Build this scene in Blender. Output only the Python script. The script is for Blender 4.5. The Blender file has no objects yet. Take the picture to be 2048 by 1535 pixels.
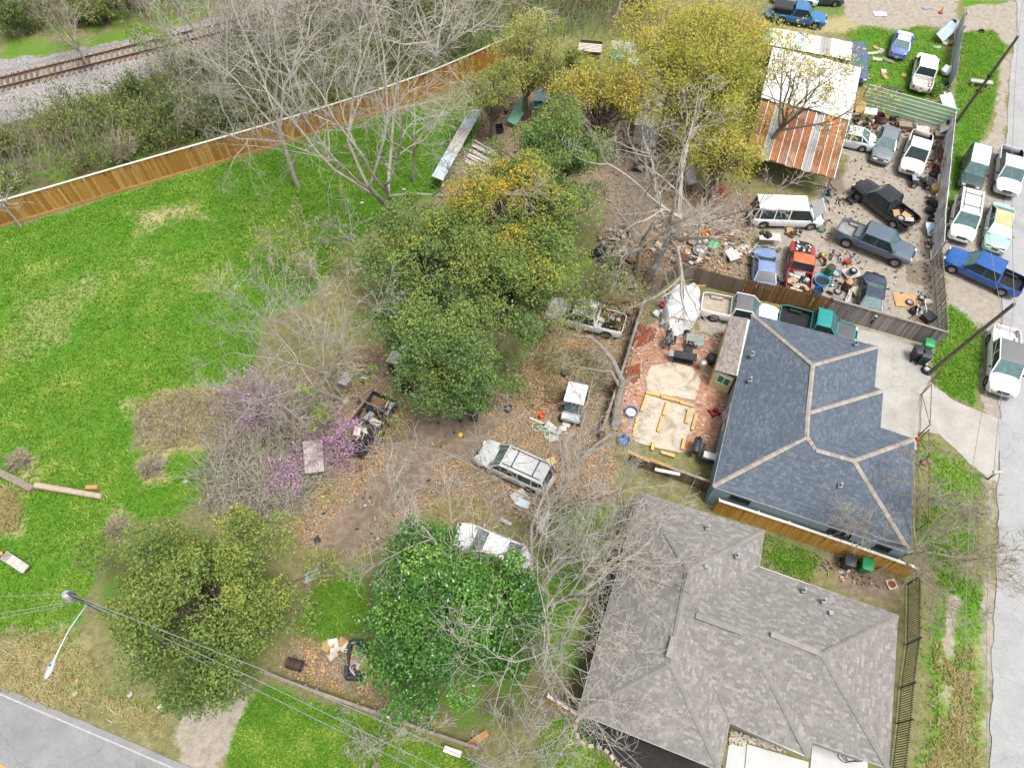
import bpy, math, random
import numpy as np
from mathutils import Vector, Matrix

# ------------------------------------------------------------------ camera, sky, sun, exposure
sc = bpy.context.scene
COL = sc.collection
H, TILT, FPX = 42.2, math.radians(58), 1420.0
cam = bpy.data.objects.new('camera', bpy.data.cameras.new('camera'))
cam.data.sensor_width = 36.0
cam.data.lens = FPX / 2048 * 36.0
cam.data.clip_end = 2000
cam.location = (0, 0, H)
cam.rotation_euler = (math.pi / 2 - TILT, 0, 0)
COL.objects.link(cam); sc.camera = cam

SUN_EL, SUN_AZ = math.radians(70), math.radians(130)      # compass-like: from +Y clockwise
world = bpy.data.worlds.new('World'); sc.world = world; world.use_nodes = True
wn = world.node_tree; wn.nodes.clear()
sky = wn.nodes.new('ShaderNodeTexSky'); sky.sky_type = 'NISHITA'; sky.sun_disc = False
sky.sun_elevation = SUN_EL; sky.sun_rotation = SUN_AZ
sky.air_density = 1.0; sky.dust_density = 4.0; sky.ozone_density = 1.0
hs = wn.nodes.new('ShaderNodeHueSaturation'); hs.inputs['Saturation'].default_value = 0.22
bgn = wn.nodes.new('ShaderNodeBackground'); bgn.inputs['Strength'].default_value = 0.095
wo = wn.nodes.new('ShaderNodeOutputWorld')
wn.links.new(sky.outputs[0], hs.inputs['Color']); wn.links.new(hs.outputs[0], bgn.inputs['Color'])
wn.links.new(bgn.outputs[0], wo.inputs['Surface'])
sl = bpy.data.lights.new('sun', 'SUN'); sl.energy = 1.5; sl.angle = math.radians(18); sl.color = (1.0, 0.965, 0.91)
sun = bpy.data.objects.new('sun', sl); COL.objects.link(sun)
sd = Vector((math.sin(SUN_AZ) * math.cos(SUN_EL), math.cos(SUN_AZ) * math.cos(SUN_EL), math.sin(SUN_EL)))
sun.rotation_euler = sd.to_track_quat('Z', 'Y').to_euler(); sun.location = sd * 120
vs = sc.view_settings
vs.view_transform = 'Standard'; vs.look = 'None'; vs.gamma = 1.0; vs.use_curve_mapping = False; vs.exposure = 1.36
sc.cycles.max_bounces = 6; sc.cycles.transparent_max_bounces = 6; sc.cycles.use_denoising = True

# ------------------------------------------------------------------ helpers
R = random.Random(7)
NR = np.random.default_rng(11)
cT, sT = math.cos(TILT), math.sin(TILT)
def G(u, v, z=0.0):
    """place seen at (u,v) of the 2048x1535 photograph, at height z"""
    a = (u - 1024) / FPX; b = (v - 767.5) / FPX
    dx, dy, dz = a, cT - b * sT, -sT - b * cT
    t = (H - z) / -dz
    return Vector((dx * t, dy * t, z))
def GA(pts, z=0.0): return [G(u, v, z) for u, v in pts]

def tag(o, label=None, cat=None, group=None, kind=None):
    if label: o['label'] = label
    if cat: o['category'] = cat
    if group: o['group'] = group
    if kind: o['kind'] = kind
    return o
def thing(name, label, cat, loc=(0, 0, 0), rz=0.0, group=None):
    o = bpy.data.objects.new(name, None); COL.objects.link(o); o.empty_display_size = 0.2
    o.location = loc; o.rotation_euler = (0, 0, rz)
    return tag(o, label, cat, group)
def inst(name, me, parent=None, loc=(0, 0, 0), rot=(0, 0, 0), scale=(1, 1, 1)):
    o = bpy.data.objects.new(name, me); COL.objects.link(o)
    o.location = loc; o.rotation_euler = rot; o.scale = scale
    if parent is not None: o.parent = parent
    return o

class MB:
    def __init__(s): s.v = []; s.f = []; s.m = []
    def add(s, vs_, fs, mi=0):
        n = len(s.v); s.v.extend([tuple(p) for p in vs_])
        for f in fs: s.f.append(tuple(i + n for i in f)); s.m.append(mi)
        return s
    def box(s, x0, x1, y0, y1, z0, z1, mi=0, M=None):
        p = [Vector(q) for q in ((x0,y0,z0),(x1,y0,z0),(x1,y1,z0),(x0,y1,z0),(x0,y0,z1),(x1,y0,z1),(x1,y1,z1),(x0,y1,z1))]
        if M is not None: p = [M @ q for q in p]
        return s.add(p, [(0,3,2,1),(4,5,6,7),(0,1,5,4),(1,2,6,5),(2,3,7,6),(3,0,4,7)], mi)
    def cbox(s, c, sx, sy, sz, mi=0, rz=0, rx=0, ry=0):
        M = Matrix.Translation(c) @ Matrix.Rotation(rz, 4, 'Z') @ Matrix.Rotation(ry, 4, 'Y') @ Matrix.Rotation(rx, 4, 'X')
        return s.box(-sx/2, sx/2, -sy/2, sy/2, -sz/2, sz/2, mi, M)
    def bevbox(s, c, sx, sy, sz, b=0.03, mi=0, rz=0, rx=0, ry=0, taper=1.0):
        M = Matrix.Translation(c) @ Matrix.Rotation(rz, 4, 'Z') @ Matrix.Rotation(ry, 4, 'Y') @ Matrix.Rotation(rx, 4, 'X')
        def ring(hx, hy, z, bb):
            return [M @ Vector(q) for q in ((-hx+bb,-hy,z),(hx-bb,-hy,z),(hx,-hy+bb,z),(hx,hy-bb,z),(hx-bb,hy,z),(-hx+bb,hy,z),(-hx,hy-bb,z),(-hx,-hy+bb,z))]
        hx, hy, hz = sx/2, sy/2, sz/2
        rs = [ring(hx*taper-b*.7, hy*taper-b*.7, -hz, b*.6), ring(hx*taper, hy*taper, -hz+b, b), ring(hx, hy, hz-b, b), ring(hx-b*.7, hy-b*.7, hz, b*.6)]
        return s.loft(rs, True, True, mi)
    def loft(s, rings, closed=True, caps=False, mi=0):
        n = len(rings[0]); vs_ = [p for r in rings for p in r]; fs = []
        for i in range(len(rings) - 1):
            for j in range(n if closed else n - 1):
                k = (j + 1) % n
                fs.append((i*n+j, i*n+k, (i+1)*n+k, (i+1)*n+j))
        if caps:
            fs.append(tuple(reversed(range(n)))); fs.append(tuple((len(rings)-1)*n + j for j in range(n)))
        return s.add(vs_, fs, mi)
    def beam(s, a, b, w, h, mi=0, up=(0, 0, 1)):
        a = Vector(a); b = Vector(b); d = (b - a); L = d.length; d.normalize()
        up = Vector(up); x = d.cross(up)
        if x.length < 1e-4: x = d.cross(Vector((1, 0, 0)))
        x.normalize(); z = x.cross(d)
        r = lambda p: [p + x*w/2 - z*h/2, p + x*w/2 + z*h/2, p - x*w/2 + z*h/2, p - x*w/2 - z*h/2]
        return s.loft([r(a), r(b)], True, True, mi)
    def tube(s, pts, rad, n=6, mi=0, caps=True):
        pts = [Vector(p) for p in pts]
        if not isinstance(rad, (list, tuple)): rad = [rad] * len(pts)
        rings = []; px = None
        for i, p in enumerate(pts):
            d = (pts[min(i+1, len(pts)-1)] - pts[max(i-1, 0)]).normalized()
            x = px - d * px.dot(d) if px is not None else d.orthogonal()
            if x.length < 1e-5: x = d.orthogonal()
            x.normalize(); px = x; y = d.cross(x)
            rings.append([p + (x*math.cos(2*math.pi*k/n) + y*math.sin(2*math.pi*k/n)) * rad[i] for k in range(n)])
        return s.loft(rings, True, caps, mi)
    def lathe(s, prof, n=16, c=(0, 0, 0), axis='Z', mi=0, caps=True, M=None):
        rings = []
        for r, h in prof:
            ring = []
            for k in range(n):
                a = 2*math.pi*k/n; q = (r*math.cos(a), r*math.sin(a), h)
                if axis == 'Y': q = (q[0], q[2], -q[1])
                if axis == 'X': q = (q[2], q[0], q[1])
                p = Vector(q) + Vector(c)
                ring.append(M @ p if M is not None else p)
            rings.append(ring)
        return s.loft(rings, True, caps, mi)
    def prism(s, poly, z0, z1, mi=0, mi_side=None):
        n = len(poly); b = [(p[0], p[1], z0) for p in poly]; t = [(p[0], p[1], z1) for p in poly]
        s.add(b + t, [tuple(range(n, 2*n))], mi)
        return s.add(b + t, [(i, (i+1) % n, n+(i+1) % n, n+i) for i in range(n)], mi if mi_side is None else mi_side)
    def poly(s, pts, mi=0): return s.add(pts, [tuple(range(len(pts)))], mi)
    def slab(s, pts, th, mi=0):
        """polygon in 3-D given thickness th downwards"""
        n = len(pts); t = [Vector(p) for p in pts]; b = [p - Vector((0, 0, th)) for p in t]
        return s.add(t + b, [tuple(range(n)), tuple(reversed(range(n, 2*n)))] + [((i+1) % n, i, n+i, n+(i+1) % n) for i in range(n)], mi)
    def blob(s, c, rx, ry, rz, n=10, m=6, rough=0.15, mi=0, rnd=None, flat=True):
        rnd = rnd or R; rings = []; ph = [rnd.uniform(0, 6.28) for _ in range(6)]
        for i in range(m + 1):
            t = math.pi * i / m; ring = []
            for k in range(n):
                a = 2*math.pi*k/n
                f = 1 + rough*(math.sin(2*a+ph[0]+t*2)*.5 + math.sin(3*a+ph[1]-t*3)*.4 + rnd.uniform(-.35, .35))
                if i in (0, m): f = 1
                z = math.cos(math.pi - t)
                if flat: z = (z + 1) / 2
                ring.append((c[0]+rx*f*math.sin(t)*math.cos(a), c[1]+ry*f*math.sin(t)*math.sin(a), c[2]+rz*z*(f if 0 < i < m else 1)))
            rings.append(ring)
        return s.loft(rings, True, False, mi)
    def mesh(s, name, mats, smooth=False):
        me = bpy.data.meshes.new(name); me.from_pydata(s.v, [], s.f)
        for m in (mats if isinstance(mats, (list, tuple)) else [mats]): me.materials.append(m)
        if any(s.m): me.polygons.foreach_set('material_index', s.m)
        if smooth:
            me.polygons.foreach_set('use_smooth', [True]*len(me.polygons))
            if smooth != 'all' and hasattr(me, 'set_sharp_from_angle'): me.set_sharp_from_angle(angle=math.radians(38))
        me.update(); return me
    def build(s, name, mats, parent=None, smooth=False, loc=(0, 0, 0), rot=(0, 0, 0)):
        return inst(name, s.mesh(name, mats, smooth), parent, loc, rot)

def fast_mesh(name, V, F, mat, attr=None, smooth=False):
    """V (n,3) array, F (m,k) equal-size faces"""
    V = np.asarray(V, np.float32); F = np.asarray(F, np.int32)
    me = bpy.data.meshes.new(name); k = F.shape[1]
    me.vertices.add(len(V)); me.vertices.foreach_set('co', V.ravel())
    me.loops.add(F.size); me.loops.foreach_set('vertex_index', F.ravel())
    me.polygons.add(len(F)); me.polygons.foreach_set('loop_start', np.arange(0, F.size, k, dtype=np.int32))
    me.polygons.foreach_set('loop_total', np.full(len(F), k, np.int32))
    me.polygons.foreach_set('use_smooth', np.full(len(F), bool(smooth)))
    for m in (mat if isinstance(mat, (list, tuple)) else [mat]): me.materials.append(m)
    me.update(calc_edges=True)
    if attr is not None:
        for an, arr in attr.items():
            arr = np.asarray(arr, np.float32)
            if arr.ndim == 1:
                a = me.attributes.new(an, 'FLOAT', 'POINT'); a.data.foreach_set('value', arr)
            else:
                a = me.attributes.new(an, 'FLOAT_COLOR', 'POINT'); a.data.foreach_set('color', arr.ravel())
    return me

# ------------------------------------------------------------------ materials
def sock(n, name): return n.inputs[name]
class NT:
    def __init__(s, name):
        s.mat = bpy.data.materials.new(name); s.mat.use_nodes = True
        s.t = s.mat.node_tree; s.t.nodes.clear()
        s.out = s.t.nodes.new('ShaderNodeOutputMaterial'); s.geo = None
    def n(s, typ, **kw):
        nd = s.t.nodes.new('ShaderNode' + typ)
        for k, v in kw.items(): setattr(nd, k, v)
        return nd
    def l(s, a, b): s.t.links.new(a, b)
    def pos(s):
        if s.geo is None: s.geo = s.n('NewGeometry')
        return s.geo.outputs['Position']
    def noise(s, scale, detail=4, rough=.6, vec=None, dist=0):
        nd = s.n('TexNoise'); nd.inputs['Scale'].default_value = scale; nd.inputs['Detail'].default_value = detail
        nd.inputs['Roughness'].default_value = rough; nd.inputs['Distortion'].default_value = dist
        s.l(vec or s.pos(), nd.inputs['Vector']); return nd.outputs['Fac']
    def ramp(s, fac, stops, interp='LINEAR'):
        nd = s.n('ValToRGB'); cr = nd.color_ramp; cr.interpolation = interp
        while len(cr.elements) < len(stops): cr.elements.new(.5)
        for e, (p, c) in zip(cr.elements, stops): e.position = p; e.color = (*c, 1) if len(c) == 3 else c
        s.l(fac, nd.inputs[0]); return nd.outputs[0]
    def math(s, op, a, b=None, clamp=False):
        nd = s.n('Math', operation=op, use_clamp=clamp)
        for i, x in enumerate((a, b)):
            if x is None: continue
            if isinstance(x, (int, float)): nd.inputs[i].default_value = x
            else: s.l(x, nd.inputs[i])
        return nd.outputs[0]
    def mix(s, fac, a, b, typ='MIX'):
        nd = s.n('Mix', data_type='RGBA', blend_type=typ)
        for i, x in ((0, fac), (6, a), (7, b)):
            if isinstance(x, (int, float)): nd.inputs[i].default_value = x
            elif isinstance(x, (tuple, list)): nd.inputs[i].default_value = (*x, 1) if len(x) == 3 else x
            else: s.l(x, nd.inputs[i])
        return nd.outputs[2]
    def bsdf(s, color, rough=.7, metal=0, spec=.4, bump=None, bstr=.3, bdist=.02, coat=0):
        b = s.n('BsdfPrincipled')
        if isinstance(color, (tuple, list)): b.inputs['Base Color'].default_value = (*color, 1)
        else: s.l(color, b.inputs['Base Color'])
        if isinstance(rough, (int, float)): b.inputs['Roughness'].default_value = rough
        else: s.l(rough, b.inputs['Roughness'])
        b.inputs['Metallic'].default_value = metal; b.inputs['Specular IOR Level'].default_value = spec
        if coat: b.inputs['Coat Weight'].default_value = coat; b.inputs['Coat Roughness'].default_value = .08
        if bump is not None:
            bn = s.n('Bump'); bn.inputs['Strength'].default_value = bstr; bn.inputs['Distance'].default_value = bdist
            s.l(bump, bn.inputs['Height']); s.l(bn.outputs[0], b.inputs['Normal'])
        s.l(b.outputs[0], s.out.inputs[0]); return b
    def objrand(s): return s.n('ObjectInfo').outputs['Random']

_MC = {}
def lum(c, f): return tuple(min(1, x * f) for x in c)
def mat(name, c, c2=None, rough=.75, metal=0, scale=3.0, vary=.12, bump=.25, bscale=None, spec=.35, coat=0, dirt=None):
    """surface whose colour wanders between c and c2 with noise; each object a little lighter or darker"""
    if name in _MC: return _MC[name]
    t = NT(name); c2 = c2 or lum(c, .72)
    f = t.noise(scale, 6, .65)
    col = t.ramp(f, [(.32, c2), (.68, c)])
    if dirt:
        d = t.ramp(t.noise(scale*.45, 8, .7, dist=.6), [(.48, (0, 0, 0)), (.66, (1, 1, 1))])
        col = t.mix(d, col, dirt)
    if vary:
        v = t.math('MULTIPLY_ADD', t.objrand(), 2*vary); v.node.inputs[2].default_value = 1 - vary
        hsv = t.n('HueSaturation'); t.l(v, hsv.inputs['Value']); t.l(col, hsv.inputs['Color']); col = hsv.outputs[0]
    b = t.noise(bscale or scale*9, 3) if bump else None
    t.bsdf(col, rough, metal, spec, b, bump, .02, coat)
    _MC[name] = t.mat; return t.mat
def paint(name, c, rough=.28, dirt=.25, dcol=(.16, .14, .115), metal=0.0):
    if name in _MC: return _MC[name]
    t = NT(name)
    d = t.ramp(t.noise(1.7, 8, .75, dist=.4), [(.42, (0, 0, 0)), (.75, (1, 1, 1))])
    col = t.mix(t.math('MULTIPLY', d, dirt), c, dcol)
    r = t.math('MULTIPLY_ADD', d, .35); r.node.inputs[2].default_value = rough
    t.bsdf(col, r, metal, .5, coat=.5)
    _MC[name] = t.mat; return t.mat
def attr_mat(name, stops, attr='tint', rough=.8, bump=.3, bscale=30, grain=.15, transl=0, spec=.3, nscale=None):
    """colour from a per-vertex number (which leaf, which shingle) through a ramp"""
    if name in _MC: return _MC[name]
    t = NT(name)
    a = t.n('Attribute', attribute_name=attr).outputs['Fac']
    if nscale:
        nz = t.math('MULTIPLY_ADD', t.noise(nscale, 3), .7); nz.node.inputs[2].default_value = -.35
        a = t.math('ADD', a, nz, True)
    col = t.ramp(a, stops)
    if grain: col = t.mix(grain, col, t.ramp(t.noise(bscale, 2), [(.3, (0, 0, 0)), (.7, (1, 1, 1))]), 'OVERLAY')
    b = t.bsdf(col, rough, 0, spec, t.noise(bscale, 2) if bump else None, bump, .01)
    if transl:
        tr = t.n('BsdfTranslucent'); t.l(col, tr.inputs['Color'])
        mx = t.n('MixShader'); mx.inputs[0].default_value = transl
        t.l(b.outputs[0], mx.inputs[1]); t.l(tr.outputs[0], mx.inputs[2]); t.l(mx.outputs[0], t.out.inputs[0])
    _MC[name] = t.mat; return t.mat
def rand_mat(name, stops, rough=.8, bump=.3, bscale=30, grain=.15, streak=None, spec=.3):
    """colour picked per object from a ramp; optional vertical streaks"""
    if name in _MC: return _MC[name]
    t = NT(name); col = t.ramp(t.objrand(), stops)
    if grain: col = t.mix(grain, col, t.ramp(t.noise(bscale, 2), [(.3, (0, 0, 0)), (.7, (1, 1, 1))]), 'OVERLAY')
    if streak:
        mp = t.n('Mapping'); mp.inputs['Scale'].default_value = (1, 1, .12); t.l(t.pos(), mp.inputs[0])
        sfac = t.ramp(t.noise(6, 5, .7, mp.outputs[0]), [(.35, (0, 0, 0)), (.7, (1, 1, 1))])
        col = t.mix(t.math('MULTIPLY', sfac, .6), col, streak)
    t.bsdf(col, rough, 0, spec, t.noise(bscale, 2) if bump else None, bump, .01)
    _MC[name] = t.mat; return t.mat

m_black = mat('black_plastic', (.022, .022, .024), (.012, .012, .013), .5)
m_dark = mat('dark_underside', (.02, .02, .02), (.01, .01, .01), .9, bump=0)
m_rubber = mat('tyre_rubber', (.03, .03, .031), (.018, .018, .018), .85)
m_alloy = mat('wheel_alloy', (.42, .43, .45), (.2, .2, .21), .35, .8, bump=0)
m_chrome = mat('chrome', (.6, .61, .63), (.4, .4, .4), .22, .9, bump=0)
m_steel = mat('galvanised_steel', (.46, .48, .5), (.3, .32, .34), .45, .6)
m_rust = mat('rusty_steel', (.16, .065, .03), (.07, .035, .022), .85)
m_wood_new = mat('new_lumber', (.5, .36, .14), (.4, .27, .1), .8)
m_wood_old = mat('weathered_wood', (.26, .22, .18), (.14, .12, .1), .9)
m_wood_brown = mat('brown_wood', (.2, .12, .06), (.1, .06, .035), .85)
m_grimy = mat('grimy_white', (.46, .44, .4), (.3, .28, .25), .8, scale=4)
m_white = mat('white_paint', (.62, .62, .61), (.48, .48, .47), .5)
m_conc = mat('concrete', (.5, .48, .45), (.34, .32, .29), .9, scale=1.5)
m_glass_dark = mat('tinted_glass', (.03, .045, .05), (.02, .03, .035), .1, vary=.2, bump=0, spec=.3)
m_glass_teal = mat('windscreen_glass', (.1, .165, .165), (.055, .1, .105), .1, vary=.25, bump=0, spec=.25)
m_red_lamp = mat('red_lamp', (.45, .02, .02), (.3, .01, .01), .2, bump=0, coat=.5)
m_clear_lamp = mat('clear_lamp', (.55, .57, .55), (.4, .42, .4), .15, bump=0, coat=.5)
m_blue_plastic = mat('blue_plastic', (.02, .13, .42), (.015, .09, .3), .4)
m_green_plastic = mat('green_plastic', (.015, .2, .085), (.01, .13, .055), .45)
m_red_plastic = mat('red_plastic', (.5, .03, .03), (.35, .02, .02), .4)
m_tarp = mat('white_tarp', (.68, .69, .7), (.5, .52, .54), .45, bump=.5, bscale=6)
m_card = mat('cardboard', (.42, .27, .13), (.33, .2, .1), .9)
# ------------------------------------------------------------------ ground
def vnoise(x, y, seed=0):
    """smooth value noise in numpy, about -1..1"""
    r = np.random.default_rng(seed); T = r.uniform(-1, 1, (64, 64))
    xi = np.floor(x).astype(int); yi = np.floor(y).astype(int); fx = x - xi; fy = y - yi
    fx = fx*fx*(3-2*fx); fy = fy*fy*(3-2*fy)
    g = lambda a, b: T[a % 64, b % 64]
    return (g(xi, yi)*(1-fx)+g(xi+1, yi)*fx)*(1-fy) + (g(xi, yi+1)*(1-fx)+g(xi+1, yi+1)*fx)*fy
def fbm(x, y, sc_, seed=0, o=4):
    return sum(vnoise(x*sc_*2**k+17.3*k, y*sc_*2**k-9.1*k, seed+k)*.5**k for k in range(o)) / 1.6
def sdist(px, py, poly):
    """signed distance (inside positive) of points to polygon"""
    P = np.array([(p[0], p[1]) for p in poly]); n = len(P)
    d2 = np.full(px.shape, 1e9); ins = np.zeros(px.shape, bool)
    for i in range(n):
        a, b = P[i], P[(i+1) % n]; e = b - a
        wx, wy = px-a[0], py-a[1]; t = np.clip((wx*e[0]+wy*e[1])/(e@e+1e-12), 0, 1)
        d2 = np.minimum(d2, (wx-e[0]*t)**2+(wy-e[1]*t)**2)
        c = ((a[1] <= py) & (b[1] > py)) | ((b[1] <= py) & (a[1] > py))
        with np.errstate(divide='ignore', invalid='ignore'):
            xx = a[0]+(py-a[1])/(b[1]-a[1]+1e-15)*e[0]
        ins ^= c & (px < xx)
    return np.where(ins, 1, -1)*np.sqrt(d2)

LAWN = [(-30,470),(200,402),(540,295),(760,232),(975,190),(930,300),(880,372),(790,430),(715,480),(650,570),(520,640),(520,740),(440,790),(270,830),(262,900),(440,905),(430,960),(380,1030),(230,1060),(200,1130),(160,1240),(60,1262),(-40,1262)]
VERGE = [(1905,250),(1925,60),(1990,52),(2012,80),(2000,160),(1985,240),(1960,290),(1930,300),(1915,420),(1898,470),(1886,480)]
VERGE2 = [(1868,690),(1886,600),(1930,620),(1970,650),(1972,690),(1955,770),(1950,815),(1900,795),(1862,770)]
VERGE3 = [(1835,870),(1880,872),(1940,925),(1985,960),(1978,1100),(1978,1535),(1830,1545),(1835,1300),(1850,1150),(1838,1000)]
LAYERS = [  # channel, polygon, softness m, warp m, strength
  ('lush', LAWN, .8, .7, 1), ('lush', [(450,1545),(470,1440),(530,1370),(760,1440),(960,1520),(960,1560),(440,1560)], .5, .4, 1),
  ('lush', [(1530,1065),(1640,1110),(1620,1170),(1540,1150),(1515,1130)], .7, .5, .6), ('lush', [(1090,1440),(1150,1420),(1200,1500),(1250,1560),(1060,1560)], .8, .5, .8),
  ('lush', [(1700,55),(1800,40),(1890,60),(1905,190),(1830,200),(1720,170),(1680,80)], .9, .7, .8), ('lush', [(1520,10),(1620,0),(1700,0),(1690,40),(1560,60)], .9, .6, .5),
  ('lush', [(1090,980),(1230,1010),(1210,1150),(1180,1350),(1080,1380),(1060,1200)], 1.2, .8, .6), ('lush', VERGE, .5, .4, 1), ('lush', VERGE2, .5, .5, .95), ('lush', VERGE3, .9, 1.0, .72),
  ('lush', [(620,1180),(720,1120),(730,1260),(650,1290),(590,1260)], .9, .7, .8), ('lush', [(350,1360),(380,1290),(520,1310),(470,1370),(300,1400),(250,1370)], 1, .8, .5),
  ('lush', [(0,60),(150,75),(330,40),(400,30),(250,100),(120,115),(0,125)], 1, .8, .6), ('lush', [(1160,690),(1240,700),(1210,790),(1120,800)], 1, .8, .35),
  ('lush', [(1920,0),(2020,0),(2010,8),(1930,14)], .5, .3, .9), ('lush', [(600,1060),(660,960),(720,900),(660,1000)], .6, .6, .5),
  ('lush', [(1085,20),(1240,10),(1330,30),(1240,90),(1120,80)], 1.2, 1.2, .42),
  ('dry', [(-20,600),(150,520),(330,505),(480,540),(470,600),(250,590),(130,690),(-20,740)], 2.4, 2.0, .48), ('dry', [(250,425),(400,400),(410,435),(280,455)], 1, .8, .75), ('dry', [(330,690),(430,640),(500,600),(510,660),(430,720)], 1.5, 1, .35),
  ('dry', [(-20,1250),(130,1262),(210,1340),(350,1410),(340,1490),(200,1445),(-20,1375)], 1.0, 1.6, .48), ('lush', [(150,1330),(330,1380),(380,1430),(300,1450),(180,1410),(120,1360)], 1, 1., .6), ('lush', [(-20,1240),(150,1250),(150,1300),(40,1300),(-20,1290)], .9, 1., .6), ('dry', [(265,800),(330,780),(520,770),(520,880),(300,900)], .9, .8, .9),
  ('dry', [(20,910),(80,900),(90,960),(20,970)], .5, .5, .9), ('dry', [(260,920),(340,900),(340,960),(280,970)], .5, .5, .8), ('dry', [(210,1010),(270,1030),(270,1090),(210,1090)], .5, .5, .7), ('dry', [(-20,960),(50,980),(40,1060),(-20,1070)], .6, .6, .8),
  ('dry', [(1860,1270),(1950,1300),(1970,1540),(1850,1540)], 1.4, 1.6, .55), ('dry', [(860,1010),(960,990),(1000,1060),(920,1060)], .7, .6, .7), ('dry', [(1540,40),(1720,30),(1720,60),(1600,75)], .8, .7, .7),
  ('leaf', [(560,790),(700,690),(800,690),(960,780),(1070,780),(1240,640),(1290,560),(1200,480),(1200,330),(1500,380),(1510,560),(1320,540),(1250,900),(1220,1000),(1000,1050),(880,1000),(760,1100),(620,1150),(560,1050),(640,960)], 1.0, 1.2, .85),
  ('leaf', [(540,1290),(600,1270),(720,1310),(860,1440),(840,1460),(560,1340)], .8, .6, .8), ('leaf', [(1420,780),(1470,780),(1440,960),(1400,950),(1430,850)], .4, .4, .7), ('leaf', [(330,1410),(420,1380),(520,1380),(430,1540),(370,1520)], .7, .7, .7),
  ('leaf', [(880,380),(990,200),(1120,150),(1290,250),(1210,420),(1000,460)], 1.5, 1, .9), ('leaf', [(1220,520),(1290,470),(1480,480),(1500,570),(1300,560)], .8, .8, .8),
  ('leaf', [(1120,640),(1240,670),(1215,770),(1080,830),(1020,760)], 1, .8, .9),
  ('dirt', [(940,825),(985,850),(965,900),(850,975),(765,1040),(705,1110),(645,1170),(600,1195),(588,1165),(650,1085),(720,985),(790,880),(850,835)], .6, .7, 1), ('dirt', [(1000,840),(960,870),(950,960),(860,1010),(900,880)], 1, .8, .6),
  ('dirt', [(1215,300),(1290,310),(1310,430),(1250,480),(1210,440)], .9, .7, .9), ('dirt', [(1310,420),(1500,400),(1510,470),(1330,480)], .9, .8, .8), ('dirt', [(1660,1110),(1790,1160),(1800,1210),(1690,1180)], .8, .6, .8), ('dirt', [(1130,1360),(1060,1400),(1080,1460),(1140,1440)], .8, .6, .8),
  ('dirt', [(1905,900),(1960,940),(1950,1120),(1900,1100)], .7, .6, .45), ('dirt', [(1160,1440),(1210,1330),(1290,990),(1270,985),(1150,1400)], .5, .4, .8),
  ('sand', [(1688,235),(1905,245),(1886,660),(1660,625),(1480,585),(1520,480),(1630,400),(1690,340)], .5, .5, .95), ('sand', [(1680,-20),(1925,-20),(1915,62),(1850,50),(1780,62),(1700,40)], .6, .6, .95), ('sand', [(1925,62),(1930,14),(2040,0),(2040,90),(2010,84),(1985,60)], .4, .4, 1),
  ('sand', [(1886,480),(1915,400),(1960,290),(1985,240),(2000,120),(2030,100),(2016,300),(2010,860),(1985,840),(1958,800),(1972,700),(1968,655),(1890,600)], .4, .5, .85),
  ('sand', [(1960,870),(2000,880),(1985,1535),(1972,1535),(1968,1200)], .4, .5, .7), ('sand', [(1893,1190),(1915,1190),(1905,1320),(1890,1310)], .3, .3, .9), ('sand', [(1885,1370),(1900,1370),(1893,1440),(1880,1420)], .3, .3, .8),
  ('sand', [(380,1540),(330,1480),(350,1420),(420,1375),(500,1370),(480,1430),(450,1500),(430,1550)], .4, .4, .9), ('sand', [(640,1310),(660,1310),(690,1360),(675,1368)], .25, .2, .8), ('sand', [(1640,625),(1870,690),(1850,760),(1750,700)], .4, .3, .9), ('sand', [(1400,600),(1480,630),(1450,680),(1400,660)], .3, .3, .9),
  ('ballast', [(-40,130),(200,92),(420,45),(560,0),(900,-40),(900,10),(560,60),(420,115),(250,170),(110,220),(-40,255)], .6, .7, 1),
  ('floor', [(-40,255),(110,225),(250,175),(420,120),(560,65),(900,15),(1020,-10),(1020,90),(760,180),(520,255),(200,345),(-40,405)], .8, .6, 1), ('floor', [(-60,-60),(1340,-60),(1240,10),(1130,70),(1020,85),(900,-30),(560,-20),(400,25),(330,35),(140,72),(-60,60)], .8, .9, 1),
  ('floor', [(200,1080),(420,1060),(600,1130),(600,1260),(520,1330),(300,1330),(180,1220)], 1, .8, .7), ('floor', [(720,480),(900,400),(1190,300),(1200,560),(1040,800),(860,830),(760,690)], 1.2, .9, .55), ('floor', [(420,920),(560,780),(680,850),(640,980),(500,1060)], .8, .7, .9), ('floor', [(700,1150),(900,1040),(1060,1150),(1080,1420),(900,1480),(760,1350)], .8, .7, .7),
  ('stain', [(905,858),(925,868),(800,975),(700,1080),(625,1172),(612,1165),(690,1068),(790,955)], .3, .25, .55), ('stain', [(960,880),(972,890),(850,990),(760,1060),(690,1130),(684,1118),(750,1048),(840,975)], .3, .25, .45), ('stain', [(930,830),(985,845),(975,880),(930,870)], .5, .4, .6), ('stain', [(1810,525),(1845,520),(1870,545),(1850,570),(1815,560)], .3, .4, 1), ('stain', [(1640,350),(1690,320),(1700,390),(1640,395)], .5, .5, .7), ('stain', [(1650,455),(1690,505),(1640,490)], .3, .3, .6), ('stain', [(1700,420),(1730,415),(1720,450)], .3, .3, .5),
  ('stain', [(1870,585),(1890,570),(1900,600),(1885,605)], .2, .2, .7), ('stain', [(1780,330),(1750,335),(1770,380)], .3, .3, .4),
]
CH = ['lush', 'dry', 'leaf', 'dirt', 'sand', 'ballast', 'floor', 'stain']
gx = np.concatenate([np.linspace(-600, -70, 12), np.arange(-62, 62.01, .36), np.linspace(70, 600, 12)])
gy = np.concatenate([np.linspace(-300, -8, 8), np.arange(-1, 80, .36), np.linspace(86, 900, 12)])
GX, GY = np.meshgrid(gx, gy); gxf, gyf = GX.ravel(), GY.ravel()
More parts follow.
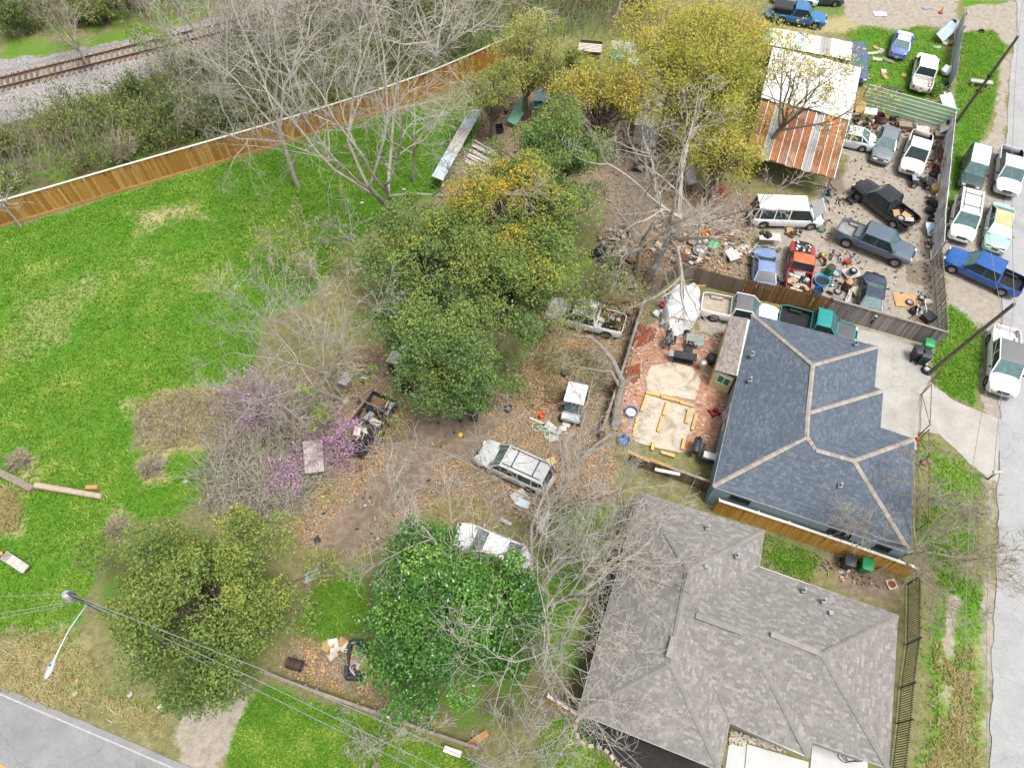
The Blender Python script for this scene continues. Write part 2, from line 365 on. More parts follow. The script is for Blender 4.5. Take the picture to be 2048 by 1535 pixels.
def weights(x, y):
    wx = fbm(x, y, .45, 3); wy = fbm(x, y, 1.7, 8, 3)
    W = {c: np.zeros(x.shape) for c in CH}
    for c, poly, soft, warp, st in LAYERS:
        pts = GA([(u, v) for u, v in poly]); P = np.array([(p.x, p.y) for p in pts])
        sel = (x > P[:, 0].min()-4) & (x < P[:, 0].max()+4) & (y > P[:, 1].min()-4) & (y < P[:, 1].max()+4)
        if not sel.any(): continue
        d = sdist(x[sel], y[sel], pts) + warp*(wx[sel]*1.3+wy[sel]*.6)
        W[c][sel] = np.maximum(W[c][sel], st*np.clip(.5+d/(2*soft), 0, 1))
    return W
W = weights(gxf, gyf)
far = (gyf > 76) | (np.abs(gxf) > 64)
W['floor'][far] = .8
gz = fbm(gxf, gyf, .25, 21)*.03 - .035
nyy, nxx = GX.shape
ii = (np.arange(nyy-1)[:, None]*nxx + np.arange(nxx-1)[None, :]).ravel()
GF = np.stack([ii, ii+1, ii+nxx+1, ii+nxx], 1)
t = NT('ground_soil')
A1 = t.n('Attribute', attribute_name='w1'); A2 = t.n('Attribute', attribute_name='w2')
s1 = t.n('SeparateColor'); t.l(A1.outputs['Color'], s1.inputs[0]); s2 = t.n('SeparateColor'); t.l(A2.outputs['Color'], s2.inputs[0])
chan = dict(lush=s1.outputs[0], dry=s1.outputs[1], leaf=s1.outputs[2], dirt=A1.outputs['Alpha'], sand=s2.outputs[0], ballast=s2.outputs[1], floor=s2.outputs[2], stain=A2.outputs['Alpha'])
nf = t.noise(2.2, 6, .72); nm = t.noise(.55, 5, .6); nx = t.noise(16, 4, .7); nl = t.n('TexVoronoi'); nl.inputs['Scale'].default_value = 14; t.l(t.pos(), nl.inputs['Vector'])
def wmask(ch, k=.9, sharp=3.2, nz=None):
    a = t.math('MULTIPLY_ADD', nz or nf, k); a.node.inputs[2].default_value = -.5*k
    a = t.math('ADD', chan[ch], a); a = t.math('SUBTRACT', a, .5); a = t.math('MULTIPLY', a, sharp)
    return t.math('ADD', a, .5, True)
col = t.ramp(nf, [(.3, (.12, .105, .06)), (.5, (.17, .17, .07)), (.7, (.26, .21, .13))])
grass = t.ramp(nx, [(.28, (.03, .09, .008)), (.5, (.075, .19, .014)), (.72, (.14, .28, .03))])
grass = t.mix(t.math('MULTIPLY', t.ramp(nm, [(.4, (0,0,0)), (.65, (1,1,1))]), .45), grass, (.15, .22, .04))
straw = t.ramp(nx, [(.3, (.24, .2, .09)), (.7, (.45, .39, .21))])
leafc = t.ramp(nl.outputs['Color'], [(.15, (.09, .06, .04)), (.4, (.18, .125, .075)), (.65, (.27, .195, .125)), (.9, (.34, .29, .22))])
leafc = t.mix(t.ramp(nf, [(.45, (0,0,0)), (.6, (.75, .75, .75))]), leafc, (.2, .17, .13))
dirtc = t.ramp(nf, [(.3, (.12, .09, .066)), (.55, (.215, .165, .122)), (.75, (.3, .24, .185))])
sandc = t.ramp(nf, [(.28, (.21, .175, .13)), (.5, (.3, .265, .22)), (.75, (.37, .335, .29))])
ball = t.ramp(nl.outputs['Color'], [(.1, (.13, .125, .12)), (.5, (.25, .24, .235)), (.9, (.4, .385, .375))])
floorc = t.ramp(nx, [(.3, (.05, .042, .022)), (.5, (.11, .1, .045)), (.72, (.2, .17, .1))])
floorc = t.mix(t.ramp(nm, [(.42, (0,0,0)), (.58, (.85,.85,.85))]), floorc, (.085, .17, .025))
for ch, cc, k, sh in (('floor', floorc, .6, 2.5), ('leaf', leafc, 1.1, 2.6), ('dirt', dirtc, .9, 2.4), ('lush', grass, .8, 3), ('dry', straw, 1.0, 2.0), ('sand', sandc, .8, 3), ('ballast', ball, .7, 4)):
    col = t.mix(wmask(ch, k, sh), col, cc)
col = t.mix(t.math('MULTIPLY', wmask('stain', .8, 3), .6), col, (.1, .075, .05))
t.bsdf(col, .95, 0, .1, t.math('ADD', nx, nl.outputs['Distance']), .7, .06)
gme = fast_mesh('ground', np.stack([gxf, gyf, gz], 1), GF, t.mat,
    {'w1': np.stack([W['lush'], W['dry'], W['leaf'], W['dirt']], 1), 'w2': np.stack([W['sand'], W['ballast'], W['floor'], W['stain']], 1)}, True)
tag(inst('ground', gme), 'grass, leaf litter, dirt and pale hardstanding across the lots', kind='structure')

def wat(ch_list, x, y):
    w = weights(np.atleast_1d(np.array(x, float)), np.atleast_1d(np.array(y, float)))
    return sum(w[c] for c in ch_list)

# ---- asphalt and concrete sheets with uneven edges
def ragged(poly, step=.5, amp=.12, seed=1, closed=True):
    out = []; n = len(poly)
    for i in range(n if closed else n-1):
        a, b = Vector(poly[i]), Vector(poly[(i+1) % n]); k = max(1, int((b-a).length/step))
        for j in range(k):
            p = a.lerp(b, j/k)
            o = amp*float(fbm(np.array([p.x]), np.array([p.y]), 1.3, seed)[0]); o2 = amp*float(fbm(np.array([p.x]), np.array([p.y]), 1.3, seed+9)[0])
            out.append((p.x+o, p.y+o2, p.z))
    return out
def asphalt(name, base, dark, crack=True):
    t = NT(name)
    c = t.ramp(t.noise(.6, 8, .7), [(.3, dark), (.7, base)])
    c = t.mix(.25, c, t.ramp(t.noise(40, 2), [(.3, (0,0,0)), (.7, (1,1,1))]), 'OVERLAY')
    if crack:
        v = t.n('TexVoronoi', feature='DISTANCE_TO_EDGE'); v.inputs['Scale'].default_value = .23
        mp = t.n('Mapping'); t.l(t.pos(), mp.inputs[0])
        wv = t.n('VectorMath', operation='ADD'); nn = t.n('TexNoise'); nn.inputs['Scale'].default_value = 1.2; t.l(t.pos(), nn.inputs['Vector'])
        t.l(t.pos(), wv.inputs[0]); t.l(nn.outputs['Color'], wv.inputs[1]); t.l(wv.outputs[0], v.inputs['Vector'])
        k = t.ramp(v.outputs['Distance'], [(.0, (1,1,1)), (.012, (0,0,0))])
        c = t.mix(t.math('MULTIPLY', k, .3), c, lum(dark, .5))
        c = t.mix(t.math('MULTIPLY', t.ramp(t.noise(.16, 8, .75, dist=1.2), [(.5, (0,0,0)), (.62, (1,1,1))]), .3), c, lum(dark, .72))
        c = t.mix(t.math('MULTIPLY', t.ramp(t.noise(.35, 6, .7), [(.55, (0,0,0)), (.7, (1,1,1))]), .35), c, lum(base, 1.25))
    t.bsdf(c, .9, 0, .2, t.noise(35, 3), .35, .02); return t.mat
m_road = asphalt('pale_asphalt', (.31, .31, .31), (.25, .25, .253))
m_street = asphalt('grey_asphalt', (.235, .235, .235), (.18, .18, .183))
m_drive = asphalt('old_concrete', (.37, .355, .33), (.27, .255, .23))
m_newconc = mat('new_concrete', (.41, .41, .405), (.35, .35, .345), .85, scale=1.2)
re = GA([(2030,-60),(2036,50),(2028,84),(2019,150),(2016,200),(2013,287),(2008,450),(2005,600),(2000,866),(1992,1157),(1988,1298),(1982,1440),(1979,1545),(1976,1640)], 0)
rd = (re[-1]-re[0]).normalized(); rn = Vector((-rd.y, rd.x, 0))
if rn.x < 0: rn = -rn
left = ragged(re, .4, .2, 4, False)
rt = [re[-1]+rn*9+rd*20, re[0]+rn*9-rd*30]
poly = [re[0]-rd*30] + [Vector(p) for p in left] + [re[-1], re[-1]+rd*20, *rt]
tag(MB().prism(list(reversed(poly)) , -.05, .012).build('road', m_road), 'pale cracked asphalt road along the right edge', kind='structure')
se = GA([(-140,1311),(0,1371),(96,1412),(193,1453),(290,1494),(385,1535),(520,1592)], 0)
sdv = (se[-1]-se[0]).normalized(); sn = Vector((sdv.y, -sdv.x, 0))
sl_ = [Vector(p) for p in ragged(se, .4, .08, 6, False)] + [se[-1]]
tag(MB().prism(sl_[::-1] + [se[0]+sn*14, se[-1]+sn*14], -.05, .012).build('street', m_street), 'grey asphalt street in the bottom left corner', kind='structure')
m_line_w = mat('white_road_paint', (.38, .38, .37), (.25, .25, .25), .8, scale=5, dirt=(.27, .27, .27)); m_line_y = mat('yellow_road_paint', (.62, .36, .04), (.48, .28, .05), .8, scale=5)
def road_line(name, off, w, m_, a=0., b=1.):
    pts = [p + sn*off for p in se]; mb = MB()
    for p, q in zip(pts[:-1], pts[1:]):
        mb.poly([p+Vector((0,0,.017)), q+Vector((0,0,.017)), q-sn*w*-1+Vector((0,0,.017)), p-sn*w*-1+Vector((0,0,.017))][::-1])
    o = mb.build(name, m_); o['kind'] = 'structure'; return o
road_line('edge_line', .3, .08, m_line_w); road_line('centre_line', 3.15, .12, m_line_y); road_line('centre_line', 3.42, .12, m_line_y)
dv = GA([(1640,628),(1700,652),(1760,668),(1838,697),(1855,720),(1862,765),(1905,798),(1960,825),(2003,838),(2000,880),(1996,962),(1980,960),(1940,925),(1880,868),(1835,862),(1835,900),(1700,890),(1560,800),(1560,700)], 0)
tag(MB().prism(ragged(dv, .5, .15, 12)[::-1], -.05, .006).build('driveway', m_drive), 'stained old concrete driveway beside the dark roofed house', kind='structure')
for k, pp in enumerate(([(1459,1478),(1492,1488),(1486,1560),(1448,1556)], [(1494,1487),(1617,1523),(1614,1580),(1488,1562)], [(1625,1478),(1735,1515),(1735,1600),(1617,1580)])):
    o = MB().prism(GA(pp)[::-1], -.05, .02).build('pavement', m_newconc); o['kind'] = 'structure'

# ---- railway
rA, rB = G(-20, 181), G(405, 75); rdir = (rB-rA).normalized(); rnn = Vector((-rdir.y, rdir.x, 0))
rang = math.atan2(rdir.y, rdir.x)
r0, Ltr = rA - rdir*14, 110
m_ballast_t = NT('ballast_stone')
v = m_ballast_t.n('TexVoronoi'); v.inputs['Scale'].default_value = 11; m_ballast_t.l(m_ballast_t.pos(), v.inputs['Vector'])
cc = m_ballast_t.ramp(v.outputs['Color'], [(.1, (.13, .125, .12)), (.5, (.25, .24, .235)), (.9, (.42, .4, .39))])
cc = m_ballast_t.mix(m_ballast_t.ramp(m_ballast_t.noise(.5, 6, .7), [(.45, (0,0,0)), (.7, (.7,.7,.7))]), cc, (.3, .25, .2))
m_ballast_t.bsdf(cc, .95, 0, .15, v.outputs['Distance'], 1., .08); m_ballast = m_ballast_t.mat
mb = MB(); rings = []
for k in range(60):
    c = r0 + rdir*(Ltr*k/59); j = .15*math.sin(k*1.7)
    rings.append([c+rnn*o+Vector((0,0,z)) for o, z in ((3.0+j, -.04), (1.75, .3), (-1.75, .3), (-3.0+j, -.04))])
tag(mb.loft(rings, False).build('ballast_bed', m_ballast), 'grey crushed stone bed under the railway track', kind='structure')
track = thing('railway_track', 'single railway track with rusty rails on wooden ties', 'railway track', r0+Vector((0,0,.3)), rang)
m_tie = rand_mat('railway_tie_wood', [(0, (.09, .06, .045)), (.5, (.16, .11, .08)), (1, (.22, .18, .14))], .95, .5, 12)
tie = MB().bevbox((0, 0, .03), .24, 2.6, .16, .015).mesh('tie', m_tie)
for k in range(200):
    x = .4+k*.53
    if x > Ltr-1: break
    inst('tie', tie, track, (x, R.uniform(-.06, .06), 0), (0, 0, R.uniform(-.03, .03)))
m_rail = mat('rail_steel', (.2, .1, .06), (.1, .055, .035), .6, .5, scale=2); m_railtop = mat('rail_running_top', (.5, .48, .46), (.35, .33, .31), .3, .8, bump=0)
for s_ in (-1, 1):
    y = s_*.75
    o = MB().box(0, Ltr, y-.07, y+.07, .11, .14).box(0, Ltr, y-.016, y+.016, .14, .24).box(0, Ltr, y-.04, y+.04, .24, .28).build('rail', m_rail, track)
    MB().box(0, Ltr, y-.032, y+.032, .281, .286).build('running_top', m_railtop, o)
# ------------------------------------------------------------------ fences
def boards(parent, a, b, h, bw, me_list, name='plank', jit=.02, lean=0., gap=.006, skip=0., ztop=None):
    """one object per board from a to b (world points), children of parent (at origin)"""
    d = b-a; L = d.length; n = max(1, int(L/bw)); ang = math.atan2(d.y, d.x); stp = L/n
    for k in range(n):
        if skip and R.random() < skip: continue
        p = a+d*((k+.5)/n)
        inst(name, R.choice(me_list), parent, (p.x, p.y, 0), (R.gauss(0, .012)+lean, R.gauss(0, .008), ang+R.gauss(0, .01)), ((stp-gap)/bw, 1, h+R.uniform(-jit, jit)))
def plank_mesh(name, bw, th, m_, dogear=False):
    mb = MB()
    if dogear:
        q = .025; x = bw/2
        f = [(-x,-th/2,0),(x,-th/2,0),(x,-th/2,.985),(x-q,-th/2,1),(-x+q,-th/2,1),(-x,-th/2,.985)]; bk = [(p[0], th/2, p[2]) for p in f]
        mb.add(f+bk, [tuple(range(6)), tuple(range(11, 5, -1))]+[((i+1)%6, i, 6+i, 6+(i+1)%6) for i in range(6)])
    else: mb.box(-bw/2, bw/2, -th/2, th/2, 0, 1)
    return mb.mesh(name, m_)
def wood_fence(label, pts, h, bw, m_, m_frame, cap=None, kick=False, side=1, dogear=False, post_every=2.4, lean=0., jit=.02, skip=0., group=None):
    f = thing('wooden_fence', label, 'fence', (0, 0, 0), 0, group)
    f.location = pts[0]; org = pts[0]
    P = [p-org for p in pts]; me = [plank_mesh('plank', bw, .02, m_, dogear)]
    for a, b in zip(P[:-1], P[1:]):
        boards(f, a, b, h, bw, me, 'plank', jit, lean, skip=skip)
        d = (b-a).normalized(); n = Vector((-d.y, d.x, 0))*side
        L = (b-a).length
        for z in (h*.16, h*.5, h*.84):
            MB().beam(a+n*.04+Vector((0,0,z)), b+n*.04+Vector((0,0,z)), .045, .09).build('rail', m_frame, f)
        for k in range(int(L/post_every)+1):
            q = a+d*min(L, k*post_every)+n*.13
            MB().box(-.05, .05, -.05, .05, 0, h+.02).build('post', m_frame, f, loc=q, rot=(0, 0, math.atan2(d.y, d.x)))
        if cap: MB().beam(a+Vector((0,0,h+.045)), b+Vector((0,0,h+.045)), .16, .05).build('cap_board', cap, f)
        if kick: MB().beam(a-n*.03+Vector((0,0,.12)), b-n*.03+Vector((0,0,.12)), .035, .24).build('kick_board', kick, f)
    return f
m_cedar = rand_mat('stained_cedar', [(0, (.27, .13, .026)), (.35, (.36, .185, .036)), (.7, (.42, .225, .05)), (.92, (.48, .3, .09)), (1, (.5, .34, .13))], .8, .35, 40, .12, (.2, .1, .03))
m_cedar2 = rand_mat('honey_cedar', [(0, (.5, .25, .045)), (.5, (.57, .3, .065)), (1, (.62, .36, .1))], .75, .3, 40, .1)
m_grey = rand_mat('grey_weathered_board', [(0, (.17, .15, .13)), (.5, (.27, .245, .22)), (1, (.36, .33, .3))], .95, .5, 30, .25, (.13, .12, .1))
m_brown = rand_mat('brown_stained_board', [(0, (.13, .065, .022)), (.5, (.2, .105, .037)), (1, (.26, .14, .055))], .9, .4, 30, .2, (.1, .055, .025))
m_oldb = rand_mat('old_brown_board', [(0, (.1, .075, .055)), (.5, (.17, .13, .1)), (1, (.25, .2, .16))], .95, .5, 30, .25)
m_kick = mat('kick_board_wood', (.44, .25, .1), (.33, .18, .07), .85)
m_caplight = mat('bleached_cap_wood', (.62, .58, .53), (.48, .44, .4), .85)
BF = GA([(-60,472),(0,455),(130,417),(260,378),(400,337),(520,302),(640,265),(760,226),(860,190),(930,160),(1000,128),(1040,110)])
wood_fence('long honey brown plank fence with pale cap between lawn and railway thicket', BF, 2.3, .2, m_cedar, m_wood_brown, m_caplight, m_kick, 1)
wood_fence('honey orange plank fence between the two houses, tall and new', GA([(1424,1022),(1560,1067),(1690,1112),(1810,1155)]), 1.75, .15, m_cedar2, m_wood_new, m_caplight, False, 1)
wood_fence('grey weathered board fence behind the green wheelie bin', GA([(1648,628),(1730,652),(1800,672),(1872,694)]), 1.75, .15, m_grey, m_wood_old, m_wood_old, False, 1, jit=.03, skip=.02)
wood_fence('brown stained board fence between white pickup and scrap yard', GA([(1478,590),(1560,608),(1648,628)]), 1.85, .15, m_brown, m_wood_brown, None, False, 1, jit=.03)
wood_fence('old dark plywood and board fence behind the white tarp heap', GA([(1288,606),(1350,556),(1478,590)]), 1.7, .6, m_oldb, m_wood_old, None, False, 1, jit=.05)
wood_fence('leaning grey board fence along the left of the brick patio', GA([(1284,620),(1262,690),(1243,752),(1222,815),(1200,880)]), 1.35, .16, m_grey, m_wood_old, m_wood_old, False, 1, jit=.08, lean=.05, skip=.06)
wood_fence('low brown board fence below the timber framed sand plot', GA([(1255,925),(1340,955),(1425,985)]), 1.3, .16, m_oldb, m_wood_old, m_wood_old, False, 1, jit=.05, lean=.04)
wood_fence('low grey board fence under the power lines by the street grass', GA([(540,1352),(640,1388),(760,1430),(870,1470),(960,1500)]), 1.0, .17, m_grey, m_wood_old, m_wood_old, False, 1, jit=.06, skip=.04)
wood_fence('short orange plank fence at the grey roof corner', GA([(1092,1400),(1150,1436)]), 1.75, .15, m_cedar2, m_wood_new, m_caplight, False, 1)

# corrugated sheet
def corr_mesh(name, w, l, m_, pitch=.15, amp=.025, rib=False):
    """sheet in local x (width, ridges across) and z (length)"""
    n = max(2, int(w/pitch)*4); vs_ = []; fs = []
    for i in range(n+1):
        x = -w/2+w*i/n
        y = amp*math.sin(2*math.pi*x/pitch) if not rib else (amp if (x % pitch) < pitch*.22 else 0)
        vs_ += [(x, y, 0), (x, y, l)]
    for i in range(n): fs.append((2*i, 2*i+2, 2*i+3, 2*i+1))
    return MB().add(vs_, fs).mesh(name, m_)
def sheet_fence(label, pts, h, pw, mats, pitch=.2, amp=.03, jit=.05, lean=0, rib=False, group=None):
    f = thing('metal_fence', label, 'fence', pts[0], 0, group); org = pts[0]
    mes = [corr_mesh('metal_panel', pw+.03, 1, m_, pitch, amp, rib) for m_ in mats]
    for a, b in zip(pts[:-1], pts[1:]):
        a = a-org; b = b-org; d = b-a; n = max(1, round(d.length/pw)); ang = math.atan2(d.y, d.x)
        for k in range(n):
            p = a+d*((k+.5)/n)
            inst('metal_panel', R.choice(mes), f, (p.x, p.y, .03*(k % 2)), (lean+R.gauss(0, .015), R.gauss(0, .01), ang+R.gauss(0, .02)), (d.length/n/pw, 1, h+R.uniform(-jit, jit)))
        nn = Vector((-d.y, d.x, 0)).normalized()
        for z in (h*.25, h*.8): MB().beam(a+nn*.07+Vector((0,0,z)), b+nn*.07+Vector((0,0,z)), .05, .09).build('rail', m_wood_old, f)
        for k in range(int(d.length/2.4)+1):
            q = a+d.normalized()*min(d.length, 2.4*k)+nn*.14
            MB().box(-.05, .05, -.05, .05, 0, h-.05).build('post', m_wood_old, f, loc=q)
    return f
m_corr = mat('corrugated_grey_metal', (.6, .62, .63), (.42, .43, .45), .5, .1, scale=1.3, dirt=(.3, .26, .22))
m_corrb = mat('blue_grey_metal', (.4, .48, .54), (.3, .36, .42), .5, .3, scale=1.2)
m_mint = mat('mint_green_metal', (.5, .66, .45), (.43, .58, .4), .5, .1, scale=1.2)
# lot fence, lower run and upper run
def ribbed_wall(name, label, cat, pts, h, m_, row=.36, seg=2.4, depth=.05):
    """rows of horizontally ribbed sheets between posts"""
    w = thing(name, label, cat, pts[0]); org = pts[0]
    for a, b in zip(pts[:-1], pts[1:]):
        a = a-org; b = b-org; d = b-a; n = max(1, round(d.length/seg)); L = d.length/n; ang = math.atan2(d.y, d.x)
        me = MB().add([(0, 0, 0), (L+.03, 0, 0), (L+.03, 0, row*.8), (0, 0, row*.8), (0, -depth, row*.84), (L+.03, -depth, row*.84), (L+.03, -depth, row*.96), (0, -depth, row*.96), (0, 0, row), (L+.03, 0, row)], [(0,1,2,3),(3,2,5,4),(4,5,6,7),(7,6,9,8)]).mesh('metal_panel', m_)
        for k in range(n):
            for j in range(int(h/row)): inst('metal_panel', me, w, a+d*(k/n)+Vector((0, 0, .05+j*row)), (R.gauss(0, .01), 0, ang+R.gauss(0, .006)))
            MB().box(-.05, .05, -.05, .05, 0, h).build('post', m_wood_old, w, loc=a+d*(k/n)+Vector((-d.y, d.x, 0)).normalized()*-.1, rot=(0, 0, ang))
    return w
ribbed_wall('metal_fence', 'long grey corrugated metal fence beside the scrap yard and parked cars', 'fence', GA([(1888,262),(1877,360),(1866,455),(1862,520)])[::-1], 2.2, m_corr, .3, 2.4, -.06)
sheet_fence('blue grey metal sheet fence with gaps beside the upper grass', GA([(1912,60),(1902,130),(1895,182)]), 1.9, .8, [m_corrb, m_corr], .2, .03, .12, .05)
# mint wall with horizontal ribs: panels laid sideways
gA, gB = G(1718, 212), G(1893, 262); gw = thing('metal_wall', 'mint green ribbed metal wall above the scrap heap', 'metal wall', gA)
d = gB-gA; ang = math.atan2(d.y, d.x); nP = 4
for k in range(6):
    z0 = .1+k*.36
    me = MB()
    L = d.length
    me.add([(0, 0, z0), (L, 0, z0), (L, 0, z0+.3), (0, 0, z0+.3), (0, -.05, z0+.31), (L, -.05, z0+.31), (L, -.05, z0+.35), (0, -.05, z0+.35), (0, 0, z0+.36), (L, 0, z0+.36)], [(0,1,2,3),(3,2,5,4),(4,5,6,7),(7,6,9,8)])
    me.build('metal_panel', m_mint, gw, rot=(0, 0, ang))
for k in range(4): MB().box(-.05, .05, .03, .13, 0, 2.2).build('post', m_wood_old, gw, loc=d*(k/3), rot=(0, 0, ang))
# slatted wooden gate continuing the lot fence
slat = thing('slat_gate', 'grey slatted wooden gate closing the lower right of the scrap yard', 'gate', G(1862, 522))
ga, gb = Vector((0,0,0)), G(1873, 690)-G(1862, 522); dd = (gb-ga); ang = math.atan2(dd.y, dd.x)
pm = plank_mesh('slat', .1, .02, m_grey)
boards(slat, ga, gb, 1.8, .13, [pm], 'slat', .06, .02, gap=.045)
for z in (.3, .95, 1.6): MB().beam(ga+Vector((.04,0,z)), gb+Vector((.04,0,z)), .05, .09).build('rail', m_wood_old, slat)

# black iron picket fence
m_iron = mat('black_iron', (.018, .02, .022), (.012, .012, .014), .45, .3)
ip = GA([(1814,1168),(1812,1288),(1800,1375),(1794,1446),(1782,1540),(1776,1600)])
irf = thing('iron_fence', 'black iron picket fence beside the grey roofed house', 'fence', ip[0]); org = ip[0]
pk = MB().box(-.016, .016, -.016, .016, .05, 1.72).mesh('picket', m_iron)
for a, b in zip(ip[:-1], ip[1:]):
    a = a-org; b = b-org; d = b-a; n = int(d.length/.125); ang = math.atan2(d.y, d.x)
    for k in range(1, n): p = a+d*(k/n); inst('picket', pk, irf, p, (0, 0, ang))
    for z in (.18, 1.5): MB().beam(a+Vector((0,0,z)), b+Vector((0,0,z)), .035, .035).build('rail', m_iron, irf)
    MB().box(-.035, .035, -.035, .035, 0, 1.8).box(-.045, .045, -.045, .045, 1.8, 1.83).build('post', m_iron, irf, loc=a, rot=(0, 0, ang))

# rusty pipe fence with wire along the driveway side
pf = GA([(1862,762),(1842,790),(1838,870)]); pf2 = GA([(1836,880),(1836,930),(1835,1000),(1833,1060)])
pw = thing('pipe_fence', 'rusty pipe frame fence with diagonal braces by the concrete driveway', 'fence', pf[0]); org = pf[0]
m_pipe = mat('rusty_pipe', (.13, .06, .035), (.07, .04, .025), .8)
seg = [p-org for p in pf+pf2]
for k, (a, b) in enumerate(zip(seg[:-1], seg[1:])):
    MB().tube([a, a+Vector((0,0,1.5))], .035, 6).build('post', m_pipe, pw)
    if k != 2:
        MB().tube([a+Vector((0,0,1.48)), b+Vector((0,0,1.48))], .025, 6).tube([a+Vector((0,0,.12)), b+Vector((0,0,.12))], .02, 6).build('rail', m_pipe, pw)
        MB().tube([a+Vector((0,0,.12)), b+Vector((0,0,1.48))], .02, 6).build('brace', m_pipe, pw)
MB().tube([seg[-1], seg[-1]+Vector((0,0,1.5))], .035, 6).build('post', m_pipe, pw)

# ------------------------------------------------------------------ houses
def clip_poly(sub, clip):
    """Sutherland-Hodgman, convex clip polygon (ccw), 2-D"""
    out = sub
    for i in range(len(clip)):
        a, b = clip[i], clip[(i+1) % len(clip)]; inp = out; out = []
        if not inp: return []
        side = lambda p: (b[0]-a[0])*(p[1]-a[1])-(b[1]-a[1])*(p[0]-a[0])
        for j in range(len(inp)):
            p, q = inp[j-1], inp[j]; sp, sq = side(p), side(q)
            if sq >= 0:
                if sp < 0: tt = sp/(sp-sq); out.append((p[0]+(q[0]-p[0])*tt, p[1]+(q[1]-p[1])*tt))
                out.append(q)
            elif sp >= 0: tt = sp/(sp-sq); out.append((p[0]+(q[0]-p[0])*tt, p[1]+(q[1]-p[1])*tt))
    return out
def shingle_faces(roof, faces, row, widths, m_obj, m_stuff, org, most=300, seed=3):
    """lay shingles row by row on each roof face; the nearest whole ones become objects"""
    rnd = random.Random(seed); V = []; F3 = []; F4 = []; T = []; whole = []
    th = .014
    meshes = [MB().add([(0,0,.002),(w-.008,0,.002),(w-.008,row*1.02,.001),(0,row*1.02,.001),(0,0,th),(w-.008,0,th),(w-.008,row*1.02,.004),(0,row*1.02,.004)],
              [(4,5,6,7),(0,1,5,4),(1,2,6,5),(3,0,4,7)]).mesh('shingle', m_obj) for w in widths]
    for allpts, sub in faces:
      for pts in sub:
        A = np.array([tuple(p) for p in allpts]); c = A.mean(0); _, _, vt = np.linalg.svd(A-c); n = Vector(vt[2])
        if n.z < 0: n = -n
        u = Vector((-n.y, n.x, 0)).normalized(); w_ = n.cross(u).normalized()
        if w_.z < 0: u, w_ = -u, -w_
        c = Vector(c); P2 = [((p-c).dot(u), (p-c).dot(w_)) for p in pts]
        area = sum(P2[i-1][0]*P2[i][1]-P2[i][0]*P2[i-1][1] for i in range(len(P2)))
        if area < 0: P2 = P2[::-1]
        u0, u1 = min(p[0] for p in P2), max(p[0] for p in P2); v0, v1 = min((p-c).dot(w_) for p in allpts), max(p[1] for p in P2)
        L3 = lambda a, b, h, c=c, u=u, w_=w_, n=n: c+u*a+w_*b+n*h
        y = v0
        while y < v1:
            x = u0-rnd.uniform(0, .3)
            while x < u1:
                k = rnd.randrange(len(widths)); w = widths[k]
                rect = [(x, y), (x+w-.008, y), (x+w-.008, y+row), (x, y+row)]
                cl = clip_poly(rect, P2)
                if len(cl) >= 3:
                    tint = rnd.random()
                    if len(cl) == 4 and all(abs(a-b) < 1e-6 for p, q in zip(sorted(cl), sorted(rect)) for a, b in zip(p, q)):
                        o = L3(x, y, 0); whole.append(((o-Vector((0, 0, H))).length, o, k, u, w_, n, rect, tint, L3))
                    else:
                        b0 = len(V)
                        for p in cl: V.append(tuple(L3(p[0], p[1], th-.018*(p[1]-y)/row))); T.append(tint)
                        F3 += [(b0, b0+i, b0+i+1) for i in range(1, len(cl)-1)]
                x += w
            y += row
    whole.sort(key=lambda q: q[0])
    for d_, o, k, u, w_, n, rect, tint, L3 in whole[:most]:
        ob = inst('shingle', meshes[k], roof); M = Matrix((u, w_, n)).transposed().to_4x4(); M.translation = o-org
        ob.matrix_local = M
    for d_, o, k, u, w_, n, rect, tint, L3 in whole[most:]:
        b0 = len(V); (x0, y0), (x1, _), (_, y1), _ = rect
        for a, b, h in ((x0,y0,.001),(x1,y0,.001),(x0,y0,th),(x1,y0,th),(x1,y1,.004),(x0,y1,.004),(x1,y1,.001),(x0,y1,.001)): V.append(tuple(L3(a, b, h))); T.append(tint)
        F3 += [(b0+2,b0+3,b0+4),(b0+2,b0+4,b0+5),(b0,b0+1,b0+3),(b0,b0+3,b0+2),(b0+1,b0+6,b0+4),(b0+1,b0+4,b0+3),(b0+7,b0,b0+2),(b0+7,b0+2,b0+5)]
    V = np.array(V)-np.array(tuple(org))
    o = inst('shingle_field', fast_mesh('shingle_field', V, F3, m_stuff, {'tint': T}), roof); o['kind'] = 'stuff'
def cap_row(roof, a, b, m_, org, w=.27, step=.26, name='ridge_cap', rnd=R, seam=.0):
    d = (b-a); L = d.length; n = int(L/step); d.normalize(); x = d.cross(Vector((0,0,1))).normalized()
    me = MB().add([(0,-w/2,-.035),(0,0,.02),(0,w/2,-.035),(step*1.04,-w/2,-.045),(step*1.04,0,.008),(step*1.04,w/2,-.045)], [(0,3,4,1),(1,4,5,2),(0,1,2)]).mesh(name, m_)
    for k in range(n):
        o = inst(name, me, roof); p = a+d*(L*k/n)-org+Vector((0,0,.045)); z = x.cross(d)
        M = Matrix((d, -x, z if z.z > 0 else -z)).transposed().to_4x4(); M.translation = p; o.matrix_local = M
def stopsA(): return [(0, (.067, .082, .105)), (.4, (.078, .095, .122)), (.75, (.09, .109, .138)), (1, (.112, .133, .163))]
def stopsB(): return [(0, (.15, .14, .132)), (.4, (.176, .164, .155)), (.75, (.2, .187, .177)), (1, (.245, .231, .22))]
m_sA_o = rand_mat('slate_blue_shingle', stopsA(), .9, .5, 60, .3); m_sA = attr_mat('slate_blue_shingle_field', stopsA(), rough=.9, bump=.5, bscale=60, grain=.3, nscale=.35)
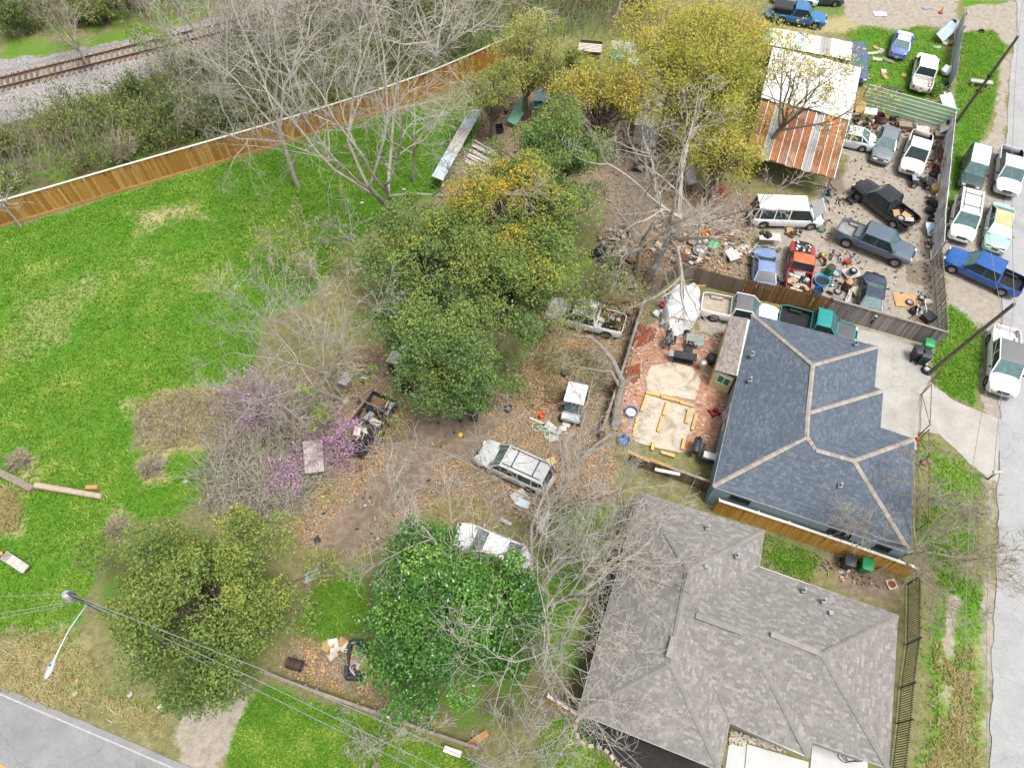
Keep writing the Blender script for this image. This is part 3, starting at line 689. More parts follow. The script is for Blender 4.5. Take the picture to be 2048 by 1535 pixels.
m_sB_o = rand_mat('taupe_shingle', stopsB(), .9, .5, 60, .3); m_sB = attr_mat('taupe_shingle_field', stopsB(), rough=.9, bump=.5, bscale=60, grain=.3)
m_capA = rand_mat('tan_ridge_shingle', [(0, (.23, .2, .17)), (1, (.31, .275, .235))], .9, .4, 60, .2); m_capB = rand_mat('grey_ridge_shingle', [(0, (.168, .157, .148)), (1, (.2, .187, .177))], .9, .4, 60, .2)
m_deck = mat('roof_deck', (.1, .1, .1), (.07, .07, .07), .9); m_fascia = mat('fascia', (.55, .56, .56), (.45, .46, .46), .6)
m_wallA = mat('blue_grey_siding', (.23, .33, .37), (.19, .28, .32), .7); m_wallB = mat('taupe_brick', (.36, .32, .29), (.27, .23, .2), .85, scale=6); m_yellow = mat('pale_yellow_siding', (.62, .55, .32), (.52, .45, .25), .7)
m_vent = mat('vent_metal', (.27, .29, .31), (.18, .195, .21), .55, .2)
def inset(poly, d):
    P = [Vector((p.x, p.y)) for p in poly]; n = len(P); out = []
    area = sum(P[i-1].x*P[i].y-P[i].x*P[i-1].y for i in range(n)); s_ = 1 if area > 0 else -1
    for i in range(n):
        a, b, c = P[i-1], P[i], P[(i+1) % n]; e1 = (b-a).normalized(); e2 = (c-b).normalized()
        n1 = Vector((-e1.y, e1.x))*s_; n2 = Vector((-e2.y, e2.x))*s_; k = (n1+n2); k = k/max(.3, k.dot(n1)) if k.length > .1 else n1
        out.append(b+k*d)
    return out
def house(label, eave_px, faces_px, caps, ez, rz_, m_wall, m_o, m_s, m_cap, row, widths, seed=1, over=.45):
    E = [G(u, v, ez) for u, v in eave_px]; c = sum(E, Vector())/len(E); org = Vector((c.x, c.y, 0))
    h = thing('house', label, 'house', org)
    roof = thing('roof_tmp', '', '', (0, 0, 0)); bpy.data.objects.remove(roof)
    mb = MB(); faces = []
    for f in faces_px:
        zz = lambda k: ez if k == 0 else rz_ if k == 1 else k
        sub = f[1] if isinstance(f, tuple) else [f]; allp = f[0] if isinstance(f, tuple) else f
        cv = lambda q: [G(u, v, zz(k)) for u, v, k in q]
        faces.append((cv(allp), [cv(q) for q in sub]))
        for q in sub: mb.poly([p-org-Vector((0, 0, .13)) for p in cv(q)])
    mb.poly([p-org-Vector((0, 0, .16)) for p in E])
    roof = mb.build('roof', m_deck, h)
    n = len(E)
    for i in range(n):
        a, b = E[i]-org, E[(i+1) % n]-org
        MB().beam(a-Vector((0,0,.09)), b-Vector((0,0,.09)), .03, .17).build('fascia', m_fascia, h)
    ins = inset([p-org for p in E], over)
    for i in range(n):
        a, b = ins[i], ins[(i+1) % n]
        MB().beam(Vector((a.x, a.y, ez/2-.05)), Vector((b.x, b.y, ez/2-.05)), .14, ez-.1).build('wall', m_wall, h)
    shingle_faces(roof, faces, row, widths, m_o, m_s, org, 300, seed)
    for (a, ka), (b, kb) in caps:
        zk = lambda k: ez if k == 0 else rz_ if k == 1 else k
        cap_row(roof, G(*a, zk(ka)), G(*b, zk(kb)), m_cap, org)
    return h, roof, org, ins
# dark blue-grey roof
a_, NE, q1, q2, q3, q4, SE, SW = (1504,628),(1757,693),(1749,773),(1767,781),(1761,853),(1829,878),(1821,1105),(1426,972)
R1, R2, R3, R4, R5 = (1626,730),(1616,826),(1614,873),(1632,900),(1708,921)
hA, roofA, orgA, insA = house('house with slate blue shingle hip roof and tan ridge caps', [a_, NE, q1, q2, q3, q4, SE, SW],
    [[(*a_,0),(*SW,0),(*R3,1),(*R1,1)], [(*NE,0),(*a_,0),(*R1,1)], [(*q1,0),(*NE,0),(*R1,1),(*R2,1)], [(*q2,0),(*q1,0),(*R2,1)], [(*q3,0),(*q2,0),(*R2,1),(*R3,1),(*R4,4.1)], [(*q4,0),(*q3,0),(*R4,4.1),(*R5,4.1)], [(*SE,0),(*q4,0),(*R5,4.1)], ([(*SW,0),(*SE,0),(*R5,4.1),(*R4,4.1),(*R3,1)], [[(*SW,0),(*SE,0),(*R5,4.1),(*R4,4.1)], [(*SW,0),(*R4,4.1),(*R3,1)]])],
    [((a_,0),(R1,1)),((NE,0),(R1,1)),((R1,1),(R2,1)),((q2,0),(R2,1)),((R2,1),(R3,1)),((SW,0),(R3,1)),((R3,1),(R4,4.1)),((R4,4.1),(R5,4.1)),((q4,0),(R5,4.1)),((SE,0),(R5,4.1))],
    2.6, 4.35, m_wallA, m_sA_o, m_sA, m_capA, .135, (.18, .25, .33), seed=5, over=.1)
# taupe roof
TL, c1, c2, c3, BR = (1279,984),(1528,1060),(1519,1132),(1796,1230),(1777,1536)
V2, Mx, V1, B2, SWc = (1624,1481),(1618,1514),(1459,1443),(1440,1540),(1155.6,1424.6)
N1, S1, J, E1, M1 = (1376,1137),(1341,1325),(1360,1222),(1644,1308),(1489,1260)
hB, roofB, orgB, insB = house('house with taupe grey shingle hip roof in the foreground', [TL, c1, c2, c3, BR, V2, Mx, V1, B2, SWc],
    [[(*TL,0),(*SWc,0),(*S1,1),(*N1,1)], [(*c1,0),(*TL,0),(*N1,1)], [(*c2,0),(*c1,0),(*N1,1),(*J,1)], [(*c3,0),(*c2,0),(*J,1),(*E1,1)], [(*BR,0),(*c3,0),(*E1,1)], [(*V2,0),(*BR,0),(*E1,1),(*M1,1)], [(*Mx,0),(*V2,0),(*M1,1)], [(*V1,0),(*Mx,0),(*M1,1),(*J,1)], [(*B2,0),(*V1,0),(*J,1),(*S1,1)], [(*SWc,0),(*B2,0),(*S1,1)]],
    [((TL,0),(N1,1)),((c1,0),(N1,1)),((N1,1),(J,1)),((J,1),(S1,1)),((S1,1),(SWc,0)),((S1,1),(B2,0)),((J,1),(M1,1)),((M1,1),(E1,1)),((M1,1),(Mx,0)),((E1,1),(c3,0)),((E1,1),(BR,0))],
    2.6, 4.4, m_wallB, m_sB_o, m_sB, m_capB, .145, (.17, .24, .33), seed=9)
def on_roof(roof, org, u, v, z, build, m_, name):
    p = G(u, v, z)-org; mb = MB(); build(mb); return mb.build(name, m_, roof, True, loc=p)
def pipe_vent(mb): mb.box(-.13, .13, -.13, .13, -.12, .03); mb.lathe([(.06, 0), (.06, .3), (.085, .3), (.085, .36)], 10)
def box_vent(mb): mb.bevbox((0, 0, .05), .24, .24, .2, .03)
for u, v, z in ((1680,971,3.6),(1504,709,3.2),(1500,760,3.2),(1712,688,3.1)): on_roof(roofA, orgA, u, v, z, pipe_vent, m_vent, 'vent_pipe')
for u, v, z in ((1415,1055,3.3),(1475,1111,3.6),(1608,1180,3.1),(1648,1201,3.3)): on_roof(roofB, orgB, u, v, z, pipe_vent, m_vent, 'vent_pipe')
for u, v, z in ((1412,1133,4.0),(1661,1226,3.3)): on_roof(roofB, orgB, u, v, z, box_vent, m_vent, 'box_vent')
m_rv = mat('ridge_vent_shingle', (.23, .215, .2), (.17, .16, .15), .9)
for p, q in (((1381,1145),(1371,1182)),((1348,1272),(1337,1314)),((1392,1230),(1485,1264)),((1542,1267),(1636,1304))):
    a, b = G(*p, 4.52)-orgB, G(*q, 4.52)-orgB
    MB().beam(a, b, .3, .06).build('ridge_vent', m_rv, roofB)
# windows on the blue grey wall facing the orange fence, and its dark frames
def wall_window(h, org, a, b, f0, f1, z0, z1, m_frame):
    d = b-a; p, q = a+d*f0, a+d*f1; n = Vector((d.y, -d.x)).normalized()*.085
    if (p+n).length < p.length: n = -n
    P3 = lambda s_, z: Vector((s_.x+n.x, s_.y+n.y, z))
    w = MB()
    for (u1, z_1), (u2, z_2) in (((p, z0), (q, z0)), ((p, z1), (q, z1)), ((p, z0), (p, z1)), ((q, z0), (q, z1)), (((p+q)/2, z0), ((p+q)/2, z1))): w.beam(P3(u1, z_1), P3(u2, z_2), .07, .07)
    o = w.build('window', m_frame, h)
    MB().poly([P3(p, z0), P3(q, z0), P3(q, z1), P3(p, z1)]).build('pane', m_glass_dark, o)
m_wf = mat('dark_window_frame', (.03, .03, .03), (.02, .02, .02), .5)
for f0, f1 in ((.1, .2), (.62, .73), (.86, .93)): wall_window(hA, orgA, insA[6], insA[7], 1-f1, 1-f0, 1.75, 2.3, m_wf)
wall_window(hA, orgA, insA[7], insA[0], .35, .47, 1.0, 2.1, m_white)
for f0, f1 in ((.2, .32), (.6, .72)): wall_window(hB, orgB, insB[9], insB[0], f0, f1, 1.0, 2.1, m_white)
for i_ in (4, 8): wall_window(hB, orgB, insB[i_], insB[(i_+1) % 10], .3, .7, .9, 2.1, m_white)
# ------------------------------------------------------------------ vehicles
def interp(xs, x):
    for (x0, y0), (x1, y1) in zip(xs[:-1], xs[1:]):
        if x <= x1: return y0+(y1-y0)*max(0, (x-x0))/(x1-x0+1e-9)
    return xs[-1][1]
_wheel = {}
def wheel_parts(r, w, rimmat):
    key = (round(r, 2), round(w, 2), rimmat.name)
    if key not in _wheel:
        ty = MB().lathe([(r*.62, -w/2), (r*.9, -w/2), (r*.985, -w*.36), (r, 0), (r*.985, w*.36), (r*.9, w/2), (r*.62, w/2)], 20, axis='Y', caps=False).mesh('tyre', m_rubber, True)
        rm = MB().lathe([(0.001, w*.3), (r*.16, w*.3), (r*.18, w*.22), (r*.3, w*.2)], 12, axis='Y', caps=False)
        for k in range(6):
            a = k*math.pi/3
            rm.beam((r*.15*math.cos(a), w*.24, r*.15*math.sin(a)), (r*.6*math.cos(a), w*.36, r*.6*math.sin(a)), .13*r/.35, .03, up=(0, 1, 0))
        rm.lathe([(r*.52, w*.3), (r*.6, w*.42), (r*.645, w*.4), (r*.645, -w*.45), (r*.6, -w*.45)], 20, axis='Y', caps=False)
        rm.lathe([(0.001, w*.02), (r*.6, w*.02)], 16, axis='Y', caps=False, mi=1)
        _wheel[key] = (ty, rm.mesh('rim', [rimmat, m_dark], True))
    return _wheel[key]
def add_wheel(root, x, y, r, w, rimmat, rim=True):
    ty, rm = wheel_parts(r, w, rimmat)
    o = inst('wheel', ty, root, (x, y, r), (0, 0, 0 if y > 0 else math.pi))
    if rim: inst('rim', rm, o)
    return o

class Car:
    """body lofted along x (forward), with wheel arches cut in its lower edge; parts are children of root"""
    def __init__(s, label, cat, loc, rz, L, Wd, wr, axles, sill, prof, group=None, name=None, cornr=.55, pinch=.18):
        s.root = thing(name or cat.replace(' ', '_'), label, cat, loc, rz, group)
        s.L, s.W, s.wr, s.ax, s.sill_, s.prof, s.cornr, s.pinch = L, Wd, wr, axles, sill, prof, cornr, pinch
    def hw(s, x):
        e = s.L/2-abs(x); f = max(0, 1-e/s.cornr)
        return s.W/2*(1-s.pinch*f*f)
    def top(s, x): return interp(s.prof, x)
    def sill(s, x):
        z = s.sill_; R_ = s.wr*1.16
        for a in s.ax:
            dx = abs(x-a)
            if dx < R_: z = max(z, s.wr+math.sqrt(R_*R_-dx*dx)*.98)
        e = s.L/2-abs(x)
        if e < .25: z = max(z, s.sill_+.1*(1-e/.25))
        return min(z, s.top(x)-.12)
    def sec(s, x, side=1, off=0.):
        h, t, b = s.hw(x)+off, s.top(x)+off, s.sill(x)
        pts = [(h*.965, b), (h, b+(t-b)*.38), (h*.995, b+(t-b)*.62), (h*.965, t-.07), (h*.92, t-.02), (h*.8, t), (h*.4, t+.022), (0, t+.03)]
        return [(x, side*y, z) for y, z in pts]
    def xs(s, x0, x1, step=.11):
        n = max(2, int((x1-x0)/step)); r = [x0+(x1-x0)*i/n for i in range(n+1)]
        for a in s.ax:
            R_ = s.wr*1.16
            for q in (a-R_*.999, a+R_*.999, a-R_*.9, a+R_*.9):
                if x0 < q < x1: r.append(q)
        return sorted(r)
    def body(s, x0, x1, m_, name='body'):
        mb = MB(); rings = []
        for x in s.xs(x0, x1):
            l, r = s.sec(x, 1), s.sec(x, -1)
            rings.append(l+r[:-1][::-1])
        mb.loft(rings, False)
        for ring, rev in ((rings[0], False), (rings[-1], True)):
            mb.add(ring, [tuple(range(len(ring))) if rev else tuple(reversed(range(len(ring))))])
        o = mb.build(name, m_, s.root, True)
        MB().box(x0+.1, x1-.1, -s.W*.36, s.W*.36, s.sill_+.02, s.sill_+.5).build('underbody', m_dark, o)
        return o
    def bed(s, x0, x1, m_, m_in, floor=.62, t=.07):
        mb = MB(); rings = []
        for x in s.xs(x0, x1):
            def half(sd):
                p = s.sec(x, sd)[:4]; h = s.hw(x); tz = s.top(x)
                return p+[(x, sd*h*.94, tz), (x, sd*(h-.12), tz), (x, sd*(h-.13), floor), (x, 0, floor)]
            l, r = half(1), half(-1); rings.append(l+r[:-1][::-1])
        n = len(rings[0])
        for i in range(len(rings)-1):
            for j in range(n-1):
                inner = 5 <= j <= 8
                mb.add([rings[i][j], rings[i][j+1], rings[i+1][j+1], rings[i+1][j]], [(0, 1, 2, 3)], 1 if inner else 0)
        hwf = s.hw((x0+x1)/2)
        mb.box(x1-t, x1-.002, -hwf*.93, hwf*.93, floor-.2, s.top(x1)-.01)
        for a in s.ax:
            if x0 < a < x1:
                for sd in (-1, 1): mb.box(a-.45, a+.45, sd*(hwf-.36) if sd > 0 else -(hwf-.13), sd*(hwf-.13) if sd > 0 else -(hwf-.36), floor, floor+.2, 1)
        o = mb.build('bed', [m_, m_in], s.root, True)
        rib = MB()
        for k in range(9): rib.box(x0+.1, x1-.1, -hwf*.7+k*hwf*1.4/8-.025, -hwf*.7+k*hwf*1.4/8+.025, floor+.001, floor+.022)
        rib.build('bed_liner', m_in, o)
        s.floor = floor; return o
    def tailgate(s, m_, is_open=False):
        x = -s.L/2; h = s.hw(x+.1)*.95; t = s.top(x+.1); f = s.floor
        if is_open: return MB().bevbox((x-.26, 0, f-.02), .55, h*2, .06, .02).build('tailgate', m_, s.root, True)
        o = MB().bevbox((x+.04, 0, (t+f)/2-.06), .07, h*2-.14, t-f+.1, .02).build('tailgate', m_, s.root, True)
        MB().cbox((x-.005, 0, t-.2), .02, .2, .07).build('handle', m_black, o); return o
    def cab(s, xf, xrf, xrr, xrb, roof, m_, wfac=.8, pillars=(), glass=None, side_glass=None, m_roof=None, thick=.07, rear=True):
        """greenhouse: wind-screen base xf .. roof xrf..xrr .. rear base xrb"""
        glass = glass or m_glass_teal; side_glass = side_glass or m_glass_dark; r = s.root
        zb = lambda x: s.top(x)-.015
        hb = s.W/2*.9; hr = s.W/2*wfac; zt = roof-thick
        B = lambda x, sd: Vector((x, sd*min(hb, s.hw(x)*.93), zb(x)))
        T = lambda x, sd: Vector((x, sd*hr, zt))
        # dark interior
        k = .94
        mb = MB(); lo = [B(xf-.05, 1), B(xf-.05, -1), B(xrb+.05, -1), B(xrb+.05, 1)]; hi = [T(xrf-.05, 1), T(xrf-.05, -1), T(xrr+.05, -1), T(xrr+.05, 1)]
        mb.loft([[Vector((p.x, p.y*k, p.z)) for p in lo], [Vector((p.x, p.y*k, p.z)) for p in hi]], True, True); mb.build('interior', m_dark, r)
        # roof panel, crowned
        mb = MB(); rings = []; n = 8
        for i in range(n+1):
            u = i/n; x = xrr+(xrf-xrr)*u; e = 1-abs(2*u-1)**4
            rings.append([Vector((x, y*hr, zt-.02 if abs(y) == 1 and j in (0, 8) else zt+(thick*(.25+.75*e))*(1-abs(y)**3.5*.75))) for j, y in enumerate((-1, -.97, -.85, -.5, 0, .5, .85, .97, 1))])
        mb.loft(rings, False)
        mb.add(rings[0], [tuple(range(9))]); mb.add(rings[-1], [tuple(reversed(range(9)))])
        ro = mb.build('roof', m_roof or m_, r, True)
        # pillars
        mb = MB()
        for sd in (-1, 1):
            mb.beam(B(xf, sd), T(xrf, sd)+Vector((0, 0, .01)), .09, .06); mb.beam(B(xrb, sd), T(xrr, sd)+Vector((0, 0, .01)), .11, .08)
            mb.beam(T(xrf, sd), T(xrr, sd), .06, .07)
            for p in pillars:
                u = (p-xrr)/(xrf-xrr); u = min(1, max(0, u)); xt = xrr+(xrf-xrr)*u
                mb.beam(B(p, sd), T(xt, sd), .09, .05)
        mb.build('pillars', m_, r)
        MB().add([B(xf, 1)+Vector((.0, -.02, .02)), B(xf, -1)+Vector((.0, .02, .02)), B(xf, -1)+Vector((.13, .05, .035)), B(xf, 1)+Vector((.13, -.05, .035))], [(0, 1, 2, 3)]).build('cowl', m_black, r)
        off = .01
        def pane(name, q, m2): return MB().poly(q).build(name, m2, r)
        N = lambda a, b, c_: (b-a).cross(c_-a).normalized()
        a, b, c_, d_ = B(xf, 1)*1, B(xf, -1)*1, T(xrf, -1)*1, T(xrf, 1)*1
        nn = Vector((1, 0, .7)).normalized()*off; pane('windscreen', [a+nn, b+nn, c_+nn, d_+nn][::-1], glass)
        if rear:
            a, b, c_, d_ = B(xrb, 1), B(xrb, -1), T(xrr, -1), T(xrr, 1); nn = Vector((-1, 0, .4)).normalized()*off
            pane('rear_window', [a+nn, b+nn, c_+nn, d_+nn], glass if abs(xrb-xrr) > .3 else side_glass)
        st = [xrb]+sorted(pillars)+[xf]
        for sd in (-1, 1):
            for p, q in zip(st[:-1], st[1:]):
                tp = min(max(p, xrr), xrf) if p != xrb else xrr; tq = min(max(q, xrr), xrf) if q != xf else xrf
                o_ = Vector((0, sd*off, 0)); qd = [B(p, sd)+o_, B(q, sd)+o_, T(tq, sd)+o_, T(tp, sd)+o_]
                pane('side_window', qd if sd < 0 else qd[::-1], side_glass)
        s.belt = (xf, xrb); return ro
    def doors(s, ranges, m_):
        for x0, x1 in ranges:
            for sd in (-1, 1):
                rings = [s.sec(x, sd, .008)[:4] for x in s.xs(x0, x1, .15)]
                zz = s.sill_+.06
                rings = [[(p[0], p[1], max(p[2], zz)) for p in r_] for r_ in rings]
                d = MB().loft(rings if sd < 0 else rings[::-1], False).build('door', m_, s.root, True)
                xh = x0+.14; q = s.sec(xh, sd, .02)[2]
                MB().cbox((xh+.05, q[1], q[2]+.08), .18, .03, .035).build('handle', m_, d)
    def hood(s, x0, x1, m_, up=.012):
        mb = MB(); rings = []
        for x in s.xs(x0, x1, .2):
            h, t = s.hw(x)*.8, s.top(x)
            rings.append([(x, -h, t+.012), (x, -h*.96, t+up+.012), (x, -h*.5, t+.022+up), (x, 0, t+.03+up), (x, h*.5, t+.022+up), (x, h*.96, t+up+.012), (x, h, t+.012)])
        mb.loft(rings, False); mb.add(rings[0], [tuple(range(7))]); mb.add(rings[-1], [tuple(reversed(range(7)))])
        return mb.build('hood', m_, s.root, True)
    def wheels(s, rimmat=None, w=.24, rim=True, skip=()):
        k = 0
        for a in s.ax:
            for sd in (1, -1):
                if k not in skip: add_wheel(s.root, a, sd*(s.W/2-w/2-.03), s.wr, w, rimmat or m_alloy, rim)
                k += 1
    def lights(s, zf=.72, zr=.85, wf=.36, hf=.16, hr=.22, m_bump=None, grille=True, m_gr=None, zg=None):
        for sd in (-1, 1):
            xF = s.L/2-.1; MB().bevbox((xF+.04, sd*(s.hw(s.L/2)*.93-wf/2), zf), .16, wf, hf, .03, rz=-sd*.18).build('headlight', m_clear_lamp, s.root, True)
            MB().bevbox((-s.L/2+.03, sd*(s.hw(-s.L/2)*.97-.08), zr), .1, .17, hr, .02).build('tail_light', m_red_lamp, s.root, True)
        if grille: 
            g = MB().bevbox((s.L/2-.01, 0, zf), .08, s.hw(s.L/2)*2*.93-2*wf-.06, hf+.06, .02).build('grille', m_gr or m_black, s.root, True)
            MB().cbox((s.L/2+.035, 0, zf), .02, s.hw(s.L/2)*2*.93-2*wf-.06, .03).build('grille_bar', m_chrome, g)
        MB().cbox((-s.L/2-.09, 0, s.sill_+.2), .02, .32, .16).build('number_plate', m_white, s.root)
        mbp = m_bump or m_chrome
        for sg, nm in ((1, 'front_bumper'), (-1, 'rear_bumper')):
            h = s.hw(s.L/2); mb = MB(); rings = []
            for i in range(9):
                y = -h+2*h*i/8; x = sg*(s.L/2+.06-.14*(abs(y)/h)**3)
                rings.append([Vector((x-sg*.1, y, s.sill_+.1)), Vector((x, y, s.sill_+.12)), Vector((x+sg*.03, y, s.sill_+.2)), Vector((x, y, s.sill_+.3)), Vector((x-sg*.1, y, s.sill_+.31))])
            mb.loft(rings, False); mb.build(nm, mbp, s.root, True)
    def mirrors(s, x, z, m_=None):
        for sd in (-1, 1):
            h = s.W/2; MB().bevbox((x, sd*(h+.1), z), .1, .2, .15, .03).beam((x, sd*(h-.12), z-.04), (x, sd*(h+.05), z-.02), .04, .04).build('mirror', m_ or m_black, s.root, True)

def heading(front, rear, z=.8):
    f, r = G(*front, z), G(*rear, z); d = f-r; c = (f+r)/2
    return Vector((c.x, c.y, 0)), math.atan2(d.y, d.x), d.length
PROF = {
 'pickup': lambda L, bl: [(-L/2, 1.02), (-L/2+.05, 1.06), (-L/2+bl, 1.06), (-L/2+bl+.01, 1.02), (L/2-1.55, 1.04), (L/2-1.45, 1.06), (L/2-.5, 1.0), (L/2-.12, .93), (L/2, .78)],
 'sedan': lambda L, bl: [(-L/2, .72), (-L/2+.1, .86), (-L/2+.35, .92), (-L/2+1., .95), (0, .9), (L/2-1.5, .92), (L/2-1.35, .93), (L/2-.5, .82), (L/2-.12, .68), (L/2, .55)],
 'suv': lambda L, bl: [(-L/2, .9), (-L/2+.08, 1.02), (0, 1.02), (L/2-1.3, 1.02), (L/2-1.2, 1.04), (L/2-.4, .97), (L/2-.1, .88), (L/2, .7)],
}
def pickup(label, front, rear, pm, L=5.7, W=1.95, cabx=None, bl=1.75, crew=True, wr=.39, sill=.42, roof=1.82, m_in=None, rim=None, bump=None, m_roof=None, glass=None, is_open=False, gate=True, hood_m=None, lift=0., group=None, doors=True, front_parts=True):
    loc, rz, _ = heading(front, rear)
    wr += lift*.3
    fa, ra = L/2-.95, -L/2+1.1
    prof = [(x, z+lift) for x, z in PROF['pickup'](L, bl)]
    c = Car(label, 'pickup truck', loc, rz, L, W, wr, (fa, ra), sill+lift, prof, group)
    xb = -L/2+bl
    c.body(xb+.02, L/2, pm); c.bed(-L/2, xb, pm, m_in or m_black, .66+lift)
    if gate: c.tailgate(pm, is_open)
    xf = L/2-1.42; xrf = xf-.62; xrr = xb+.16; 
    c.cab(xf, xrf, xrr, xb+.06, roof+lift, pm, .8, ((xrr+xrf)/2-.02+.1,) if crew else (), glass, None, m_roof)
    if front_parts: c.hood(L/2-1.36, L/2-.2, hood_m or pm)
    mid = (xb+xf)/2+.05
    if doors: c.doors([(xb+.12, mid-.02), (mid+.02, xf-.06)] if crew else [(xb+.15, xf-.06)], pm)
    c.wheels(rim, .27); c.lights(.8+lift, .88+lift, .34, .2, .3, bump); c.mirrors(xf-.25, 1.18+lift)
    return c
def sedan(label, front, rear, pm, L=4.75, W=1.8, roof=1.43, m_roof=None, glass=None, rim=None, group=None, coupe=False, cat='car', doors=True, hood_m=None, rearwin=.75):
    loc, rz, _ = heading(front, rear, .6)
    c = Car(label, cat, loc, rz, L, W, .32, (L/2-.9, -L/2+.98), .22, PROF['sedan'](L, 0), group, cornr=.8, pinch=.22)
    c.body(-L/2, L/2, pm)
    xf = L/2-1.3; xrf = xf-.85; xrb = -L/2+.62; xrr = xrb+rearwin
    c.cab(xf, xrf, xrr, xrb, roof, pm, .68, (-.15,) if coupe else (-.1, xrr-.15), glass, None, m_roof)
    c.hood(L/2-1.25, L/2-.25, hood_m or pm)
    if doors: c.doors([(-.75, .95)] if coupe else [(-1.05, -.12), (-.08, .92)], pm)
    c.wheels(rim, .2); c.lights(.6, .75, .4, .13, .16, pm); c.mirrors(xf-.3, .98, pm)
    return c
def suv(label, front, rear, pm, L=5.0, W=1.95, roof=1.85, m_roof=None, glass=None, rack=False, rim=None, group=None, cat='suv', bump=None, van=False):
    loc, rz, _ = heading(front, rear)
    c = Car(label, cat, loc, rz, L, W, .37, (L/2-.92, -L/2+1.0), .36, PROF['suv'](L, 0), group)
    c.body(-L/2, L/2, pm)
    xf = L/2-1.2 if not van else L/2-.85; xrf = xf-.65; xrb = -L/2+.06; xrr = -L/2+.3
    n = 3 if not van else 4
    c.cab(xf, xrf, xrr, xrb, roof, pm, .8, [xrr+(xrf-xrr)*(k+.7)/n for k in range(n-1)] if n == 3 else [xrr+.2+k*1.15 for k in range(3)], glass, None, m_roof)
    c.hood(xf+.08, L/2-.22, pm); c.doors([(-1.15, -.1), (-.06, xf-.1)], pm)
    c.wheels(rim, .25); c.lights(.76, 1.0, .34, .18, .4, bump or pm); c.mirrors(xf-.25, 1.15)
    if rack:
        mb = MB()
        for sd in (-1, 1): mb.beam((xrr+.2, sd*.62, roof+.07), (xrf-.15, sd*.62, roof+.07), .04, .04)
        mb.build('roof_rail', m_black, c.root)
        for x in (xrr+.75, xrf-.75): MB().beam((x, -.62, roof+.08), (x, .62, roof+.08), .06, .03).build('cross_bar', m_black, c.root)
    return c
P_white = paint('white_car_paint', (.66, .67, .68), .25, .12); P_whitedirty = paint('weathered_white_paint', (.66, .67, .66), .4, .4, (.4, .37, .3))
P_black = paint('black_car_paint', (.008, .009, .011), .12, .03); P_slate = paint('slate_blue_paint', (.07, .1, .135), .3, .2)
P_blue = paint('bright_blue_paint', (.005, .07, .27), .2, .08); P_blue2 = paint('mid_blue_paint', (.015, .13, .32), .35, .3)
P_silver = paint('silver_paint', (.5, .53, .57), .3, .15); P_grey = paint('grey_green_paint', (.14, .165, .18), .25, .15); P_navy = paint('navy_paint', (.02, .032, .06), .3, .25)
P_red = paint('red_truck_paint', (.3, .015, .02), .35, .3); P_orange = mat('orange_rust_roof', (.56, .13, .05), (.42, .1, .05), .7, scale=2.5, dirt=(.2, .06, .03))
P_teal = paint('teal_paint', (.0, .2, .19), .25, .12); P_mint = paint('mint_green_paint', (.26, .42, .36), .4, .35, (.3, .3, .26)); P_dkgreen = paint('dark_green_paint', (.02, .045, .045), .3, .2)
P_tan = mat('tan_vinyl_top', (.5, .33, .15), (.42, .28, .13), .8, scale=2, dirt=(.5, .4, .25)); P_oxblue = paint('oxidised_blue_paint', (.12, .19, .36), .5, .45, (.3, .33, .38)); P_silverold = paint('oxidised_silver_paint', (.45, .46, .46), .5, .5, (.3, .29, .26))
m_woodbed = mat('plank_bed_wood', (.42, .37, .3), (.28, .24, .19), .9, scale=5)

c = pickup('blue pickup with black topper and lowered tailgate behind the tin carport', (1652,38), (1545,22), P_blue2, L=5.4, W=1.85, crew=False, bl=1.95, is_open=True)
MB().loft([[Vector((x, y*w, z)) for x, y in ((-2.68, -1), (-.85, -1), (-.85, 1), (-2.68, 1))] for z, w in ((1.07, .84), (1.55, .78), (1.68, .7))], True, True).build('topper', P_black, c.root)
sedan('pale silver car cut off by the top edge of the photograph', (1622,-4), (1560,-10), P_silver, L=4.6)
sedan('dark car cut off by the top edge near the blue pickup', (1665,-6), (1625,-8), P_navy, L=4.4)
c = sedan('small white and blue car with torn roof on the grass by the tin carport', (1810,66), (1796,108), paint('blue_white_paint', (.05, .11, .36), .4, .4, (.5, .52, .55)), L=4.4, m_roof=P_whitedirty, hood_m=P_silver)
pickup('white crew cab pickup parked tail first by the blue grey sheet fence', (1856,104), (1841,184), P_white, m_in=mat('dirty_white_bed', (.6, .56, .5), (.4, .34, .28), .8), glass=m_glass_dark)
suv('dark blue minivan half hidden under the tin carport', (1717,160), (1704,98), paint('dark_blue_van_paint', (.04, .07, .16), .3, .35, (.2, .22, .26)), L=4.8, cat='van')
sedan('silver sedan nosed under the rusty tin roof', (1655,265), (1738,283), paint('pale_silver_paint', (.55, .61, .68), .3, .1), L=4.7)
sedan('grey sedan facing the camera in the middle of the scrap yard', (1758,328), (1785,250), P_grey)
c = pickup('white and teal pickup with faded hood beside the scrap heap', (1820,345), (1845,266), paint('faded_white_paint', (.66, .66, .66), .45, .3, (.5, .45, .42)), L=5.5, crew=False, bl=1.9, glass=m_glass_dark)
pickup('black pickup with cardboard in its bed', (1718,366), (1826,448), P_black, crew=False, bl=2.1, L=5.8)
pickup('lifted slate grey crew cab pickup with chrome wheels', (1818,512), (1682,458), P_slate, lift=.22, bl=1.8, L=5.9, m_in=mat('scratched_bed', (.3, .3, .29), (.2, .2, .19), .7))
c = suv('old white passenger van with raised hood under bare branches', (1640,430), (1506,425), P_whitedirty, L=5.7, W=2.0, roof=2.05, cat='van', van=True)
MB().cbox((2.35, 0, 1.55), .05, 1.5, 1.0, ry=.5).build('raised_hood', P_white, c.root)
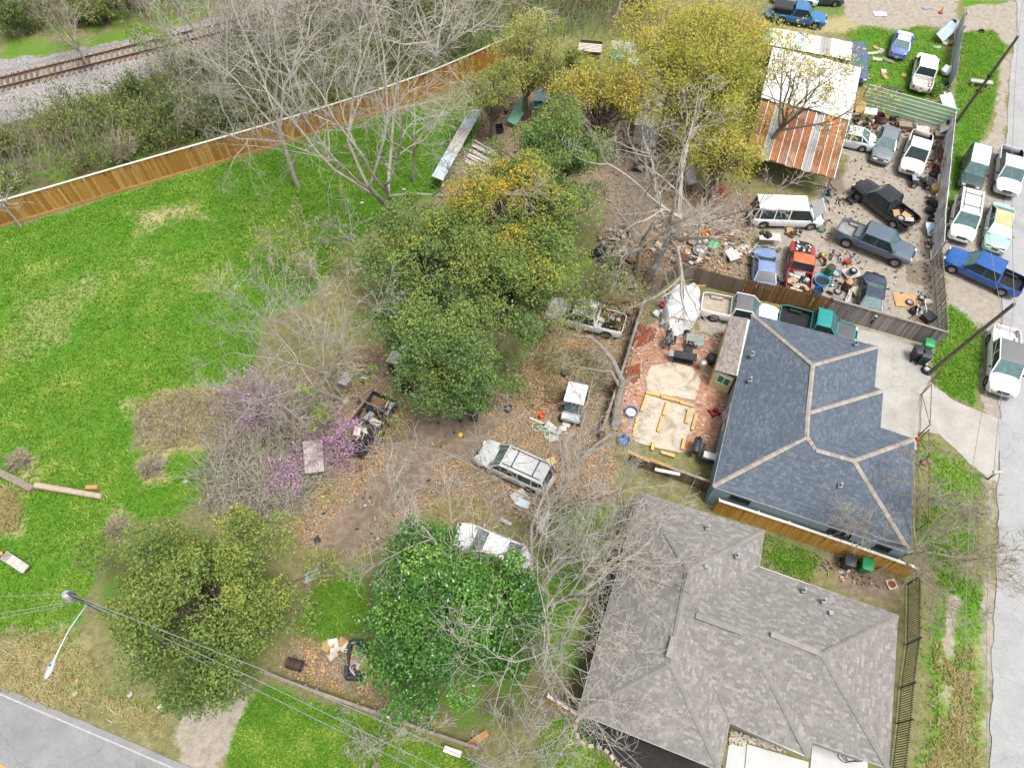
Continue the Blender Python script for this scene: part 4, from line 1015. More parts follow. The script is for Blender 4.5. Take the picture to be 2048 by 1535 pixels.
c = pickup('red pickup with orange rusted roof and bed full of scrap', (1606,486), (1594,590), P_red, L=5.5, crew=False, bl=2.3, m_roof=P_orange, front_parts=False, glass=m_glass_dark, roof=1.78)
red = c
eb = MB().box(1.45, 2.55, -.62, .62, 1.0, 1.075).build('engine_bay', m_dark, c.root)
for k in range(14): MB().bevbox((R.uniform(1.55, 2.45), R.uniform(-.55, .55), 1.1), R.uniform(.12, .35), R.uniform(.1, .3), .1, .02, rz=R.uniform(0, 3)).build('engine_part', R.choice([m_black, m_steel, m_white, m_rust]), c.root)
oxb = sedan('stripped pale blue car without doors beside the red pickup', (1530,500), (1527,578), P_oxblue, L=4.6, doors=False, glass=m_glass_dark)
sedan('navy sedan parked against the grey board fence', (1750,552), (1736,630), P_navy, L=4.6, W=1.75)
suv('white suv with roof rails parked beside the corrugated fence', (1921,492), (1938,378), P_white, L=5.1, rack=True)
suv('dark green boxy suv with white roof behind the white suv', (1938,386), (1958,292), P_dkgreen, L=4.7, W=1.85, m_roof=P_white)
pickup('silver pickup with dark bed at the top of the right parking row', (2014,396), (2024,288), P_silver, crew=False, bl=2.0, L=5.8, W=2.0)
c = sedan('mint green vintage coupe with tan vinyl roof', (1988,506), (2006,404), P_mint, L=5.4, W=1.9, roof=1.38, m_roof=P_tan, coupe=True, rearwin=.9)
pickup('bright blue pickup angled across the sandy verge', (1897,508), (2042,574), P_blue, L=5.8, W=2.0, glass=m_glass_teal)
c = pickup('white crew cab pickup with dark roof panel at the right edge', (2006,796), (2012,648), P_white, L=5.9, W=2.0, m_in=m_white, m_roof=paint('dark_grey_roof', (.12, .125, .13), .4, .2))
pickup('teal pickup with black bed liner between fence and house', (1702,668), (1568,632), P_teal, L=5.5, crew=False, bl=2.3, hood_m=paint('charcoal_hood', (.06, .065, .07), .4, .2))
pickup('white pickup with wooden plank bed beside the tarp heap', (1548,634), (1410,606), P_white, L=5.6, crew=False, bl=2.2, m_in=m_woodbed, m_roof=paint('charcoal_roof', (.1, .1, .11), .4, .2))
wt = pickup('white pickup under the oak against the patio fence', (1092,612), (1252,652), P_whitedirty, L=5.8, crew=True, bl=2.0, m_in=m_rust)
suv('silver suv with roof bars under the bare branches', (962,900), (1098,962), P_silverold, L=5.1, rack=True, roof=1.75)
sedan('white sedan with dark sunroof under the bare branches', (916,1068), (1048,1122), P_white, L=4.9, W=1.82, roof=1.42)

# utility cart with white canopy
cl_, crz, _ = heading((1140,838), (1158,770), .9)
u = thing('utility_cart', 'utility cart with white canopy and clear windscreen under bare branches', 'utility cart', cl_, crz)
for x in (-1.0, 1.0):
    for y in (-.62, .62): add_wheel(u, x, y, .3, .24, m_steel)
MB().bevbox((0, 0, .5), 2.7, 1.3, .3, .06).build('body', P_grey, u, True)
MB().loft([[Vector((x, y*.62, z)) for y in (-1, 1)] for x, z in ((.75, .66), (1.0, .85), (1.35, .6))], False).build('hood', P_silver, u)
MB().bevbox((-.1, 0, .8), .5, 1.2, .14, .03).bevbox((-.38, 0, 1.05), .1, 1.2, .45, .03).build('seat', m_black, u, True)
for x, y in ((.7, -.6), (.7, .6), (-.75, -.6), (-.75, .6)): MB().tube([(x, y, .6), (x-.12*(1 if x > 0 else -1), y*.95, 1.85)], .025, 6).build('canopy_post', m_black, u)
MB().bevbox((-.1, 0, 1.88), 1.6, 1.35, .06, .025).build('canopy', m_tarp, u, True)
MB().poly([(.72, -.56, .85), (.72, .56, .85), (.6, .55, 1.8), (.6, -.55, 1.8)]).build('windscreen', m_glass_teal, u)
MB().tube([(.45, .3, .75), (.3, .3, 1.05)], .02, 6).lathe([(.15, 0), (.17, .015), (.15, .03)], 12, c=(.28, .3, 1.06)).build('steering_wheel', m_black, u)
# ------------------------------------------------------------------ trees and shrubs
def unit(a): return a/np.maximum(1e-9, np.linalg.norm(a, axis=-1, keepdims=True))
def strands(P0, D0, L, R0, R1, k, wander, up, rng):
    """N wandering polylines of k points"""
    N = len(P0); P = np.zeros((N, k, 3)); P[:, 0] = P0; D = unit(D0.copy()); st = (L/(k-1))[:, None]
    for i in range(1, k):
        D = unit(D+rng.normal(0, wander, (N, 3))+np.array([0, 0, up])); P[:, i] = P[:, i-1]+D*st
    tt = np.linspace(0, 1, k)[None, :]; Rr = R0[:, None]*(1-tt)+R1[:, None]*tt
    return P, Rr
def children(P, Rr, m, t0, ang, angj, rng):
    """start points, directions, radii of m children on every strand"""
    N, k, _ = P.shape; t = rng.uniform(t0, 1, (N, m)); t[:, 0] = 1.0
    f = t*(k-1); i = np.minimum(f.astype(int), k-2); w = (f-i)[..., None]; n = np.arange(N)[:, None]
    A, B = P[n, i], P[n, i+1]; S = A*(1-w)+B*w; D = unit(B-A)
    r = Rr[n, i]*(1-w[..., 0])+Rr[n, i+1]*w[..., 0]
    q = unit(np.cross(D, rng.normal(0, 1, D.shape))); a = np.abs(rng.normal(ang, angj, t.shape)); a[:, 0] *= .4
    C = D*np.cos(a)[..., None]+q*np.sin(a)[..., None]
    return S.reshape(-1, 3), C.reshape(-1, 3), r.reshape(-1), t.reshape(-1)
def tubes(sets, sides=3):
    """list of (P (N,k,3), R (N,k)) to one triangle-free quad mesh"""
    VV, FF, n0 = [], [], 0
    for P, Rr, s in [(a, b, c if c else sides) for a, b, c in sets]:
        N, k, _ = P.shape; D = np.zeros_like(P); D[:, 1:-1] = P[:, 2:]-P[:, :-2]; D[:, 0] = P[:, 1]-P[:, 0]; D[:, -1] = P[:, -1]-P[:, -2]; D = unit(D)
        ref = np.where(np.abs(D[..., 2:3]) > .9, np.array([1., 0, 0]), np.array([0, 0, 1.])); X = unit(np.cross(D, ref)); Y = np.cross(D, X)
        a = np.arange(s)*2*np.pi/s
        V = P[:, :, None]+Rr[..., None, None]*(X[:, :, None]*np.cos(a)[:, None]+Y[:, :, None]*np.sin(a)[:, None])
        idx = np.arange(N*k*s).reshape(N, k, s)+n0; nx = np.roll(idx, -1, 2)
        F = np.stack([idx[:, :-1], nx[:, :-1], nx[:, 1:], idx[:, 1:]], -1).reshape(-1, 4)
        VV.append(V.reshape(-1, 3)); FF.append(F); n0 += N*k*s
    return np.concatenate(VV), np.concatenate(FF)
def leaf_quads(C, size, rng, asp=.5, upw=.6):
    """one pointed leaf per centre; size array"""
    N = len(C); nrm = unit(rng.normal(0, 1, (N, 3))+np.array([0, 0, upw])); u = unit(np.cross(nrm, rng.normal(0, 1, (N, 3)))); v = np.cross(nrm, u)
    s = size[:, None]
    V = np.stack([C-u*s, C-v*s*asp+u*s*.1, C+u*s, C+v*s*asp+u*s*.1], 1).reshape(-1, 3)
    return V, np.arange(N*4).reshape(N, 4)
def bark(name, c, c2): return mat(name, c, c2, .95, scale=4, vary=.12, bump=.5, bscale=20)
m_bark_pale = bark('pale_grey_bark', (.38, .355, .31), (.22, .2, .17)); m_bark = bark('grey_brown_bark', (.24, .2, .16), (.13, .105, .08)); m_bark_dark = bark('dark_bark', (.12, .095, .07), (.06, .05, .04)); m_bark_tan = bark('tan_twig_bark', (.34, .3, .225), (.22, .19, .135)); m_dead = bark('dead_grey_wood', (.26, .235, .2), (.14, .125, .11))
LEAF = {
 'oak': attr_mat('oak_leaf', [(0, (.06, .12, .04)), (.35, (.145, .23, .068)), (.64, (.225, .3, .072)), (.84, (.3, .3, .055)), (1, (.6, .4, .05))], rough=.6, bump=0, grain=0, transl=.25),
 'oak2': attr_mat('oak_leaf_olive', [(0, (.08, .14, .037)), (.4, (.18, .25, .058)), (.68, (.25, .3, .06)), (.86, (.36, .35, .065)), (1, (.5, .4, .06))], rough=.6, bump=0, grain=0, transl=.25),
 'magnolia': attr_mat('glossy_broad_leaf', [(0, (.02, .075, .016)), (.4, (.05, .15, .026)), (.75, (.11, .26, .038)), (1, (.22, .38, .06))], rough=.35, bump=0, grain=0, transl=.2, spec=.5),
 'spring': attr_mat('spring_yellow_leaf', [(0, (.25, .3, .04)), (.4, (.42, .42, .075)), (.7, (.52, .44, .11)), (1, (.58, .42, .17))], rough=.7, bump=0, grain=0, transl=.35),
 'pale': attr_mat('pale_green_leaf', [(0, (.14, .19, .045)), (.5, (.27, .31, .075)), (1, (.42, .42, .13))], rough=.7, bump=0, grain=0, transl=.35),
 'lime': attr_mat('lime_green_leaf', [(0, (.1, .22, .015)), (1, (.3, .42, .04))], rough=.7, bump=0, grain=0, transl=.35),
 'brush': attr_mat('thicket_leaf', [(0, (.045, .09, .02)), (.5, (.13, .19, .04)), (1, (.34, .34, .08))], rough=.7, bump=0, grain=0, transl=.3),
 'pink': attr_mat('pink_blossom', [(0, (.45, .17, .45)), (1, (.72, .42, .7))], rough=.7, bump=0, grain=0, transl=.3),
}
def crown_obj(root, C, sz, tint, leaf, rng, name='crown', asp=.5, upw=.6):
    V, F = leaf_quads(C, sz, rng, asp, upw)
    return inst(name, fast_mesh(name, V, F, LEAF[leaf], {'tint': np.repeat(np.clip(tint, 0, 1), 4)}), root)
NAMES = []
def bare_tree(label, base, h, spread, seed, lean=(0, 0), limbs=6, m=(6, 6, 5), mat_=None, r0=.28, fork=.35, trunks=1, leaves=0, leaf='spring', lsize=.13, ang=.75, wander=.16, up=.06, tmin=.0125, name='bare_tree', group=None, tint=(.5, .25), limb_ang=.8, clump=.28):
    """trunk, limbs, branches and twigs grown level by level; optional leaves on the twigs"""
    rng = np.random.default_rng(seed); root = thing(name, label, 'tree', base, 0, group)
    hf = h*fork; ln = np.array([lean[0], lean[1], 0.])
    P0 = np.zeros((trunks, 3)); P0[:, :2] = rng.normal(0, .12 if trunks > 1 else 0, (trunks, 2))
    D0 = np.array([[0, 0, 1.]]*trunks)+ln+rng.normal(0, .28 if trunks > 1 else .05, (trunks, 3))*np.array([1, 1, 0])
    T, TR = strands(P0, D0, np.full(trunks, hf+.01), np.full(trunks, r0/math.sqrt(trunks)), np.full(trunks, r0*.72/math.sqrt(trunks)), 6, .05, .02, rng)
    T[:, 0, 2] -= .1
    V, F = tubes([(T, TR, 8)]); inst('trunk', fast_mesh('trunk', V, F, mat_ or m_bark_pale, smooth=True), root)
    per = max(2, limbs//trunks); S, D, r, t_ = children(T, TR, per, .6, limb_ang, .2, rng)
    n = len(S); az = np.arange(n)*2.4+rng.uniform(0, 6); rad = np.tan(np.clip(rng.normal(limb_ang, .2, n), .15, 1.3))
    D = unit(np.stack([np.cos(az)*rad, np.sin(az)*rad, np.ones(n)], 1)+ln*.8)
    Llimb = (h-hf)*rng.uniform(.75, 1.05, n)*(.55+.45*spread/np.maximum(.1, (h-hf)*.7))
    L1, R1 = strands(S, D, Llimb, r*.68, r*.24, 8, wander*.8, up, rng)
    sets = [(L1, R1, 5)]; cur, cr = L1, R1; ln_ = Llimb
    last = None
    for lv, mm in enumerate(m):
        S, D, r, t_ = children(cur, cr, mm, .22, ang, .22, rng)
        L = np.repeat(ln_, mm)*rng.uniform(.38, .68, len(S))*(1.15-.45*t_)
        ra = np.maximum(tmin, r*.62); rb = np.maximum(tmin*.55, ra*.3)
        k = 6 if lv == 0 else 5 if lv == 1 else 3
        cur, cr = strands(S, D, L, ra, rb, k, wander*(1+.35*lv), up*.6, rng); ln_ = L
        sets.append((cur, cr, 4 if lv == 0 else 3))
    V, F = tubes(sets); inst('branches', fast_mesh('branches', V, F, mat_ or m_bark_pale), root)
    if leaves:
        N, k, _ = cur.shape; pick = rng.integers(0, N, leaves); C = cur[pick, rng.integers(max(0, k-2), k, leaves)]+rng.normal(0, clump, (leaves, 3))
        ti = rng.normal(tint[0], .12, N)[pick]+rng.normal(0, tint[1]*.5, leaves)+.2*fbm(C[:, 0], C[:, 1], .5, seed)
        crown_obj(root, C, rng.uniform(.6, 1.2, leaves)*lsize, ti, leaf, rng)
    return root
def leafy_tree(label, cpx, zc, rx, ry, rz_, seed, clumps=60, per=380, leaf='oak', lsize=.095, cr=1.15, tips=None, mat_=None, base=None, trunk_r=.3, name='evergreen_tree', group=None, tint=.35, asp=.5, low=-.35, upw=.6, stems=1):
    """limbs reaching leaf clumps spread over the crown; tips: (direction, amount) of yellowing young growth"""
    rng = np.random.default_rng(seed); c = G(*cpx, zc); b = base or Vector((c.x, c.y, 0)); b = Vector((b.x, b.y, 0))
    root = thing(name, label, 'tree', b, 0, group); cc = np.array([c.x-b.x, c.y-b.y, zc])
    d = unit(rng.normal(0, 1, (clumps*4, 3))); d = d[d[:, 2] > low][:clumps]
    rr = rng.uniform(.3, 1.08, len(d))**.7; th_ = np.arctan2(d[:, 1], d[:, 0]); sh = 1+.18*np.sin(3*th_+seed)+.13*np.sin(5*th_+2.3*seed)
    CC = cc+d*np.array([rx, ry, rz_])*(rr*sh)[:, None]
    nst = stems; P0 = np.zeros((nst, 3)); P0[:, :2] = rng.normal(0, .15*(nst > 1), (nst, 2)); P0[:, 2] = -.1
    tp = cc*np.array([.5, .5, 0])+np.array([0, 0, zc*.55]); T, TR = strands(P0, np.repeat((tp-P0.mean(0))[None], nst, 0)/zc+rng.normal(0, .12*(nst > 1), (nst, 3)), np.full(nst, np.linalg.norm(tp)), np.full(nst, trunk_r), np.full(nst, trunk_r*.7), 6, .05, 0, rng)
    V, F = tubes([(T, TR, 8)]); inst('trunk', fast_mesh('trunk', V, F, mat_ or m_bark_dark, smooth=True), root)
    A = T[rng.integers(0, nst, len(CC)), rng.integers(3, 6, len(CC))]; k = 6; tt = np.linspace(0, 1, k)[None, :, None]
    P = A[:, None]*(1-tt)+CC[:, None]*tt; P[:, 1:-1] += rng.normal(0, .18, P[:, 1:-1].shape); P[..., 2] += (np.sin(tt[..., 0]*np.pi)*.25)
    Rr = np.linspace(.1, .03, k)[None, :]*rng.uniform(.7, 1.2, (len(CC), 1))
    S, D, r, _ = children(P, Rr, 5, .5, .8, .3, rng); tw, twr = strands(S, D, rng.uniform(.5, 1.1, len(S)), np.full(len(S), .022), np.full(len(S), .01), 4, .25, 0, rng)
    V, F = tubes([(P, Rr, 4), (tw, twr, 3)]); inst('limbs', fast_mesh('limbs', V, F, mat_ or m_bark_dark), root)
    # leaves, thick on the outside of each clump
    nC = len(CC); crr = cr*rng.uniform(.5, 1.25, nC); idx = np.repeat(np.arange(nC), per)
    dd = unit(rng.normal(0, 1, (len(idx), 3))); rad = rng.uniform(.25, 1, len(idx))**.45
    bump = 1+.25*np.sin(dd[:, 0]*5+idx)*np.cos(dd[:, 1]*6+idx*2)
    L = CC[idx]+dd*(crr[idx]*rad*bump)[:, None]*np.array([1, 1, .75])
    ct = tint+rng.normal(0, .12, nC)
    if tips:
        tv = np.array(tips[0]); s_ = ((CC-cc)/np.array([rx, ry, rz_]))@tv; ct = ct+np.clip(s_+.2, 0, 1)*tips[1]*rng.uniform(.3, 1.3, nC)
    ti = ct[idx]+rng.normal(0, .07, len(idx))+.12*(dd[:, 2] > .3)  # upper leaves of each clump get a lighter tint, top light put into colour
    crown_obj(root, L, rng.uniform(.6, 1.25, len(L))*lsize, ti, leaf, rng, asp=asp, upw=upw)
    return root

# broadleaf evergreens
leafy_tree('dark evergreen oak spreading over the dirt track and white canopy', (895,695), 5.5, 4.2, 3.8, 2.8, 101, 58, 560, tint=.34, cr=1.2)
leafy_tree('low dark evergreen lobe drooping at the end of the dirt track', (945,785), 3.4, 2.5, 1.8, 1.8, 102, 20, 672, tint=.28, cr=1.0)
leafy_tree('olive green oak at the lawn edge, left of the orange tipped oak', (848,505), 5.5, 4.4, 3.7, 2.6, 103, 56, 540, tint=.4, cr=1.2, tips=((.2, .2, .8), .12))
leafy_tree('green oak behind the orange tipped oak, nearest the metal sheets', (1100,320), 6.0, 4.2, 3.6, 3.2, 104, 54, 540, tint=.36, cr=1.15)
leafy_tree('oak with bright orange yellow young leaves amid the oak group', (1050,410), 6.3, 4.6, 3.7, 2.8, 105, 58, 540, tint=.4, cr=1.15, tips=((-.4, -.3, .4), .65))
leafy_tree('yellowish green oak between orange tipped oak and white pickup', (1030,535), 5.4, 4.2, 2.8, 2.4, 106, 54, 540, tint=.42, cr=1.15, tips=((.1, .5, .6), .22), low=-.2)
leafy_tree('wide olive yellow evergreen beside the street lamp', (405,1195), 4.6, 5.4, 4.3, 3.0, 107, 68, 660, leaf='oak2', tint=.26, cr=1.25, tips=((.3, .45, .4), .34), trunk_r=.22, stems=3)
leafy_tree('glossy bright green broadleaf tree in the bottom middle', (893,1240), 5.2, 4.2, 4.3, 3.6, 108, 100, 500, leaf='magnolia', lsize=.088, tint=.5, cr=1.15, asp=.6, low=-.5, upw=1.0)
leafy_tree('loose pale green tree at the far end of the plank fence', (1052,115), 6.0, 3.0, 2.6, 4.2, 109, 36, 210, leaf='pale', tint=.75, cr=1.2, mat_=m_bark, name='spring_tree')
leafy_tree('thin pale olive tree over the scrap metal sheets', (985,180), 5.0, 3.0, 2.6, 2.6, 110, 30, 170, leaf='pale', tint=.5, cr=1.0, mat_=m_bark, name='spring_tree')
leafy_tree('pale olive tree below the teal chairs', (1130,165), 4.2, 3.4, 2.6, 2.4, 111, 40, 230, leaf='pale', tint=.4, cr=1.0, mat_=m_bark, name='spring_tree')
leafy_tree('tall yellow green tree beside the white roofed shed', (1400,165), 7.0, 6.2, 5.2, 4.4, 112, 92, 250, leaf='spring', tint=.32, cr=1.5, mat_=m_bark, name='spring_tree', lsize=.1)
leafy_tree('orange yellow tree at the top, behind the tallest yellow tree', (1350,75), 6.5, 4.6, 3.4, 3.2, 113, 54, 230, leaf='spring', tint=.55, cr=1.4, mat_=m_bark, name='spring_tree', lsize=.1)
leafy_tree('orange yellow tree at the top, next to the tin carport', (1465,90), 6.0, 3.0, 3.4, 3.0, 118, 36, 220, leaf='spring', tint=.68, cr=1.3, mat_=m_bark, name='spring_tree', lsize=.1)
leafy_tree('mustard yellow tree left of the tallest yellow tree', (1200,205), 5.4, 4.6, 2.8, 2.4, 114, 56, 250, leaf='spring', tint=.52, cr=1.4, mat_=m_bark, name='spring_tree', lsize=.1)
leafy_tree('yellow green tree hanging in front of the rusty tin roof', (1450,300), 5.0, 3.6, 2.6, 2.2, 115, 34, 240, leaf='spring', tint=.36, cr=1.3, mat_=m_bark, name='spring_tree', lsize=.1)
# bare and budding trees
bare_tree('budding tree reaching over the white shed roof', G(1512,330), 9.5, 4.2, 31, (.22, .2), 7, (6, 6, 4), m_bark, .24, .45, leaves=2600, leaf='spring', lsize=.12, tint=(.6, .3), name='budding_tree')
bare_tree('tall forked bare tree on the lawn in front of the plank fence', G(790,432), 19, 9, 32, (-.06, .03), 9, (7, 8, 6), m_bark_pale, .34, .3, 2, ang=.8, wander=.2)
bare_tree('slim bare tree leaning left on the lawn near the plank fence', G(597,374), 15, 6, 33, (-.2, .12), 6, (6, 6, 5), m_bark_pale, .2, .45)
bare_tree('thin bare tree on the lawn right of the forked tree', G(828,365), 12, 4, 34, (0, .05), 5, (5, 6, 4), m_bark_pale, .13, .4)
bare_tree('wide bare tree beyond the fence at top centre left', G(610,215), 13, 7.5, 35, (-.1, .05), 8, (7, 8, 6), m_bark_pale, .22, .3, ang=.85, wander=.2)
bare_tree('wide bare tree beyond the fence at top centre right', G(880,175), 13, 7.5, 36, (0, .05), 8, (7, 8, 6), m_bark_pale, .22, .3, ang=.85, wander=.2)
bare_tree('bare tree overhanging the railway track', G(470,215), 12, 6.5, 37, (-.05, .1), 6, (7, 6, 5), m_bark_pale, .2, .3, ang=.85)
bare_tree('bare grey tree over the railway at the top centre left', G(560,95), 11, 6.5, 57, (0, .05), 7, (7, 7, 5), m_bark_pale, .2, .3, ang=.85)
bare_tree('bare grey tree over the railway at the top centre right', G(760,60), 11, 6.5, 58, (0, .05), 7, (7, 7, 5), m_bark_pale, .2, .3, ang=.85)
bare_tree('bare tree in the scrap yard beside the white van', G(1296,556), 13.5, 8, 38, (.16, .06), 7, (6, 7, 5), m_bark_pale, .33, .45, ang=.85, wander=.2, limb_ang=1.0)
bare_tree('slender bare tree with a blue bucket on its trunk', G(1274,548), 9.0, 3.2, 39, (-.08, .05), 5, (6, 6, 5), m_bark_pale, .2, .45)
bare_tree('large bare tree shading the white sedan and the taupe roof', G(1075,1225), 10, 8.5, 40, (.02, .02), 10, (8, 8, 6), m_bark_pale, .24, .2, ang=.8, wander=.2, limb_ang=1.15)
bare_tree('bare multi stemmed tree over the silver suv', G(1110,1020), 9, 7, 41, (0, .05), 8, (6, 7, 5), m_bark_pale, .2, .2, 3, ang=.8, wander=.2, limb_ang=.85)
bare_tree('bare grey shrubby tree at the lawn edge above the loaded trailer', G(682,795), 9, 6, 42, (-.28, .12), 8, (7, 7, 5), m_bark_pale, .2, .3, 2, ang=.8)
bare_tree('bare tree leaning over the verge at the orange fence end', G(1752,1140), 7, 3.8, 43, (.7, .2), 8, (8, 9, 6), m_bark_tan, .1, .4, ang=.7, wander=.16)
bare_tree('small bare tree at the left end of the plank fence', G(42,452), 5.0, 1.8, 44, (-.18, .1), 5, (5, 5, 4), m_bark_pale, .1, .45)
bare_tree('bare reddish tree between railway and far thicket', G(180,140), 8, 2.6, 45, (-.1, .1), 6, (6, 6, 5), m_bark_tan, .13, .35)
bare_tree('little bare tree on the lawn left of the olive green oak', G(722,520), 5, 2.0, 46, (-.12, .1), 5, (6, 6, 4), m_bark_pale, .1, .35)
bare_tree('budding pale shrub tree on the lawn edge', G(640,560), 5, 3.0, 47, (-.2, .1), 6, (6, 6, 4), m_bark_tan, .1, .2, 2, leaves=1500, leaf='pale', lsize=.1, tint=(.7, .3), name='budding_tree')
bare_tree('lime green sapling growing beside the railway track', G(335,150), 5.5, 1.8, 48, (0, .1), 5, (5, 5, 3), m_bark_tan, .08, .3, leaves=1100, leaf='lime', lsize=.14, tint=(.5, .5), name='sapling')
bare_tree('sparse lime leaved tree above the loaded trailer', G(720,805), 5.0, 2.8, 49, (.1, -.1), 5, (5, 4, 3), m_bark_tan, .09, .25, leaves=800, leaf='lime', lsize=.12, tint=(.5, .5), name='sapling', clump=.16)
bare_tree('bare sapling by the low grey fence at the bottom', G(760,1495), 3.2, 2.2, 50, (0, .1), 6, (6, 6, 4), m_bark_pale, .06, .15, 3, name='bare_sapling')
bare_tree('bare sapling at the bottom beside the planting bed', G(1040,1520), 3.6, 2.4, 51, (0, .1), 6, (6, 6, 4), m_bark_pale, .07, .15, 3, name='bare_sapling')
bare_tree('budding olive shrub tree beside the white pickup', G(1075,720), 4.5, 3.0, 52, (0, .1), 6, (6, 6, 4), m_bark_tan, .08, .2, 3, leaves=1400, leaf='pale', lsize=.1, tint=(.45, .3), name='budding_tree')
bare_tree('green budding tree hanging over the white pickup bed', G(1190,640), 4.6, 2.6, 53, (0, .05), 6, (6, 6, 4), m_bark, .1, .25, 2, leaves=2400, leaf='oak', lsize=.1, tint=(.5, .3), name='budding_tree')
bare_tree('bare tree beside the orange fenced house corner at top', G(1225,60), 10, 2.6, 54, (.03, .05), 4, (5, 5, 4), m_bark_pale, .18, .6)
bare_tree('bare trunk tree in the woods at the top edge', G(1145,40), 9, 2.6, 55, (.0, .05), 4, (5, 5, 4), m_bark, .15, .5)
bare_tree('dark bare tree leaning over the railway at the top', G(305,48), 7, 2.6, 56, (-.15, .1), 5, (6, 6, 4), m_bark, .14, .4)
# broken grey tree lying over the patio fence
bt = thing('broken_tree', 'broken dead grey tree leaning across the patio fence', 'tree', G(1228,858))
o0 = Vector(bt.location)
def rel(pts): return [G(u, v, z)-o0 for u, v, z in pts]
MB().tube(rel([(1228,858,-.1),(1236,800,1.2),(1246,760,2.2)]), [.3, .26, .2], 9).build('trunk', m_dead, bt, True)
MB().tube(rel([(1246,764,2.1),(1225,720,2.6),(1200,690,2.9),(1181,674,3.0),(1150,672,2.9),(1100,668,2.8)]), [.2, .16, .14, .12, .09, .05], 8).build('limb', m_dead, bt, True)
MB().tube(rel([(1240,775,1.9),(1262,754,2.3),(1276,751,2.5)]), [.18, .14, .12], 8).build('limb', m_dead, bt, True)
MB().tube(rel([(1242,778,1.8),(1222,742,2.3),(1205,742,2.4),(1160,734,2.4),(1130,730,2.3)]), [.14, .1, .08, .06, .03], 7).build('limb', m_dead, bt, True)
MB().tube(rel([(1220,870,.2),(1190,890,.8),(1150,930,1.2)]), [.16, .1, .05], 7).build('limb', m_dead, bt, True)

# ---- thickets, shrubs, ground cover
def px_points(poly, n, rng, z=0):
    P = np.array([(p.x, p.y) for p in GA(poly)]); out = []
    lo, hi = P.min(0), P.max(0)
    while sum(map(len, out)) < n:
        q = rng.uniform(lo, hi, (n*2, 2)); out.append(q[sdist(q[:, 0], q[:, 1], P) > 0])
    return np.concatenate(out)[:n]
def thicket(name, label, poly, stems, h, leaves, leaf, seed, m_, tilt=.35, lsize=.1, tint=(.45, .25)):
    rng = np.random.default_rng(seed); q = px_points(poly, stems, rng); S = np.c_[q, np.zeros(len(q))]
    cl = .55+.6*np.clip(fbm(q[:, 0], q[:, 1], .35, seed)+.35, 0, 1)
    D = np.c_[rng.normal(0, tilt, (len(q), 2)), np.ones(len(q))]
    P, Rr = strands(S, D, h*cl*rng.uniform(.5, 1.2, len(q)), np.full(len(q), .026), np.full(len(q), .009), 4, .16, .0, rng)
    S2, D2, r2, _ = children(P, Rr, 3, .3, .6, .25, rng); P2, R2 = strands(S2, D2, rng.uniform(.3, .9, len(S2))*h*.35, np.full(len(S2), .014), np.full(len(S2), .007), 3, .2, 0, rng)
    V, F = tubes([(P, Rr, 3), (P2, R2, 3)])
    o = inst(name, fast_mesh(name, V, F, m_)); tag(o, label, kind='stuff')
    if leaves:
        keep = np.clip(fbm(q[:, 0], q[:, 1], .22, seed+5)+.25, 0, 1); pr = keep/keep.sum()
        pick = rng.choice(len(q), leaves, p=pr); C = P[pick, rng.integers(1, 4, leaves)]+rng.normal(0, .22, (leaves, 3)); C[:, 2] = np.abs(C[:, 2])
        ti = tint[0]+rng.normal(0, tint[1], leaves)+.35*fbm(C[:, 0], C[:, 1], .3, seed+2)
        l = crown_obj(None, C, rng.uniform(.6, 1.2, leaves)*lsize, ti, leaf, rng, name+'_foliage'); tag(l, label.replace('stems', 'foliage') if 'stems' in label else label+' foliage', kind='stuff')
thicket('railway_thicket', 'dense brown and grey bramble stems between plank fence and railway', [(-40,262),(110,228),(250,180),(420,125),(560,80),(800,30),(1020,0),(1010,88),(760,178),(520,252),(200,342),(-40,402)], 3000, 2.9, 46000, 'brush', 61, m_bark_tan, .3, .13, (.42, .25))
thicket('track_thicket', 'tall grey brush stems hiding the far railway track', [(440,100),(560,50),(760,0),(960,-40),(1010,-10),(900,25),(700,70),(560,105),(470,130)], 900, 4.2, 6000, 'brush', 67, m_bark_tan, .3, .12, (.5, .25))
thicket('far_thicket', 'tangled green and brown woods stems along the top edge', [(-60,-60),(430,-60),(400,8),(330,25),(140,58),(-60,50)], 1700, 3.2, 26000, 'brush', 62, m_bark_tan, .3, .13, (.4, .25))
thicket('wood_edge_thicket', 'tangled woods stems at the top centre', [(900,-60),(1340,-70),(1300,30),(1235,80),(1130,78),(1030,80),(1020,10)], 1100, 3.0, 12000, 'brush', 63, m_bark_tan, .3, .12, (.35, .25))
thicket('vine_thicket', 'grey tangled vine stems beside the loaded trailer', [(410,1000),(430,900),(480,830),(560,775),(650,800),(690,870),(650,960),(580,1040),(480,1070)], 1700, 2.2, 500, 'brush', 64, bark('vine_bark', (.47, .43, .37), (.32, .285, .24)), .8, .08, (.7, .2))
thicket('dead_weed_patch', 'grey brown dead weed stems on the lawn mound', [(275,830),(330,800),(430,790),(520,780),(540,850),(440,880),(320,895),(280,880)], 900, .9, 500, 'brush', 65, m_bark_tan, 1.1, .07, (.7, .2))
thicket('fence_weeds', 'olive weed stems under the broken tree', [(1060,700),(1220,700),(1210,790),(1060,820),(1010,760)], 500, .8, 1600, 'pale', 66, m_bark_tan, .8, .08, (.4, .2))
